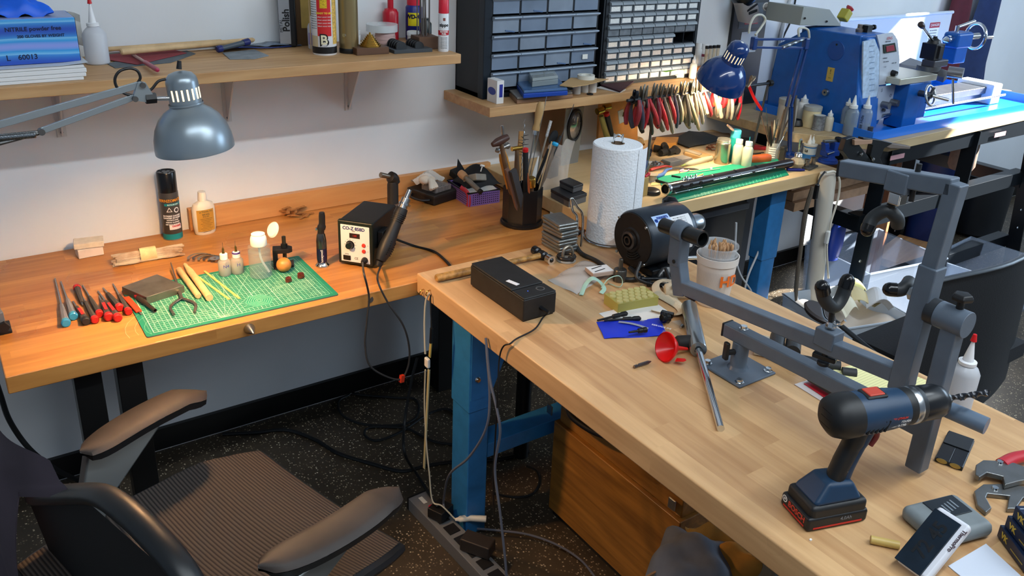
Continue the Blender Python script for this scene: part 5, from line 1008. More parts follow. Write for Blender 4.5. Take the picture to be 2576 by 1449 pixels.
for q0, q1, zz_, yy_ in ((.02, .15, -.010, -.021), (.20, .27, .006, -.021), (.29, .40, .004, -.020), (.42, .53, .003, -.019), (.09, .17, .021, -.004)):
    if q1 > L_: continue
    obj('key_rod', M().cyl((q0, yy_, zz_), (q1, yy_, zz_), .0017, n=8), CHR, ww)
    for k in range(3): q = q0+(q1-q0)*(k+.1)/2.2; obj('key_post', M().cyl((q, yy_*.8, zz_*.8), (q, yy_*1.05, zz_*1.05), .0018, n=8).ball((q, yy_*1.08, zz_*1.08), .0028, 10), CHR, ww)
for k in range(9):
    q = .19+k*(L_-.24)/9; an = rnd.uniform(2.2, 4.2); obj('key_touch', M().box((q, .0175*sin(an-1.57)-.004, .012*cos(an*1.3)+.004), (.013, .004, .003), R=Euler((0, 0, rnd.uniform(-1, 1))).to_matrix()), CHR, ww, .001)
for k in range(3): obj('pad_cup', M().lathe([(.007, 0), (.0075, .0015), (.003, .003)], (.22+.11*k, -.004, .015), (0, -.25, 1), n=18), BLKG, ww)
for k in range(6): q = .075+.012*k; obj('key_lever', M().tube([(q, -.004, .017), (q+.003, .0, .026+.004*(k % 2)), (q+.006, .008, .022)], .0018, 7, smooth=3), CHR, ww)
# containers
def cyl_b(px, py, r, top, z=0): p = G(px, py, Z3+z); return p, hgt(px, top, p)
p, h = cyl_b(1814, 410, .0215, 350)
t = thing('tin_canister', 'silver tin canister with a screw lid on the small green mat', 'canister', p)
obj('body', M().lathe([(.0265, 0), (.027, .002), (.027, h-.016), (.0235, h-.013)], n=32), C('#b9b19a', .22, .9), t); obj('lid', M().lathe([(.0245, h-.014), (.026, h-.013), (.0245, h-.010), (.026, h-.007), (.0245, h-.003), (.024, h), (.0001, h)], n=32), C('#c9c2ac', .25, .8), t)
p = G(1842, 404, Z3); h = hgt(1839, 331, p)
t = thing('teal_bottle', 'teal liquid bottle with a turquoise cap and its round lid flipped open', 'bottle', p)
obj('body', M().lathe([(.021, 0), (.0225, .003), (.0225, h*.72), (.018, h*.80)], n=30), C('#1f8f86', .15, alpha=.9), t); obj('cap', M().lathe([(.0185, h*.78), (.019, h), (.016, h+.004), (.0001, h+.004)], n=30), C('#4cc4c9', .35), t)
ld = obj('flip_lid', M().lathe([(.0001, 0), (.017, 0), (.018, .003), (.016, .006), (.0001, .007)], n=28), C('#c9a383', .4), t); ld.location = (-.028, .008, h+.010); ld.rotation_euler = (.4, .5, 0)
for (x, y, ty), lab in (((1852, 413, 352), 'pale needle bottle half full of liquid, left of the two by the tin'), ((1876, 418, 358), 'pale needle bottle half full of liquid, right of the two by the tin')):
    p, h = cyl_b(x, y, .0145, ty); t = bottle('needle_bottle', lab, p, .0185, h-.012, C('#dcd9bf', .3, alpha=.7), C('#e8e5d5', .4), .55, .012, liquid=.45, liqm=C('#c9c789', .2, alpha=.85), group='needle bottles on the plywood bench')
    obj('teal_needle', M().cyl((0, 0, h), (0, 0, h+.018), .0016, n=8), C('#1f7f86', .4), t)
solo('black_cap_jar', M().lathe([(.014, 0), (.015, .003), (.015, .02), (.019, .021), (.019, .036), (.017, .038)], n=28), BLK, 'small jar with wide black cap behind the teal bottle', 'jar', G(1872, 372, Z3))
solo('amber_bottle', M().lathe([(.013, 0), (.014, .003), (.014, .03), (.008, .037)], n=24), C('#b3891d', .2, alpha=.9), 'small amber bottle between the needle bottles and black cap jar', 'bottle', G(1882, 388, Z3))
solo('red_plastic_clip', M().box((0, 0, .007), (.06, .022, .012)).box((-.01, 0, .015), (.03, .016, .006)), C('#b3202c', .3), 'red ribbed plastic piece right of the needle bottles', 'clip', G(1907, 376, Z3), -.6, bev=.002)
for k, q in enumerate(((1898, 388), (1903, 393), (1908, 390))): solo('small_file', M().box((0, 0, .0015), (.05, .006, .003)), DSTEEL, 'thin steel strip below the red ribbed piece', 'strip', G(*q, Z3)+V((0, 0, .0032*k)), -.5+.2*k, group='steel strips on the plywood bench')
solo('leather_pouch', M().lathe([(.013, 0), (.018, .01), (.019, .07), (.014, .085)], ax=(1, 0, 0), n=14, sx=.62), C('#b2501c', .5, var=.12), 'orange brown leather roll behind the woodwind', 'leather', G(1888, 410, Z3)+V((0, 0, .0125)), -.25, ang=60)
p = G(1940, 398, Z3); h = hgt(1940, 358, p)
t = thing('glass_beaker', 'glass beaker with white printed marks, full of brushes', 'beaker', p)
obj('glass_wall', M().lathe([(.0001, 0), (.024, 0), (.025, .002), (.025, h), (.0242, h), (.0238, .003), (.0001, .003)], n=32, cap=False), C('#d7d2c4', .06, alpha=.3), t)
fa = facing(p); obj('printed_marks', (lambda g: [arc(g, .0252, .008+.0085*k, .0125+.0085*k, fa-.55, fa+.5) for k in range(5)] and g)(M()), C('#e6e0d2', .5), t)
for i, (tx_, ty, lab, m_, r_) in enumerate(((1915, 292, 'slim tool handle leaning left in the beaker', C('#6b5040', .5), .0022), (1927, 270, 'silver needle file standing left in the beaker', STEEL, .002), (1942, 305, 'thin brush handle at the beaker middle', C('#5c3a2a', .5), .0025), (1949, 302, 'cream tipped stick in the beaker', C('#cdbf9d', .5), .003), (1957, 300, 'steel spoon tool in the beaker', CHR, .0028), (1937, 318, 'black handle in the beaker', BLK, .0045), (1969, 312, 'black and silver pen leaning right in the beaker', DSTEEL, .003), (1985, 298, 'brown paint brush leaning far right in the beaker', C('#8d7254', .5), .0035), (1991, 308, 'silver hook leaning far right in the beaker', CHR, .002), (1973, 275, 'tall brown brush leaning right in the beaker', C('#7a624b', .5), .0032), (1931, 312, 'dark pick beside the silver needle file', C('#3a3531', .5), .003))):
    b0 = p+V((.006*cos(i*2.1), .006*sin(i*2.1), .006)); e = GY(tx_, ty, p.y+.01*sin(i)); solo('brush', M().lathe([(r_*.6, 0), (r_, (e-b0).length*.3), (r_, (e-b0).length*.8), (r_*.5, (e-b0).length)], ax=(1, 0, 0), n=10), m_, lab, 'brush', b0, along(b0, e), 'tools standing in the beaker')
solo('black_clip', M().box((0, 0, .022), (.018, .02, .044)).box((.004, 0, .048), (.03, .016, .012)), C('#2a2826', .5), 'dark upright clip right of the beaker', 'clip', G(1966, 403, Z3), .3, bev=.002)
p = G(2003, 423, Z3); h = hgt(2003, 350, p)
t = thing('spirit_lamp', 'faceted glass spirit burner with a chrome cap at the bench edge', 'spirit lamp', p)
obj('glass_body', M().lathe([(.014, 0), (.016, .002), (.030, .022), (.026, .032), (.012, .042), (.0115, .046)], n=8), C('#cfc6ac', .04, alpha=.42), t, ang=20); obj('fluid', M().lathe([(.012, .003), (.026, .02), (.024, .024)], n=8), C('#d6c795', .1, alpha=.5), t, ang=20)
obj('chrome_cap', M().lathe([(.013, .044), (.0145, .047), (.013, .05), (.0145, .053), (.012, .058), (.006, .062)], n=24), CHR, t); obj('snuffer_knob', M().lathe([(.005, .06), (.0045, .074), (.0065, .078), (.006, h-.006), (.0001, h)], n=18), CHR, t)
p = G(2033, 401, Z3); h = hgt(2033, 362, p)
t = thing('flux_tub', 'blue labelled tub with two white pointed nozzles behind the spirit burner', 'tub', p)
obj('tub_body', M().lathe([(.023, 0), (.024, .003), (.024, h-.008)], n=32), C('#1f5f9c', .35), t); obj('label_band', arc(M(), .0241, h*.38, h*.78, facing(p)-1.4, facing(p)+1.4), C('#9fa8a8', .5), t); ctext('LS', .012, BLK, t, .0244, facing(p)-.5, h*.58, bold=.0008)
obj('tub_lid', M().lathe([(.0255, h-.009), (.026, h-.002), (.024, h), (.0001, h)], n=32), C('#b7b3a6', .5), t)
for x in (-.009, .010): obj('nozzle', M().lathe([(.008, h), (.008, h+.010), (.005, h+.014), (.0012, h+.034)], (x, 0, 0), n=16), C('#d6d4ca', .4), t)
fb('dark_base_block', ((2017, 424), (2036, 430), (2058, 420), (2040, 413)), .0005, .006, C('#4c4b48', .6), 'flat dark block under the steel cups', 'block')
for q, lab in (((2028, 419), 'small steel cup on the dark block, left one'), ((2044, 414), 'small steel cup on the dark block, right one')): solo('steel_cup', M().lathe([(.0095, 0), (.010, .002), (.010, .026), (.0125, .0275), (.009, .0275), (.009, .004)], n=22, cap=False), C('#9c9993', .25, .9), lab, 'cup', G(*q, Z3+.0067))
solo('pocket_knife', M().box((0, 0, .005), (.055, .016, .009)).box((.03, 0, .005), (.018, .013, .007)), C('#151e6e', .3, .3), 'small blue and silver penknife at the front bench edge', 'knife', G(1997, 430, Z3), -.55, bev=.003)
# vise
p = G(2082, 408, Z3); t = thing('bench_vise', 'small blue bench vise bolted at the corner of the plywood bench', 'vise', p, -.2)
VB = C('#173a8a', .35, var=.08)
obj('swivel_base', M().lathe([(.036, 0), (.037, .006), (.033, .009), (.034, .013), (.024, .018), (.022, .028)], n=32), VB, t)
obj('vise_body', M().prism([(-.03, -.018), (.035, -.018), (.035, .018), (-.03, .018)], .026, .048).add([(-.03, -.012, .045), (-.012, -.012, .045), (-.018, -.012, .078), (-.04, -.012, .078), (-.03, .012, .045), (-.012, .012, .045), (-.018, .012, .078), (-.04, .012, .078)], [(0, 1, 2, 3), (7, 6, 5, 4), (0, 4, 5, 1), (1, 5, 6, 2), (2, 6, 7, 3), (3, 7, 4, 0)]).box((.022, 0, .062), (.028, .03, .034)), VB, t, .003)
obj('jaw', M().box((.0, 0, .083), (.075, .016, .009)), STEEL, t, .002); obj('jaw_pad', M().box((.03, -.004, .088), (.022, .03, .014)), BLK, t, .003)
obj('screw', M().cyl((.036, 0, .052), (.062, -.004, .052), .006, n=14), STEEL, t); obj('screw_handle', M().tube([(.062, -.006, .066), (.064, -.01, .03), (.072, -.018, -.022)], .0035, 8, smooth=4).ball((.0615, -.006, .069), .0065, 12).ball((.072, -.018, -.023), .005, 12), C('#8c8b82', .35, .8), t)
obj('side_handle', M().cyl((-.03, -.025, .042), (.0, -.022, .046), .003, n=10), STEEL, t)
# wooden tool block and bits beside the towel
p = G(1616, 492, Z3)
fb('wooden_tool_block', ((1590, 503), (1628, 492), (1622, 477), (1586, 486)), .0005, .062, C('#a48c56', .55, var=.08), 'square pale wooden tool block partly hidden by the paper towel roll', 'wood block', bev=.001)
rnd = random.Random(31)
for k, (c_, x, y, x1, y1) in enumerate((('#7a1c25', 1612, 470, 1622, 428), ('#16181c', 1606, 472, 1614, 420), ('#b02030', 1618, 474, 1634, 436), ('#2b3b63', 1610, 470, 1628, 404), ('#4b4740', 1616, 466, 1632, 412), ('#20242b', 1604, 470, 1606, 432))):
    b0 = G(x, y+18, Z3)+V((0, 0, .064)); e = GY(x1, y1, b0.y+.01); solo('small_driver', M().lathe([(.004, 0), (.006, .02), (.0065, (e-b0).length*.7), (.004, (e-b0).length)], ax=(1, 0, 0), n=10), C(c_, .4), 'small %s handle standing in the pale wooden block' % ('dark red', 'black', 'bright red', 'blue', 'grey brown', 'dark grey')[k], 'driver', b0, along(b0, e), 'handles in the wooden block')
solo('thread_spool', M().lathe([(.019, 0), (.019, .002), (.015, .004), (.015, .02), (.019, .022), (.019, .024), (.005, .024)], n=28), C('#9a8f7c', .5), 'round spool with a pale top beside the wooden tool block', 'spool', G(1640, 455, Z3))
solo('black_disc', M().lathe([(.03, 0), (.031, .004), (.028, .012), (.022, .015), (.0001, .015)], n=32), C('#24211f', .3), 'round flat black tin under the bell end of the woodwind', 'tin', G(1638, 486, Z3))
fb('yellow_card', ((1636, 468), (1668, 464), (1664, 452), (1640, 456)), .0005, .0015, C('#cdb676', .6), 'small yellowed card beside the flat black tin', 'card')
t = thing('parts_dish', 'white rimmed dish full of small metal fittings', 'dish', G(1646, 420, Z3)); obj('dish', M().lathe([(.02, 0), (.031, .012), (.033, .013), (.030, .0115), (.018, .002), (.0001, .002)], n=32, cap=False), C('#cfc9bb', .4), t)
rnd = random.Random(8)
for k in range(9): solo('metal_fitting', M().lathe([(.004, 0), (.007, .003), (.004, .008), (.005, .011)], n=10), rnd.choice((STEEL, C('#7c7468', .4, .7), C('#9a938a', .3, .8))), 'small metal fitting lying in the white rimmed dish', 'fitting', G(1646, 420, Z3)+V((.016*cos(k*2.2)*(k/9), .016*sin(k*2.2)*(k/9), .005+.0035*(k % 3))), (rnd.uniform(-1, 1), rnd.uniform(-1, 1), k), group='fittings in the dish')
for k, q in enumerate(((1628, 402), (1634, 385), (1632, 394))): solo('blue_knob', M().lathe([(.006, 0), (.009, .004), (.009, .014), (.005, .018)], n=14), C('#1b2238', .3), 'small dark blue round knob behind the parts dish', 'knob', G(*q, Z3), group='blue knobs behind the dish')  # each of these is a small dark blue knob
# black rubber stoppers on wood
fb('orange_wood_block', ((1640, 378), (1700, 372), (1706, 358), (1650, 358)), .0005, .022, C('#c58b40', .55, var=.1), 'orange wooden block behind the black rubber corks', 'wood block', bev=.001)
for k, (x, y, zq, an) in enumerate(((1668, 392, 0, .2), (1686, 390, 0, .3), (1700, 386, 0, 1.2), (1672, 378, .014, 1.0), (1656, 383, 0, 2.2))):
    solo('rubber_cork', M().lathe([(.0115, -.018), (.0135, .018)], (0, 0, .0137), (cos(an), sin(an), 0), n=24), C('#2b2823', .65), 'black rubber cork in the heap on the plywood bench', 'cork', G(x, y, Z3+zq+.0005), 0, group='black rubber corks heap')
t = thing('divided_tray', 'grey plastic divided tray with two clear lids at the back edge of the green mat', 'tray', G(1700, 412, Z3), .05)
obj('tray', M().span((-.055, -.022, 0), (.065, .025, .016)), C('#8d857a', .3, alpha=.8), t, .002); obj('lid', M().span((-.052, -.02, .0165), (.003, .022, .0195)), C('#b9ae9b', .3, alpha=.85), t, .001); obj('lid', M().span((.007, -.02, .0165), (.062, .022, .0195)), C('#b9ae9b', .3, alpha=.85), t, .001)
fb('wooden_tray_strip', ((1720, 392), (1782, 408), (1796, 400), (1736, 378)), .0005, .012, C('#c39a62', .55, var=.1), 'shallow pale wooden tray beyond the divided tray', 'wood tray', bev=.001)
fb('clear_strip', ((1722, 380), (1760, 392), (1766, 388), (1728, 376)), .013, .003, C('#d8c6a4', .2, alpha=.8), 'clear plastic strip lying on the shallow wooden tray', 'strip')
t = thing('glass_syringe', 'clear glass tube with a green tip lying behind the green mat', 'syringe', G(1722, 420, Z3)+V((0, 0, .010)), along(G(1716, 422, Z3), G(1790, 404, Z3))); obj('barrel', M().lathe([(.004, 0), (.010, .03), (.0105, .05), (.0105, .15), (.004, .155)], ax=(1, 0, 0), n=20), C('#d3d2b4', .08, alpha=.5), t); obj('green_tip', M().cyl((-.02, 0, -.003), (.02, 0, 0), .002, .006), C('#9aa356', .4), t)
for k in range(10):
    rnd = random.Random(60+k); solo('cork_scrap', M().box((0, 0, .001), (rnd.uniform(.012, .03), .007, .002)), C('#9a5a34', .8), 'reddish cork scrap in the small heap behind the tin canister', 'cork scrap', G(1790, 378, Z3)+V((rnd.uniform(-.02, .02), rnd.uniform(-.014, .014), .0022*k)), rnd.uniform(0, 3), group='cork scraps on the plywood bench')
t = thing('blue_handled_pliers', 'small pliers with curved blue and pink handles on the green mat', 'pliers', G(1690, 424, Z3+.008), 0); o_ = G(1690, 424, Z3+.008); Q = lambda x, y, z=.0: G(x, y, Z3+.008)-o_+V((0, 0, z))
obj('handle', M().tube([Q(1690, 424), Q(1676, 428), Q(1668, 438), Q(1650, 444), Q(1648, 442)], [.004, .006, .007, .007, .006], 10, smooth=4), C('#3f5f93', .45), t); obj('handle', M().tube([Q(1690, 422, .003), Q(1674, 420, .003), Q(1650, 424, .002), Q(1636, 428, .001)], [.004, .0055, .0065, .005], 10, smooth=4, flat=.8), C('#c03a2c', .45), t); obj('jaws', M().tube([Q(1690, 424), Q(1720, 424), Q(1758, 426)], [.0045, .004, .001], 8, smooth=3), C('#5c564c', .3, .9), t)
solo('pink_ring_handle', M().tube([(.022*cos(a*pi/8), .009*sin(a*pi/8), 0) for a in range(16)], .0022, 8, closed=True), C('#c9a0bb', .4), 'pale pink oval ring handle on the green mat', 'scissors', G(1722, 428, Z3+.006), .1)
for k, (p0, p1, c_, lab) in enumerate((((1745, 448), (1768, 438), '#c9a25a', 'flat pale wooden stick on the green mat near the woodwind'), ((1730, 436), (1812, 424), '#a8b09a', 'thin metal rod lying across the green mat'), ((1690, 442), (1712, 446), '#171919', 'short black peg on the green mat'), ((1650, 454), (1680, 462), '#161616', 'black handled pick by the woodwind keys'))):
    a, b_ = G(*p0, Z3+.006), G(*p1, Z3+.006); r_ = (.0028, .0012, .003, .0045)[k]; solo('small_stick', M().cyl((0, 0, 0), ((b_-a).length, 0, 0), r_, n=10), C(c_, .5), lab, 'stick', a, along(a, b_))
solo('cotton_bud', M().ball((0, 0, 0), .005, 12), WHT, 'white cotton tip on the green mat', 'cotton bud', G(1789, 424, Z3+.009))
solo('orange_wedge', M().box((0, 0, .006), (.03, .014, .012)), C('#cf6b1f', .5), 'small orange plastic wedge beside the parts dish', 'wedge', G(1666, 413, Z3), .3, bev=.004)
# hammers and brush block by the wall
HY = 2.24
def vtool(name, label, cat, parts): 
    t = thing(name, label, cat, parts[0][2][0], 0); o_ = V(parts[0][2][0])
    for nm, m_, pts, r_ in parts: obj(nm, M().tube([V(p_)-o_ for p_ in pts], r_, 12), m_, t)
    return t
BZ = lambda x, y, d=0: GY(x, y, HY+d)
vtool('brass_mallet', 'brass headed mallet with pale wooden handle leaning at the orange panel, left one', 'mallet', [('handle', C('#8f8449', .4, .3), [BZ(1530, 352), BZ(1512, 292)], [.012, .009]), ('head', BRASS, [BZ(1502, 281), BZ(1517, 276)], [.012, .012])])
vtool('brass_mallet', 'brass headed mallet with black and red grip, right of the pale handled one', 'mallet', [('handle', BLK, [BZ(1541, 352), BZ(1527, 290)], [.010, .010]), ('red_collar', RED, [BZ(1527, 290), BZ(1525, 284)], [.0105, .0105]), ('head', BRASS, [BZ(1519, 271), BZ(1534, 268)], [.011, .011])])
solo('bristle_block', M().box((0, 0, .05), (.05, .03, .12)), C('#3f3a33', .6), 'dark block brush standing right of the brass mallets', 'brush', G(1566, 352, Z3+0)*1.0, .2, bev=.002)
solo('block_bristles', M().box((.028, -.005, .05), (.012, .032, .1)), C('#6f6a60', .9, bump=1, bs=500), 'pale stiff bristles along the dark block brush', 'bristles', G(1566, 352, Z3), .2)
solo('white_spatula', M().box((0, 0, .02), (.026, .004, .05)), C('#c9c7c0', .4), 'frosted plastic blade sticking out above the block brush', 'spatula', BZ(1566, 285)-V((0, 0, .03)), (0, -.25, 0), bev=.004)
vtool('brass_rod', 'short brass rod with a black end lying over the block brush', 'rod', [('rod', C('#83763f', .3, .8), [BZ(1566, 287), BZ(1592, 289)], [.009, .009]), ('black_end', BLK, [BZ(1592, 289), BZ(1603, 290)], [.0095, .0095])])
solo('wood_roll', M().lathe([(.018, 0), (.02, .004), (.019, .05), (.016, .053)], ax=(-.2, -1, .1), n=20), C('#a0845c', .7, var=.2, vs=120), 'round pale wooden roll right of the block brush', 'wood', G(1592, 352, B3+.0205))
solo('brass_finial', M().lathe([(.010, 0), (.014, .004), (.012, .010), (.005, .013)], n=18), BRASS, 'brass knob behind the paper towel roll', 'knob', G(1613, 366, B3+.0005))
# ---------------------------------------------------------------- lathe stand and lathe
LZ = .86; LB_ = C('#0c55a4', .32, var=.06); PB = C('#1553b8', .3)
Wp = [G(*q, LZ) for q in ((2200, 352), (2576, 268))]
sy0 = 1.715
st = thing('lathe_stand', 'long plywood topped stand on perforated black steel legs under the blue lathe', 'stand', (2.66, sy0, 0))
SX1 = 4.25; W = SX1-2.66; D = WY-.01-sy0
PLY = wood('plywood_edge', '#7f6a4c', '#c5ad83', 'X', .3, 3, .5, 1, .2, .1)
obj('stand_top', M().prism([(0, .27), (.235, 0), (W, .03), (W, D), (0, D)], LZ-.036, LZ), PLY, st, .002)
LGM = C('#10161c', .35, .3)
def sleg(x0, y0, x1, y1, nm='leg'):
    lg = obj(nm, M().beam((x0, y0, LZ-.04), (x1, y1, .001), .06, .008, (1, 0, 0)).beam((x0+.028, y0+.03, LZ-.04), (x1+.028, y1+.03, .001), .008, .06, (1, 0, 0)), LGM, st)
    bt = M()
    for k in range(9): u = (.05, .09, .42, .46, .55, .6, .66, .9, .94)[k]; bt.lathe([(.006, 0), (.005, .003), (.0001, .0035)], (x0+(x1-x0)*u+(.012 if k % 2 else -.008), y0+(y1-y0)*u-.004, (LZ-.04)*(1-u)), (0, -1, 0), n=10)
    obj('bolts', bt, C('#c9d3dc', .3, .8), lg)['kind'] = 'stuff'
    return lg
sleg(.30, .05, .22, .02); sleg(.235+.67, .04, .235+.61, .02); sleg(W-.12, .05, W-.05, .02); sleg(.30, D-.08, .22, D-.05); sleg(.87, D-.08, .83, D-.05); sleg(W-.12, D-.08, W-.05, D-.05)
for z_ in (.52, .20): obj('shelf_rail', M().box((W/2+.08, .06, z_), (W-.3, .006, .06)).box((W/2+.08, .085, z_+.028), (W-.3, .05, .005)), LGM, st)
obj('shelf_rail', M().box((W/2, D-.09, .50), (W-.3, .006, .06)), LGM, st)
for x in (.27, .88, W-.1): obj('cross_rail', M().box((x, D/2, .50), (.006, D-.12, .06)).box((x+.025, D/2, .528), (.05, D-.12, .005)), LGM, st)
for x in (.33, 1.08): obj('danger_label', M().box((x, .016, LZ-.072), (.09, .002, .018)), C('#b98a90', .5), st)
obj('apron', M().box((W/2+.1, .03, LZ-.07), (W-.22, .006, .07)), LGM, st)
# drip tray
tx0, tx1, ty0, ty1 = 2.835, 4.16, 1.752, 2.30
tr = thing('drip_tray', 'bright blue steel chip tray under the lathe', 'tray', (tx0, ty0, LZ+.0005))
TB = C('#126bd0', .3)
w, d = tx1-tx0, ty1-ty0
obj('tray_floor', M().span((0, 0, 0), (w, d, .003)), TB, tr)
for nm, a_, b2 in (('tray_wall', (0, 0, .003), (w, .004, .035)), ('tray_wall', (0, d-.004, .003), (w, d, .035)), ('tray_wall', (0, .004, .003), (.004, d-.004, .035)), ('tray_wall', (w-.004, .004, .003), (w, d-.004, .035))): obj(nm, M().span(a_, b2), TB, tr)
TZ = LZ+.004
la = thing('metal_lathe', 'blue bench lathe with a grey control panel and steel handwheels', 'lathe', (2.855, 1.86, TZ))
o_ = V((2.855, 1.86, TZ)); xl = 2.855
E_ = lambda x, y: GX(x, y, xl)-o_
cov = [E_(2158, 290), E_(2166, 89), E_(2035, 71), E_(1957, 110), E_(1932, 225), E_(1929, 262)]
y0c = min(p.y for p in cov); cov[0].z = .012; cov[-1].z = .012
n = 6; vs = [(0, p.y, p.z) for p in cov]+[(.14, p.y, p.z) for p in cov]
obj('gear_cover', M().add(vs, [tuple(range(n)), tuple(range(n, 2*n))[::-1]]+[(i, n+i, n+(i+1) % n, (i+1) % n) for i in range(n)]), LB_, la, .006)
q = E_(2103, 127); obj('round_cap', M().lathe([(.0001, .0018), (.036, .0018), (.037, 0)], (0, q.y, q.z), (-1, 0, 0), n=32, cap=False), C('#11468f', .35), la); obj('cap_hole', M().cyl((.0, q.y, q.z+.022), (-.003, q.y, q.z+.022), .004, n=10), BLK, la)
q = E_(2089, 187); wl_ = obj('warning_plate', M().box((-.001, q.y, q.z), (.002, .03, .052)), C('#b59a4e', .4), la); text('!', .024, BLK, wl_, (-.0022, q.y, q.z+.01), Matrix(((0, 0, -1), (-1, 0, 0), (0, 1, 0)))); text('><', .010, BLK, wl_, (-.0022, q.y, q.z-.014), Matrix(((0, 0, -1), (-1, 0, 0), (0, 1, 0))))
q = E_(2079, 232); obj('cover_bolt', M().lathe([(.004, .012), (.012, .012), (.014, .006), (.014, 0)], (0, q.y, q.z), (-1, 0, 0), n=24, cap=False), STEEL, la)
FYL = GX(2162, 200, xl).y-.004; F_ = lambda x, y: GY(x, y, FYL)-o_
hx1 = F_(2258, 92).x; zt = F_(2210, 90).z
obj('headstock', M().span((.005, FYL+.004-o_.y, .012), (hx1+.004, .30, zt-.004)), LB_, la, .01)
def fpan(nm, pts, m, th=.006, off=0, **k):
    P_ = [F_(*p_) for p_ in pts]; n = len(P_); vs = [(p.x, p.y-off, p.z) for p in P_]+[(p.x, p.y+th-off, p.z) for p in P_]
    return obj(nm, M().add(vs, [tuple(range(n)), tuple(range(n, 2*n))[::-1]]+[(i, n+i, n+(i+1) % n, (i+1) % n) for i in range(n)]), m, la, **k)
SIL = C('#b9c1cc', .35, .2, var=.08, vs=15)
fpan('spec_plate', [(2169, 250), (2172, 105), (2200, 98), (2212, 130), (2212, 200), (2206, 250)], C('#a9bfd6', .4, var=.15, vs=60), off=.001)
cp2 = fpan('control_panel', [(2210, 214), (2213, 120), (2205, 88), (2245, 82), (2257, 100), (2262, 150), (2258, 207)], SIL, off=.002)
fpan('lower_panel', [(2192, 306), (2210, 218), (2256, 212), (2250, 270), (2240, 292)], C('#a8b3c4', .35, .2), off=.002)
Tm = lambda s_, sz, x, y, m: text(s_, sz, m, la, tuple(F_(x, y)+V((0, -.0045, 0))), UPR, sx=.9)
INK = C('#3b4250', .6)
fpan('speed_display', [(2221, 134), (2219, 112), (2248, 107), (2252, 129)], C('#1c2a22', .3), off=.006); fpan('display_window', [(2226, 130), (2225, 116), (2244, 112), (2247, 126)], C('#8c3440', .2), off=.0075)
Tm('KING', .016, 2236, 96, C('#c46a70', .5)); Tm('INDUSTRIAL', .0065, 2232, 104, INK); Tm('VARIABLE', .007, 2224, 146, INK); Tm('SPEED 100-2500', .0055, 2226, 155, INK); Tm('ON  OFF', .008, 2247, 158, INK); Tm('0 0 0 0 0 0 0 0', .0105, 2235, 205, INK); Tm('F  R', .008, 2224, 168, INK)
for k in range(9): Tm('mm  0.5 1.0 1.5', .0055, 2191, 115+k*14, C('#4d6f9a', .6))
Tm('S', .018, 2216, 227, INK); Tm('O', .018, 2238, 240, INK)
kb = F_(2243, 183); obj('speed_knob', M().lathe([(.012, 0), (.011, .012), (.009, .022), (.0001, .0225)], tuple(kb), (0, -1, 0)), BLKG, la)
for q in ((2218, 262), (2241, 256)): kb = F_(*q); obj('selector_knob', M().lathe([(.013, 0), (.013, .03), (.0115, .034), (.0001, .034)], tuple(kb), (0, -1, 0)), C('#6b7078', .35, .7), la)
kb = F_(2219, 276); obj('small_knob', M().lathe([(.006, 0), (.006, .012), (.0001, .013)], tuple(kb), (0, -1, 0)), DSTEEL, la)
# bed, carriage
CSY = 1.80
N_ = lambda x, y, Y=CSY: GY(x, y, Y)-o_
bx = N_(2540, 170).x
obj('bed', M().span((hx1, .06, .045), (1.12, .18, .075)).span((hx1, .075, .02), (1.12, .165, .05)), C('#6f737a', .35, .8, var=.1), la, .003)
obj('cross_slide', M().add([tuple(N_(2262, 160, 2.0)), tuple(N_(2375, 195)), tuple(N_(2390, 180)), tuple(N_(2290, 145, 2.0)), tuple(N_(2262, 160, 2.0)-V((0, 0, .02))), tuple(N_(2375, 195)-V((0, 0, .02))), tuple(N_(2390, 180)-V((0, 0, .02))), tuple(N_(2290, 145, 2.0)-V((0, 0, .02)))], [(0, 1, 2, 3), (7, 6, 5, 4), (0, 4, 5, 1), (1, 5, 6, 2), (2, 6, 7, 3), (3, 7, 4, 0)]), C('#8b8a8c', .3, .8), la)
sa = N_(2262, 180); sb = N_(2345, 205)
obj('saddle', M().span((sa.x+.02, -.06, sa.z-.055), (sb.x+.03, .17, sa.z-.03)), C('#b7b4a4', .35, .5), la, .003)
ap = N_(2300, 240); obj('carriage_apron', M().span((ap.x-.045, -.06, .006), (ap.x+.05, .02, sa.z-.055)), LB_, la, .004); obj('apron_box', M().span((ap.x+.045, -.045, .03), (ap.x+.13, .02, sa.z-.06)), LB_, la, .004)
hw = N_(2340, 240, 1.755); hc = V((hw.x, hw.y, hw.z))
obj('apron_handwheel', M().tube([hc+V((.034*cos(a*pi/12)*.9, .034*sin(a*pi/12)*.35, .036*sin(a*pi/12))) for a in range(24)], .005, 10, closed=True), CHR, la)
obj('wheel_hub', M().cyl(hc+V((0, .05, 0)), hc+V((0, -.006, 0)), .012, n=18).beam(hc+V((-.03, 0, 0)), hc+V((.03, 0, 0)), .01, .008).beam(hc+V((0, .008, -.032)), hc+V((0, -.008, .032)), .01, .008), DSTEEL, la); obj('wheel_handle', M().cyl(hc+V((.0, -.008, -.0)), hc+V((.045, -.05, -.012)), .0065, n=14), CHR, la)
cw = N_(2385, 180, 1.77); obj('dial', M().cyl(cw, cw+V((.02, -.05, 0)), .021, n=28), C('#8f9195', .3, .7), la); obj('feed_lever', M().cyl(cw+V((-.01, -.03, -.02)), N_(2398, 260, 1.74), .0045, n=10), CHR, la)
tp_ = N_(2345, 130, 1.88); 
obj('compound_base', M().lathe([(.045, tp_.z-.075), (.045, tp_.z-.055)], (tp_.x, tp_.y, 0), n=28), DSTEEL, la)
obj('compound_slide', M().box((tp_.x+.02, tp_.y-.01, tp_.z-.043), (.10, .055, .026)), C('#5b5a5d', .35, .7), la, .003)
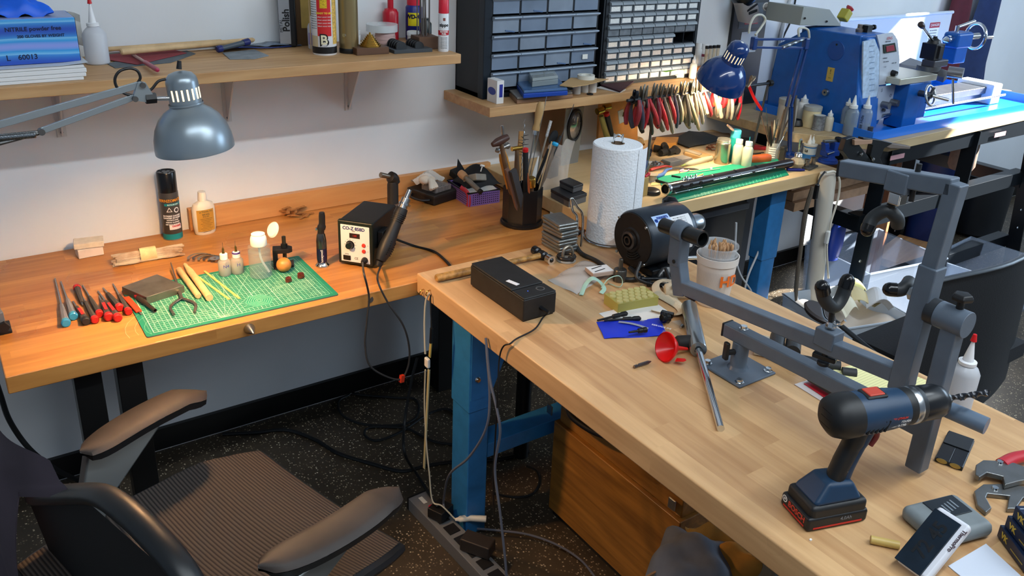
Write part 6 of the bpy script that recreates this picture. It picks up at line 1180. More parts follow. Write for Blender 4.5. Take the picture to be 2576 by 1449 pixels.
obj('tool_post', M().box((tp_.x, tp_.y, tp_.z+.003), (.062, .062, .062)), C('#1a1a1c', .3), la, .002); obj('dovetail', M().box((tp_.x, tp_.y-.034, tp_.z+.003), (.022, .008, .05)), C('#28282a', .3), la, .001)
obj('post_top', M().lathe([(.026, tp_.z+.034), (.022, tp_.z+.046), (.016, tp_.z+.048), (.008, tp_.z+.055), (.008, tp_.z+.06)], (tp_.x, tp_.y, 0), n=20), BLK, la)
e_ = N_(2320, 66, 1.86); obj('lock_lever', M().cyl((tp_.x-.01, tp_.y, tp_.z+.042), e_, .005, n=12), CHR, la); obj('lever_knob', M().lathe([(.008, -.01), (.011, .002), (.012, .02), (.008, .026)], e_, (e_-V((tp_.x, tp_.y, tp_.z+.042)))), C('#3a2d28', .35), la)
ts = N_(2405, 100, 1.93); obj('tailstock', M().box((ts.x+.015, ts.y, ts.z), (.12, .07, .065)), LB_, la, .012); obj('tailstock_foot', M().box((ts.x+.01, ts.y, ts.z-.06), (.09, .06, .07)), LB_, la, .006)
obj('quill', M().cyl((ts.x-.075, ts.y, ts.z+.004), (ts.x-.04, ts.y, ts.z+.004), .018, n=24), CHR, la); obj('center_point', M().cyl((ts.x-.105, ts.y, ts.z+.004), (ts.x-.075, ts.y, ts.z+.004), .001, .014, 20), CHR, la)
wc = V((ts.x+.13, ts.y-.01, ts.z+.01)); obj('tailstock_wheel', M().tube([wc+V((.010*cos(a*pi/14), .048*cos(a*pi/14), .052*sin(a*pi/14))) for a in range(28)], .0065, 10, closed=True), CHR, la); obj('wheel_hub', M().cyl(wc+V((-.06, 0, 0)), wc+V((.02, 0, 0)), .013, n=18), CHR, la); obj('wheel_grip', M().cyl(wc+V((0, -.04, .0)), wc+V((.05, -.045, .0)), .007, n=12), CHR, la)
lv = N_(2400, 70, 1.93); obj('clamp_lever', M().cyl((ts.x-.01, ts.y, ts.z+.03), (ts.x-.01, ts.y, ts.z+.058), .008).cyl((ts.x-.01, ts.y, ts.z+.052), (ts.x+.085, ts.y-.015, ts.z+.075), .0065, n=12), CHR, la)
obj('leadscrew', M().cyl((hx1, -.005, .05), (1.1, -.005, .05), .006, n=10), STEEL, la); obj('bed_end', M().span((1.06, .03, .0), (1.14, .2, .09)), C('#c7cdd2', .4), la, .006)
# control box on top
cbx = thing('control_box', 'grey sheet metal box with a red stop button above the lathe', 'control box', GY(2030, 70, 2.12), 0); o2 = V(cbx.location)
zt2 = TZ+zt
P_ = [GY(2012, 64, 2.10), GY(2022, 17, 2.10), GY(2088, 24, 2.10), GY(2117, 66, 2.10)]
for p in P_: pass
vs = [tuple(p-o2) for p in P_]+[tuple(p-o2+V((0, .17, 0))) for p in P_]; n = 4
obj('box_shell', M().add(vs, [tuple(range(n)), tuple(range(n, 2*n))[::-1]]+[(i, n+i, n+(i+1) % n, (i+1) % n) for i in range(n)]), C('#8d928e', .5), cbx, .002)
q = GY(2125, 38, 2.12)-o2; obj('yellow_housing', M().box(q, (.035, .04, .045), R=Euler((.0, .6, 0)).to_matrix()), C('#a39a2e', .4), cbx, .006); obj('stop_button', M().lathe([(.011, 0), (.017, .008), (.017, .014), (.0001, .02)], q+V((.012, -.004, .018)), (.5, -.3, .8)), C('#b23a3e', .35), cbx)
for q in ((2025, 46), (2080, 54)): obj('screw', M().cyl(GY(*q, 2.10)-o2, GY(*q, 2.095)-o2, .004, n=10), BLK, cbx)
solo('tool_holder', M().box((0, 0, .014), (.035, .03, .028)).cyl((.018, 0, .016), (.05, 0, .016), .006).lathe([(.010, 0), (.010, .008)], (.05, 0, .016), (1, 0, 0)), C('#141518', .35), 'small black tool holder on top of the lathe headstock', 'tool holder', V((GY(2178, 80, 1.95).x, 1.95, TZ+zt-.0035)), .1)
solo('steel_collet', M().lathe([(.013, 0), (.014, .012), (.009, .016), (.009, .03)], n=20), C('#8c7f74', .35, .7), 'small brownish steel collet beside the black tool holder', 'collet', V((GY(2162, 76, 1.96).x, 1.96, TZ+zt-.0035)))
# splash guard
gp = [GY(2225, 160, 2.22), GY(2160, 52, 2.22), GY(2380, 33, 2.22), GY(2408, 150, 2.22)]
gx0, gx1 = 3.32, 4.20; gz1 = GY(2380, 33, 2.30).z
t = thing('splash_guard', 'tall white splash guard with a red headed notice behind the lathe', 'splash guard', (gx0, 2.31, LZ+.001))
obj('sheet', M().span((0, 0, 0), (gx1-gx0, .004, gz1-LZ)), C('#c3ccd4', .35), t); obj('rolled_edge', M().cyl((0, 0, gz1-LZ), (gx1-gx0, 0, gz1-LZ), .008, n=12), C('#c8d2da', .35), t)
nx = GY(2352, 60, 2.305)-V((gx0, 2.31, LZ)); obj('notice', M().span((nx.x-.035, -.0015, nx.z-.20), (nx.x+.05, 0, nx.z+.005)), C('#dfe4e8', .5), t); obj('red_header', M().span((nx.x-.035, -.0025, nx.z-.02), (nx.x+.05, -.0015, nx.z+.005)), C('#a32838', .5), t); text('DANGER', .018, WHT, t, (nx.x+.008, -.003, nx.z-.0075), UPR)
for k in range(12): text('wear eye protection', .0075, INK, t, (nx.x+.004, -.002, nx.z-.032-.013*k), UPR)
# things in the tray
rnd = random.Random(77)
for k, (x, y, l_, m_, an, lab) in enumerate(((2250, 280, .13, C('#7c6248', .5), .3, 'brown handled tool lying in the chip tray by the headstock'), (2275, 292, .11, C('#3c3f44', .5), -.2, 'dark steel bar lying in the chip tray'), (2300, 268, .10, STEEL, .1, 'bright key lying in the chip tray below the apron'), (2420, 235, .15, C('#8b6a4e', .5), -.3, 'wooden brush handle lying in the chip tray, right part'), (2440, 245, .09, STEEL, .5, 'short steel rod in the right part of the chip tray'), (2480, 232, .12, C('#6d5a4b', .5), -.6, 'brown grip lying farthest right in the chip tray'))):
    solo('loose_tool', M().lathe([(.006, 0), (.009, l_*.2), (.008, l_*.8), (.004, l_)], ax=(1, 0, 0), n=12), m_, lab, 'tool', G(x, y, TZ)+V((0, 0, .0095)), an)
solo('wood_knot', M().lathe([(.012, 0), (.024, .01), (.02, .02), (.01, .024)], n=9), C('#a58a72', .6), 'pale carved wooden piece in the chip tray beside the lower panel', 'wood piece', G(2237, 304, TZ))
solo('chuck_jaw_cup', M().lathe([(.018, -.03), (.018, .03), (.014, .03), (.014, -.03)], (0, 0, .0185), (1, -.3, 0), n=24, cap=False), C('#b98a6a', .5), 'copper coloured open cylinder beside the carriage apron', 'cylinder', G(2262, 275, TZ))
# bottles on the board left of the lathe
bt_ = [('plastic_jar', 1975, 315, 250, .028, 'tall cloudy plastic jar, leftmost behind the round tins', '#b9b8b2', 1, 0), ('drip_bottle', 2015, 306, 255, .018, 'white dropper bottle with pointed top behind the powder jar', '#d6d6d2', 0, .010), ('powder_jar', 2037, 318, 268, .026, 'round clear jar of pale powder with a grey lid', '#cdbf98', 2, 0), ('drip_bottle', 2078, 314, 268, .019, 'white dropper bottle right of the powder jar', '#d9d7d0', 0, .010), ('solder_spool', 2057, 326, 291, .018, 'silver banded round tin in the front of the bottles', '#8b8f96', 3, 0), ('glue_bottle', 2082, 329, 292, .012, 'small cloudy bottle with black writing next to the silver tin', '#c0b9a8', 0, .008), ('amber_bottle', 2103, 322, 283, .011, 'small yellow bottle with a fine needle tip', '#b58a1e', 0, .022), ('squeeze_bottle', 2124, 333, 265, .017, 'tall clear squeeze bottle, left of the front three', '#cfd4d6', 0, .022), ('squeeze_bottle', 2134, 339, 272, .0185, 'tall clear squeeze bottle in the middle of the front three', '#cfd4d6', 0, .022), ('squeeze_bottle', 2168, 338, 272, .0185, 'clear squeeze bottle with black handwriting, right of the front three', '#cfd6dc', 0, .022)]
for nm, x, y, ty, r_, lab, c_, kd, tipn in bt_:
    r_ *= 1.32; tipn *= 1.7
    p = G(x, y, LZ+.0005); h = GY(x, ty, p.y).z-p.z
    if kd == 0: 
        t = bottle(nm, lab, p, r_, h, C('#98a5ae', .25, alpha=.5) if 'squeeze' in nm else C(c_, .35), C('#d8dad8', .4) if 'amber' not in nm else C(c_, .3), .5, .008, tip=tipn, shoulder=.82)
        if 'handwriting' in lab: ctext('Hot Hide', .016, BLK, t, r_, facing(p)-.4, h*.45, vert=True)
        if 'squeeze' in nm: obj('liquid', M().lathe([(r_*.9, .003), (r_*.95, .005), (r_*.95, h*.4)]), C('#9fabb3', .2, alpha=.5), t)
    elif kd in (1, 2):
        t = thing(nm, lab, 'jar', p); obj('jar_body', M().lathe([(r_*.95, 0), (r_, .003), (r_, h*.82), (r_*.95, h*.84)], n=28), C(c_, .4, var=.05), t); obj('lid', M().lathe([(r_*1.04, h*.82), (r_*1.04, h), (r_, h+.001)], n=28), C('#a3a39c', .5), t)
    else:
        t = thing(nm, lab, 'tin', p); obj('tin_body', M().lathe([(r_, 0), (r_, .003), (r_*.95, .004), (r_*.95, h-.004), (r_, h-.003), (r_, h)], n=28), C(c_, .3, .5, var=.3, vs=90), t); obj('lid', M().lathe([(.0001, h+.0005), (r_*.9, h+.0005)], n=24, cap=False), C('#c6c8c4', .4), t)
solo('black_funnel_ring', M().lathe([(.015, 0), (.028, .004), (.026, .012), (.019, .024), (.018, .024), (.0001, .010)], n=28, cap=False), BLK, 'round black rubber cup at the front left of the bottles', 'cup', G(2008, 317, LZ+.0005)+V((0, .01, 0)))
solo('grey_pin', M().cyl((0, 0, 0), (0, 0, .036), .011, n=20), C('#3b3c3f', .4), 'dark grey upright peg at the corner of the blue chip tray', 'peg', G(2190, 341, LZ+.0005)+V((-.012, .0, 0)))
# big clamp at the stand corner
t = thing('quick_clamp', 'big black spring clamp with brown jaws gripping the corner of the lathe stand', 'clamp', GY(2175, 380, 1.69), 0); o3 = V(t.location); K_ = lambda x, y, d=0: GY(x, y, 1.69+d)-o3
def slab(pts, th, d=0):
    P_ = [K_(x, y, d) for x, y in pts]; n = len(P_); vs = [tuple(p) for p in P_]+[tuple(p+V((0, th, 0))) for p in P_]
    return M().add(vs, [tuple(range(n)), tuple(range(n, 2*n))[::-1]]+[(i, n+i, n+(i+1) % n, (i+1) % n) for i in range(n)])
CBK = C('#0d1216', .35)
obj('clamp_arm', slab([(2120, 380), (2130, 350), (2150, 344), (2165, 368), (2190, 400), (2225, 425), (2240, 450), (2200, 440), (2150, 420)], .022), CBK, t, .003); obj('clamp_arm', slab([(2172, 346), (2215, 352), (2248, 360), (2225, 374), (2215, 398), (2228, 430), (2205, 425), (2190, 392), (2196, 366), (2170, 356)], .022, -.005), CBK, t, .003)
obj('brown_jaw', slab([(2210, 354), (2255, 362), (2292, 368), (2290, 376), (2240, 374), (2215, 366)], .026, -.004), C('#6b5f56', .6), t, .004); obj('wood_pad', slab([(2150, 352), (2196, 352), (2194, 362), (2150, 366)], .03, -.01), C('#a07d63', .6), t, .002)
obj('rivet', M().lathe([(.007, 0), (.006, .004), (.0001, .005)], K_(2166, 388, -.004), (0, -1, 0), n=12), CHR, t); obj('rivet', M().lathe([(.007, 0), (.006, .004), (.0001, .005)], K_(2196, 401, -.008), (0, -1, 0), n=12), CHR, t)
# jackets and right wall
jk = lambda nm, lab, px, col_, w, y0_, seed: solo(nm, M().grid(lambda u, v: (w*(u-.5)*(.55+.75*v)+.01*sin(3*v+seed), -.05*sin(pi*u)-.018*sin(9*u+seed+2*v)*(.3+v), -.75*v), 26, 14, .006), C(col_, .85, var=.1), lab, 'jacket', GY(px, -60, y0_)+V((0, 0, .0)), 0)
jk('jacket', 'dark red jacket hanging on the wall behind the lathe', 2425, '#4d1420', .26, 2.38, 1.0)
jk('jacket', 'dark blue jacket hanging right of the red one', 2500, '#1c2f57', .30, 2.36, 2.2)
# ---------------------------------------------------------------- things on the island bench
I_ = lambda x, y, z=0: G(x, y, IT+z)
t0 = IT+.0003
# black ultrasonic style box
t = thing('black_lidded_box', 'long matte black plastic box with a sliding lid, at the corner of the island bench', 'box', (1.028, 1.402, t0)); bw, bd, bh = .093, .230, .060
CB_ = C('#191919', .55, var=.25, vs=40)
obj('case', M().span((0, 0, .004), (bw, bd, bh-.003)), CB_, t, .003); obj('lid', M().span((.001, .052, bh-.003), (bw-.001, bd-.001, bh+.003)), CB_, t, .003); obj('control_end', M().span((.001, .001, bh-.003), (bw-.001, .050, bh+.001)), CB_, t, .003)
obj('base_skid', M().span((.004, .004, 0), (bw-.004, bd-.004, .005)), BLK, t)
obj('white_sticker', M().box((.025, .082, bh+.0033), (.012, .034, .0004), .25), C('#dfe2e6', .4), t); obj('dial_ring', M().lathe([(.008, bh+.001), (.0095, bh+.0018), (.011, bh+.001)], (.066, .028, 0), n=28, cap=False), C('#4c4d4d', .5), t)
obj('blue_led', M().lathe([(.0012, bh+.0012), (.0001, bh+.002)], (.032, .03, 0), n=8), C('#2f55ff', .3, emit=3), t); obj('cable_plug', M().cyl((.048, .004, .028), (.056, -.022, .022), .0052, .0042, 14), BLKG, t)
c0 = V((1.084, 1.380, IT+.0215))
cable('dc_cable', [c0, I_(1366, 799, .004), I_(1345, 828, .003), I_(1300, 852, .003), I_(1284, 864, .004), GX(1266, 872, .940), GX(1256, 905, .938), GX(1252, 990, .93), GX(1245, 1120, .935), GX(1240, 1200, .95), GX(1243, 1300, 1.0)], .0019, BLK, 'thin black cable from the black box, falling over the island edge')
# hammer
a, b_ = I_(1097, 700, .012), I_(1362, 642, .012); L_ = (b_-a).length
t = thing('ball_peen_hammer', 'steel hammer with a flat grained wooden handle running behind the black box', 'hammer', a, along(a, b_))
obj('wooden_handle', M().lathe([(.009, 0), (.0115, .003), (.0115, L_*.35), (.008, L_*.7), (.009, L_)], ax=X, n=16, sy=.85), C('#b58a4a', .5, col2='#7a5a2e', vs=70), t)
obj('hammer_head', M().lathe([(.0001, -.042), (.0125, -.040), (.0125, -.022), (.0085, -.018), (.0085, -.012), (.012, -.006), (.012, .010), (.008, .014), (.008, .024), (.009, .040), (.003, .046)], (L_+.004, 0, 0), (0, -1, 0), n=20), C('#35373a', .25, .8), t); obj('steel_face', M().lathe([(.0127, -.0425), (.0127, -.026)], (L_+.004, 0, 0), (0, 1, 0), n=20), CHR, t)
# tins
for k in range(4):
    cx, cy, an = ((1.375, 1.722, .25), (1.372, 1.720, .20), (1.376, 1.722, .28), (1.374, 1.724, .16))[k]
    t = thing('flat_tin', 'flat hinged silver tin, %s in the stack of four' % ('bottom one', 'second from the bottom', 'third from the bottom', 'topmost')[k], 'tin', (cx, cy, t0+.0222*k), an-.25); SV = C('#8f9290', .3, .85, var=.08)
    obj('tin_base', M().box((0, 0, .0065), (.062, .090, .013)), SV, t, .006, seg=3); obj('tin_lid', M().box((0, 0, .0165), (.0635, .0915, .0105)), SV, t, .005, seg=3)
# cage
t = thing('ring_clamp', 'small grey bracket with a wire arch and dark ring on a clear lid', 'clamp', I_(1424, 655)); DM = C('#3f3b38', .35, .7)
obj('clear_disc', M().lathe([(.026, 0), (.027, .002), (.025, .006)], n=28), C('#b9b6ae', .15, alpha=.6), t); obj('dark_ring', M().tube([(.023*cos(a*pi/9), .021*sin(a*pi/9), .012) for a in range(18)], .005, 8, closed=True), DM, t); obj('wire_arch', M().tube([(-.017, -.008, .010), (-.017, -.006, .026), (-.008, -.004, .041), (.008, -.004, .041), (.017, -.006, .026), (.017, -.008, .010)], .0028, 8, smooth=5, flat=1.5), C('#8c8578', .3, .8), t); obj('thumb_screw', M().cyl((.0, -.028, .012), (0, -.012, .012), .0055, n=14), DM, t)
# paper towel
p = V((1.545, 1.705, t0)); Ht = GY(1548, 362, p.y).z-t0
t = thing('paper_towel_holder', 'chrome wire stand for the kitchen roll with a tall sprung side arm', 'towel holder', p)
obj('base_ring', M().tube([(.074*cos(a*pi/16), .074*sin(a*pi/16), .005) for a in range(32)], .0025, 8, closed=True), CHR, t); obj('center_loop', M().tube([(-.009, .008, .0), (-.009, .008, Ht), (-.006, .006, Ht+.018), (0, 0, Ht+.025), (.006, -.006, Ht+.018), (.009, -.008, Ht), (.009, -.008, 0)], .0028, 10, smooth=5), CHR, t)
sa_ = [GY(1440, 500, 1.69)-p, GY(1452, 520, 1.69)-p, GY(1466, 545, 1.69)-p, GY(1462, 625, 1.69)-p]; sb_ = [GY(1437, 505, 1.69)-p, GY(1441, 530, 1.69)-p, GY(1452, 550, 1.69)-p, GY(1448, 628, 1.69)-p]
sa_[3].z = sb_[3].z = .006; obj('side_arm', M().tube(sb_[::-1]+sa_, .0035, 10, smooth=5), CHR, t); obj('foot_ball', M().ball((.015, -.077, .009), .009, 14), CHR, t)
twm = bpy.data.materials.new('quilted_paper'); twm.use_nodes = True; tt = twm.node_tree; bb = tt.nodes['Principled BSDF']; bb.inputs['Base Color'].default_value = (*srgb('#e4e7ea'), 1); bb.inputs['Roughness'].default_value = .9
tc = nd(tt, 'ShaderNodeTexCoord'); vo = nd(tt, 'ShaderNodeTexVoronoi'); vo.inputs['Scale'].default_value = 160; tt.links.new(tc.outputs['Object'], vo.inputs['Vector']); bn = nd(tt, 'ShaderNodeBump'); bn.inputs['Strength'].default_value = .55; bn.inputs['Distance'].default_value = .002; tt.links.new(vo.outputs['Distance'], bn.inputs['Height']); tt.links.new(bn.outputs[0], bb.inputs['Normal'])
RT = .069
tw = thing('paper_towel_roll', 'big white quilted paper towel roll standing on the chrome holder', 'paper towel', p+V((0, 0, .008)))
obj('roll', M().lathe([(.018, 0), (RT, 0), (RT, Ht-.01), (RT-.003, Ht-.007), (.019, Ht-.007), (.018, 0)], n=64, cap=False), twm, tw); obj('cardboard_core', M().lathe([(.0178, 0), (.0178, Ht-.006), (.0165, Ht-.006), (.0165, 0)], n=28, cap=False), C('#7c6651', .8), tw)
a0 = facing(p)+1.1; obj('loose_sheet', M().grid(lambda u, v: ((RT+.001+.012*u)*cos(a0-.1+.65*u)+.0*u, (RT+.001+.012*u)*sin(a0-.1+.65*u), v*(Ht-.012)), 8, 6, 0).grid(lambda u, v: ((RT+.001+.012*u)*cos(a0-.1+.65*u)*1.005, (RT+.001+.012*u)*sin(a0-.1+.65*u)*1.005, v*(Ht-.012)), 8, 6, 0), twm, tw)
# motor
mx0, mx1, mY, mZ = 1.432, 1.605, 1.497, IT+.094
t = thing('electric_motor', 'dark blue grey electric motor with a round black end plate and paper labels', 'motor', (mx0, mY, t0)); z_ = mZ-t0; RM = .076
MG = C('#27303a', .35, .3, var=.1); AX = lambda x: (x, 0, z_)
obj('motor_body', M().lathe([(RM-.004, .006), (RM, .012), (RM, .158), (RM-.006, .170), (RM-.02, .173)], (0, 0, z_), X, n=56), MG, t)
obj('end_plate', M().lathe([(.0001, -.004), (.03, -.004), (.034, .0), (RM-.006, .003), (RM-.004, .010)], (0, 0, z_), X, n=48, cap=False), C('#1a1513', .45, .3, var=.2), t)
obj('bearing_boss', M().lathe([(.024, -.003), (.024, -.012), (.018, -.014), (.018, -.008)], (0, 0, z_), X, n=32, cap=False).lathe([(.012, -.01), (.012, -.015), (.008, -.015), (.008, -.006), (.0001, -.006)], (0, 0, z_), X, n=28, cap=False), C('#4a4440', .35, .8), t)
sl = M()
for k in range(5): sl.tube([(-.0015, -.022*cos(a)*(1.2+.28*k)*.9, z_-.022*sin(a)*(1.2+.28*k)) for a in [.7+.14*q for q in range(9)]], .0022, 6)
obj('vent_ribs', sl, C('#020202', .8), t)
for q in ((-.05, .05), (.052, .045), (-.055, -.05), (.05, -.05)): obj('screw', M().lathe([(.004, 0), (.0035, .003), (.0001, .004)], (0, q[0], z_+q[1]), (-1, 0, 0), n=10), STEEL, t)
lab_ = lambda x0, x1, a0_, a1_, m_, nm: obj(nm, M().grid(lambda u, v: (x0+(x1-x0)*u, -(RM+.0006)*cos(a0_+(a1_-a0_)*v), z_+(RM+.0006)*sin(a0_+(a1_-a0_)*v)), 2, 8), m_, t)
lab_(.028, .085, .72, 1.12, C('#a9c3e6', .4), 'blue_label'); lab_(.075, .150, .35, .95, C('#d8dadc', .5), 'spec_label'); lab_(.09, .15, -.3, .02, C('#d3d5d7', .5), 'lower_label')
def mtext(s_, sz, x, a_, m_, b2=0):
    o = text(s_, sz, m_, t, (0, 0, 0), bold=b2)
    for v in o.data.vertices: aa = a_+v.co.y/RM; v.co = (x+v.co.x, -(RM+.0012)*cos(aa), z_+(RM+.0012)*sin(aa))
mtext("FERREE'S", .010, .060, 1.0, C('#1e4fae', .4), .0004); mtext('TOOLS INC', .0045, .060, .90, C('#1e4fae', .4)); mtext('o', .014, .036, .93, C('#1e4fae', .4), .002)
for k in range(6): mtext('HP 1/3  RPM 1725  V 115', .0042, .112, .86-.075*k, INK)
obj('motor_base', M().span((.03, -.06, 0), (.15, .06, .022)).span((.04, -.03, .02), (.14, .03, .03)), C('#14181c', .3, .4), t, .004)
obj('front_nose', M().lathe([(.024, .172), (.024, .205), (.028, .206), (.028, .235), (.022, .25), (.008, .262)], (0, 0, z_+.004), X, n=24), STEEL, t); obj('black_switch', M().lathe([(.020, 0), (.022, .03), (.012, .04)], (.17, .045, z_+.035), (.2, .1, 1), n=20), BLKG, t)
cable('motor_cord', [(1.43, 1.49, IT+.018), (1.42, 1.44, IT+.012), (1.385, 1.47, IT+.006), (1.40, 1.58, IT+.006), (1.40, 1.66, IT+.006), (1.455, 1.755, IT+.006), (1.51, 1.785, IT+.004)], .0062, BLK, 'thick black motor cord curving past the paper towel base')
cable('lead_wire', [(1.428, 1.45, IT+.05), (1.40, 1.43, IT+.02), (1.43, 1.395, IT+.008), (1.475, 1.39, IT+.008), (1.49, 1.42, IT+.03)], .0045, BLK, 'black lead looping under the motor face')
solo('chrome_nut', M().lathe([(.007, 0), (.009, .004), (.009, .014), (.006, .018)], n=16), C('#e4e6e8', .2, .6), 'small white and black threaded knob by the motor foot', 'knob', I_(1566, 694), 0)
t = thing('foot_switch', 'glossy black stamped metal foot at the side of the motor', 'bracket', I_(1672, 690), -.2); obj('foot', M().lathe([(.04, 0), (.036, .006), (.022, .026), (.012, .030), (.0001, .030)], n=24, sy=.7), BLKG, t, ang=60); obj('flange', M().box((0, 0, .002), (.11, .045, .004)), BLKG, t, .001)
for k, (q, an, l_) in enumerate((((1612, 702), -.5, .07), ((1628, 712), -.9, .06))): solo('black_bolt', M().lathe([(.009, 0), (.009, .008), (.0055, .009), (.0055, l_), (.0075, l_+.002), (.0075, l_+.012)], ax=X, n=12), C('#1c1f22', .35, .5), ('long dark bolt lying in front of the motor foot', 'shorter dark bolt nearest the canvas roll')[k], 'bolt', I_(*q, .0095), an)
# bag with label, mint ribbon, weight
solo('clear_bag', M().grid(lambda u, v: (-.09+.18*u+.02*v, -.045+.10*v, .001+.015*sin(pi*u)**.5*sin(pi*v)**.6+.002*sin(15*u+8*v)), 18, 12, .001), C('#cfcac4', .15, alpha=.5), 'flat clear plastic bag on the island bench beside the tins', 'plastic bag', I_(1460, 700), .35)
t = thing('label_packet', 'small packet with black printed strips lying on the clear bag', 'packet', I_(1508, 686, .017), .35-.55); obj('packet', M().box((0, 0, .005), (.062, .045, .010)), C('#b69f92', .5, alpha=.9), t, .001); obj('label', M().box((0, 0, .0107), (.06, .04, .0006)), C('#dadadb', .5), t)
for y in (-.008, .010): obj('black_strip', M().box((-.004, y, .0112), (.036, .0035, .0004), .3), BLK, t)
RB = C('#9dbfae', .6)
solo('mint_ribbon', M().tube([tuple(I_(*q, z)-I_(1500, 710)) for q, z in (((1462, 742), .003), (1472, 715, ) and ((1473, 716), .008), ((1490, 700), .022), ((1508, 708), .012), ((1520, 725), .006), ((1512, 738), .003))], .0055, 8, smooth=6, flat=.15), RB, 'mint green flat ribbon curling over the clear bag', 'ribbon', I_(1500, 710))
solo('mint_ribbon', M().tube([tuple(I_(*q, z)-I_(1540, 700)) for q, z in (((1512, 725), .004), ((1530, 702), .025), ((1556, 694), .03), ((1566, 708), .012), ((1558, 722), .004), ((1530, 712), .003))], .0018, 6, smooth=6, flat=.6), RB, 'thin pale green cord looping round the steel weight', 'cord', I_(1540, 700))
solo('steel_weight', M().lathe([(.016, 0), (.017, .001), (.017, .030), (.015, .033), (.0055, .034), (.0055, .060), (.0045, .061)], n=28), C('#5f5c57', .35, .85, var=.1), 'dark steel cylinder with a thin upright stem behind the green block', 'weight', I_(1558, 706))
# honeycomb block
a, b_ = I_(1553, 790), I_(1653, 770); yw = yaw(a, b_); c_ = I_(1525, 765); wB = (b_-a).length*1.02; dB = .062
t = thing('honeycomb_block', 'translucent green soap like block with a raised honeycomb pattern on top', 'sanding block', a, yw); GB = C('#a39a4f', .35, alpha=.97); GT = C('#b7af74', .6)
obj('block', M().span((0, 0, 0), (wB, dB, .026)), GB, t, .001)
hx = M()
for j in range(4):
    for k in range(7): 
        x, y = .010+.0175*k+(.00875 if j % 2 else 0), .009+.0152*j
        if x < wB-.006: hx.lathe([(.0088, .0262), (.0078, .0285), (.0001, .0288)], (x, y, 0), n=6)
o = obj('honeycomb_cells', hx, GT, t, ang=20); o['kind'] = 'stuff'
solo('white_wrapper', M().grid(lambda u, v: (-.075+.16*u, -.03+.075*v-.01*u, .001+.004*sin(3*u)*v), 8, 6, .0008), C('#dcdad6', .6), 'sheet of white paper under the green honeycomb block', 'paper', I_(1600, 795), -.12)
solo('print_bag', M().grid(lambda u, v: (-.05+.1*u, -.035+.07*v, .001+.003*sin(5*u+2*v)), 8, 6, .0006), C('#d8c9b8', .1, alpha=.25), 'nearly invisible clear bag corner right of the blue pouch', 'plastic bag', I_(1668, 826), -.5)
text('SERVICE DE', .009, WHT, None, (0, 0, 0)).name = 'bag_lettering'
o = bpy.data.objects['bag_lettering']; place(o, I_(1664, 822, .008), -1.05); tag(o, 'white printed words on the clear bag beside the blue pouch', 'lettering')
# blue pouch and burrs
P_ = [I_(*q) for q in ((1500, 810), (1660, 803), (1680, 846), (1520, 853))]; c_ = sum(P_, V())/4
solo('blue_pouch', M().grid(lambda u, v: tuple((P_[3]*(1-u)+P_[2]*u)*(1-v)+(P_[0]*(1-u)+P_[1]*u)*v-c_+V((0, 0, .002+.007*sin(pi*u)*sin(pi*v)+.0018*sin(9*u+5*v)))), 18, 10, .0015), C('#1731c4', .45), 'royal blue cloth pouch with a grey stripe near the front of the island bench', 'pouch', c_)
solo('grey_stripe', M().grid(lambda u, v: ((-.008+.008*u), -.045+.07*v, .010+.003*sin(pi*v)), 3, 8, .0006), C('#8f96a8', .6), 'grey stripe across the royal blue pouch', 'stripe', c_+V((.0, .010, 0)), .55)
for q0, q1, lab, zz in (((1503, 806), (1578, 788), 'black ribbed pin vise lying above the blue pouch, left one', .006), ((1520, 806), (1612, 801), 'black ribbed pin vise along the top edge of the blue pouch', .007), ((1582, 836), (1628, 829), 'black ribbed pin vise tip poking out on the blue pouch', .017)):
    a, b_ = I_(*q0, zz), I_(*q1, zz); L_ = (b_-a).length; solo('pin_vise', M().lathe([(.0022, 0), (.003, L_*.5), (.0055, L_*.52), (.006, L_*.72), (.0045, L_*.75), (.0065, L_*.82), (.0065, L_*.95), (.003, L_)], ax=X, n=14), C('#1c1d1e', .45, .3), lab, 'pin vise', a, along(a, b_), 'pin vises near the blue pouch')
solo('thumb_nut', M().lathe([(.014, 0), (.014, .012), (.009, .016), (.009, .020)], (0, 0, 0), (-1, .3, .25), n=8).box((.008, .008, .004), (.014, .03, .012), .3), BLKG, 'glossy black three lobed knob right of the white paper', 'knob', I_(1680, 800, .0145), .2, bev=.002)
solo('small_screw', M().cyl((0, 0, 0), (.012, 0, 0), .003, .0045, 10), STEEL, 'tiny steel screw beside the steel cylinder', 'screw', I_(1712, 824, .0048), .4)
# canvas strap and roll
CV = C('#cfc2a8', .9, bump=.6, bs=300)
solo('canvas_roll', M().lathe([(.018, 0), (.022, .01), (.022, .075), (.017, .085)], ax=(1, -.35, 0), n=18, sx=.75), CV, 'cream canvas roll under the left end of the grey tube frame', 'canvas roll', I_(1672, 732, .017), -.2, ang=70)
solo('canvas_pin', M().cyl((0, 0, 0), (.045, -.010, .002), .004, n=10), STEEL, 'steel pin lying on the cream canvas roll', 'pin', I_(1690, 722, .036), -.2)
solo('canvas_strap', M().tube([tuple(I_(*q, z)-I_(1680, 750)) for q, z in (((1730, 735), .020), ((1700, 712), .024), ((1668, 705), .022), ((1650, 716), .016), ((1655, 736), .010), ((1680, 752), .008), ((1706, 768), .008), ((1714, 782), .006), ((1700, 793), .005), ((1668, 788), .004), ((1640, 781), .004))], .010, 8, smooth=6, flat=.14), CV, 'cream canvas strap looping in front of the canvas roll', 'strap', I_(1680, 750))
solo('canvas_strap', M().tube([tuple(I_(*q, z)-I_(1680, 750)) for q, z in (((1668, 708), .012), ((1690, 745), .006), ((1718, 775), .004), ((1728, 795), .004))], .009, 8, smooth=6, flat=.14), CV, 'second cream canvas strap end running to the steel cylinder', 'strap', I_(1680, 750))
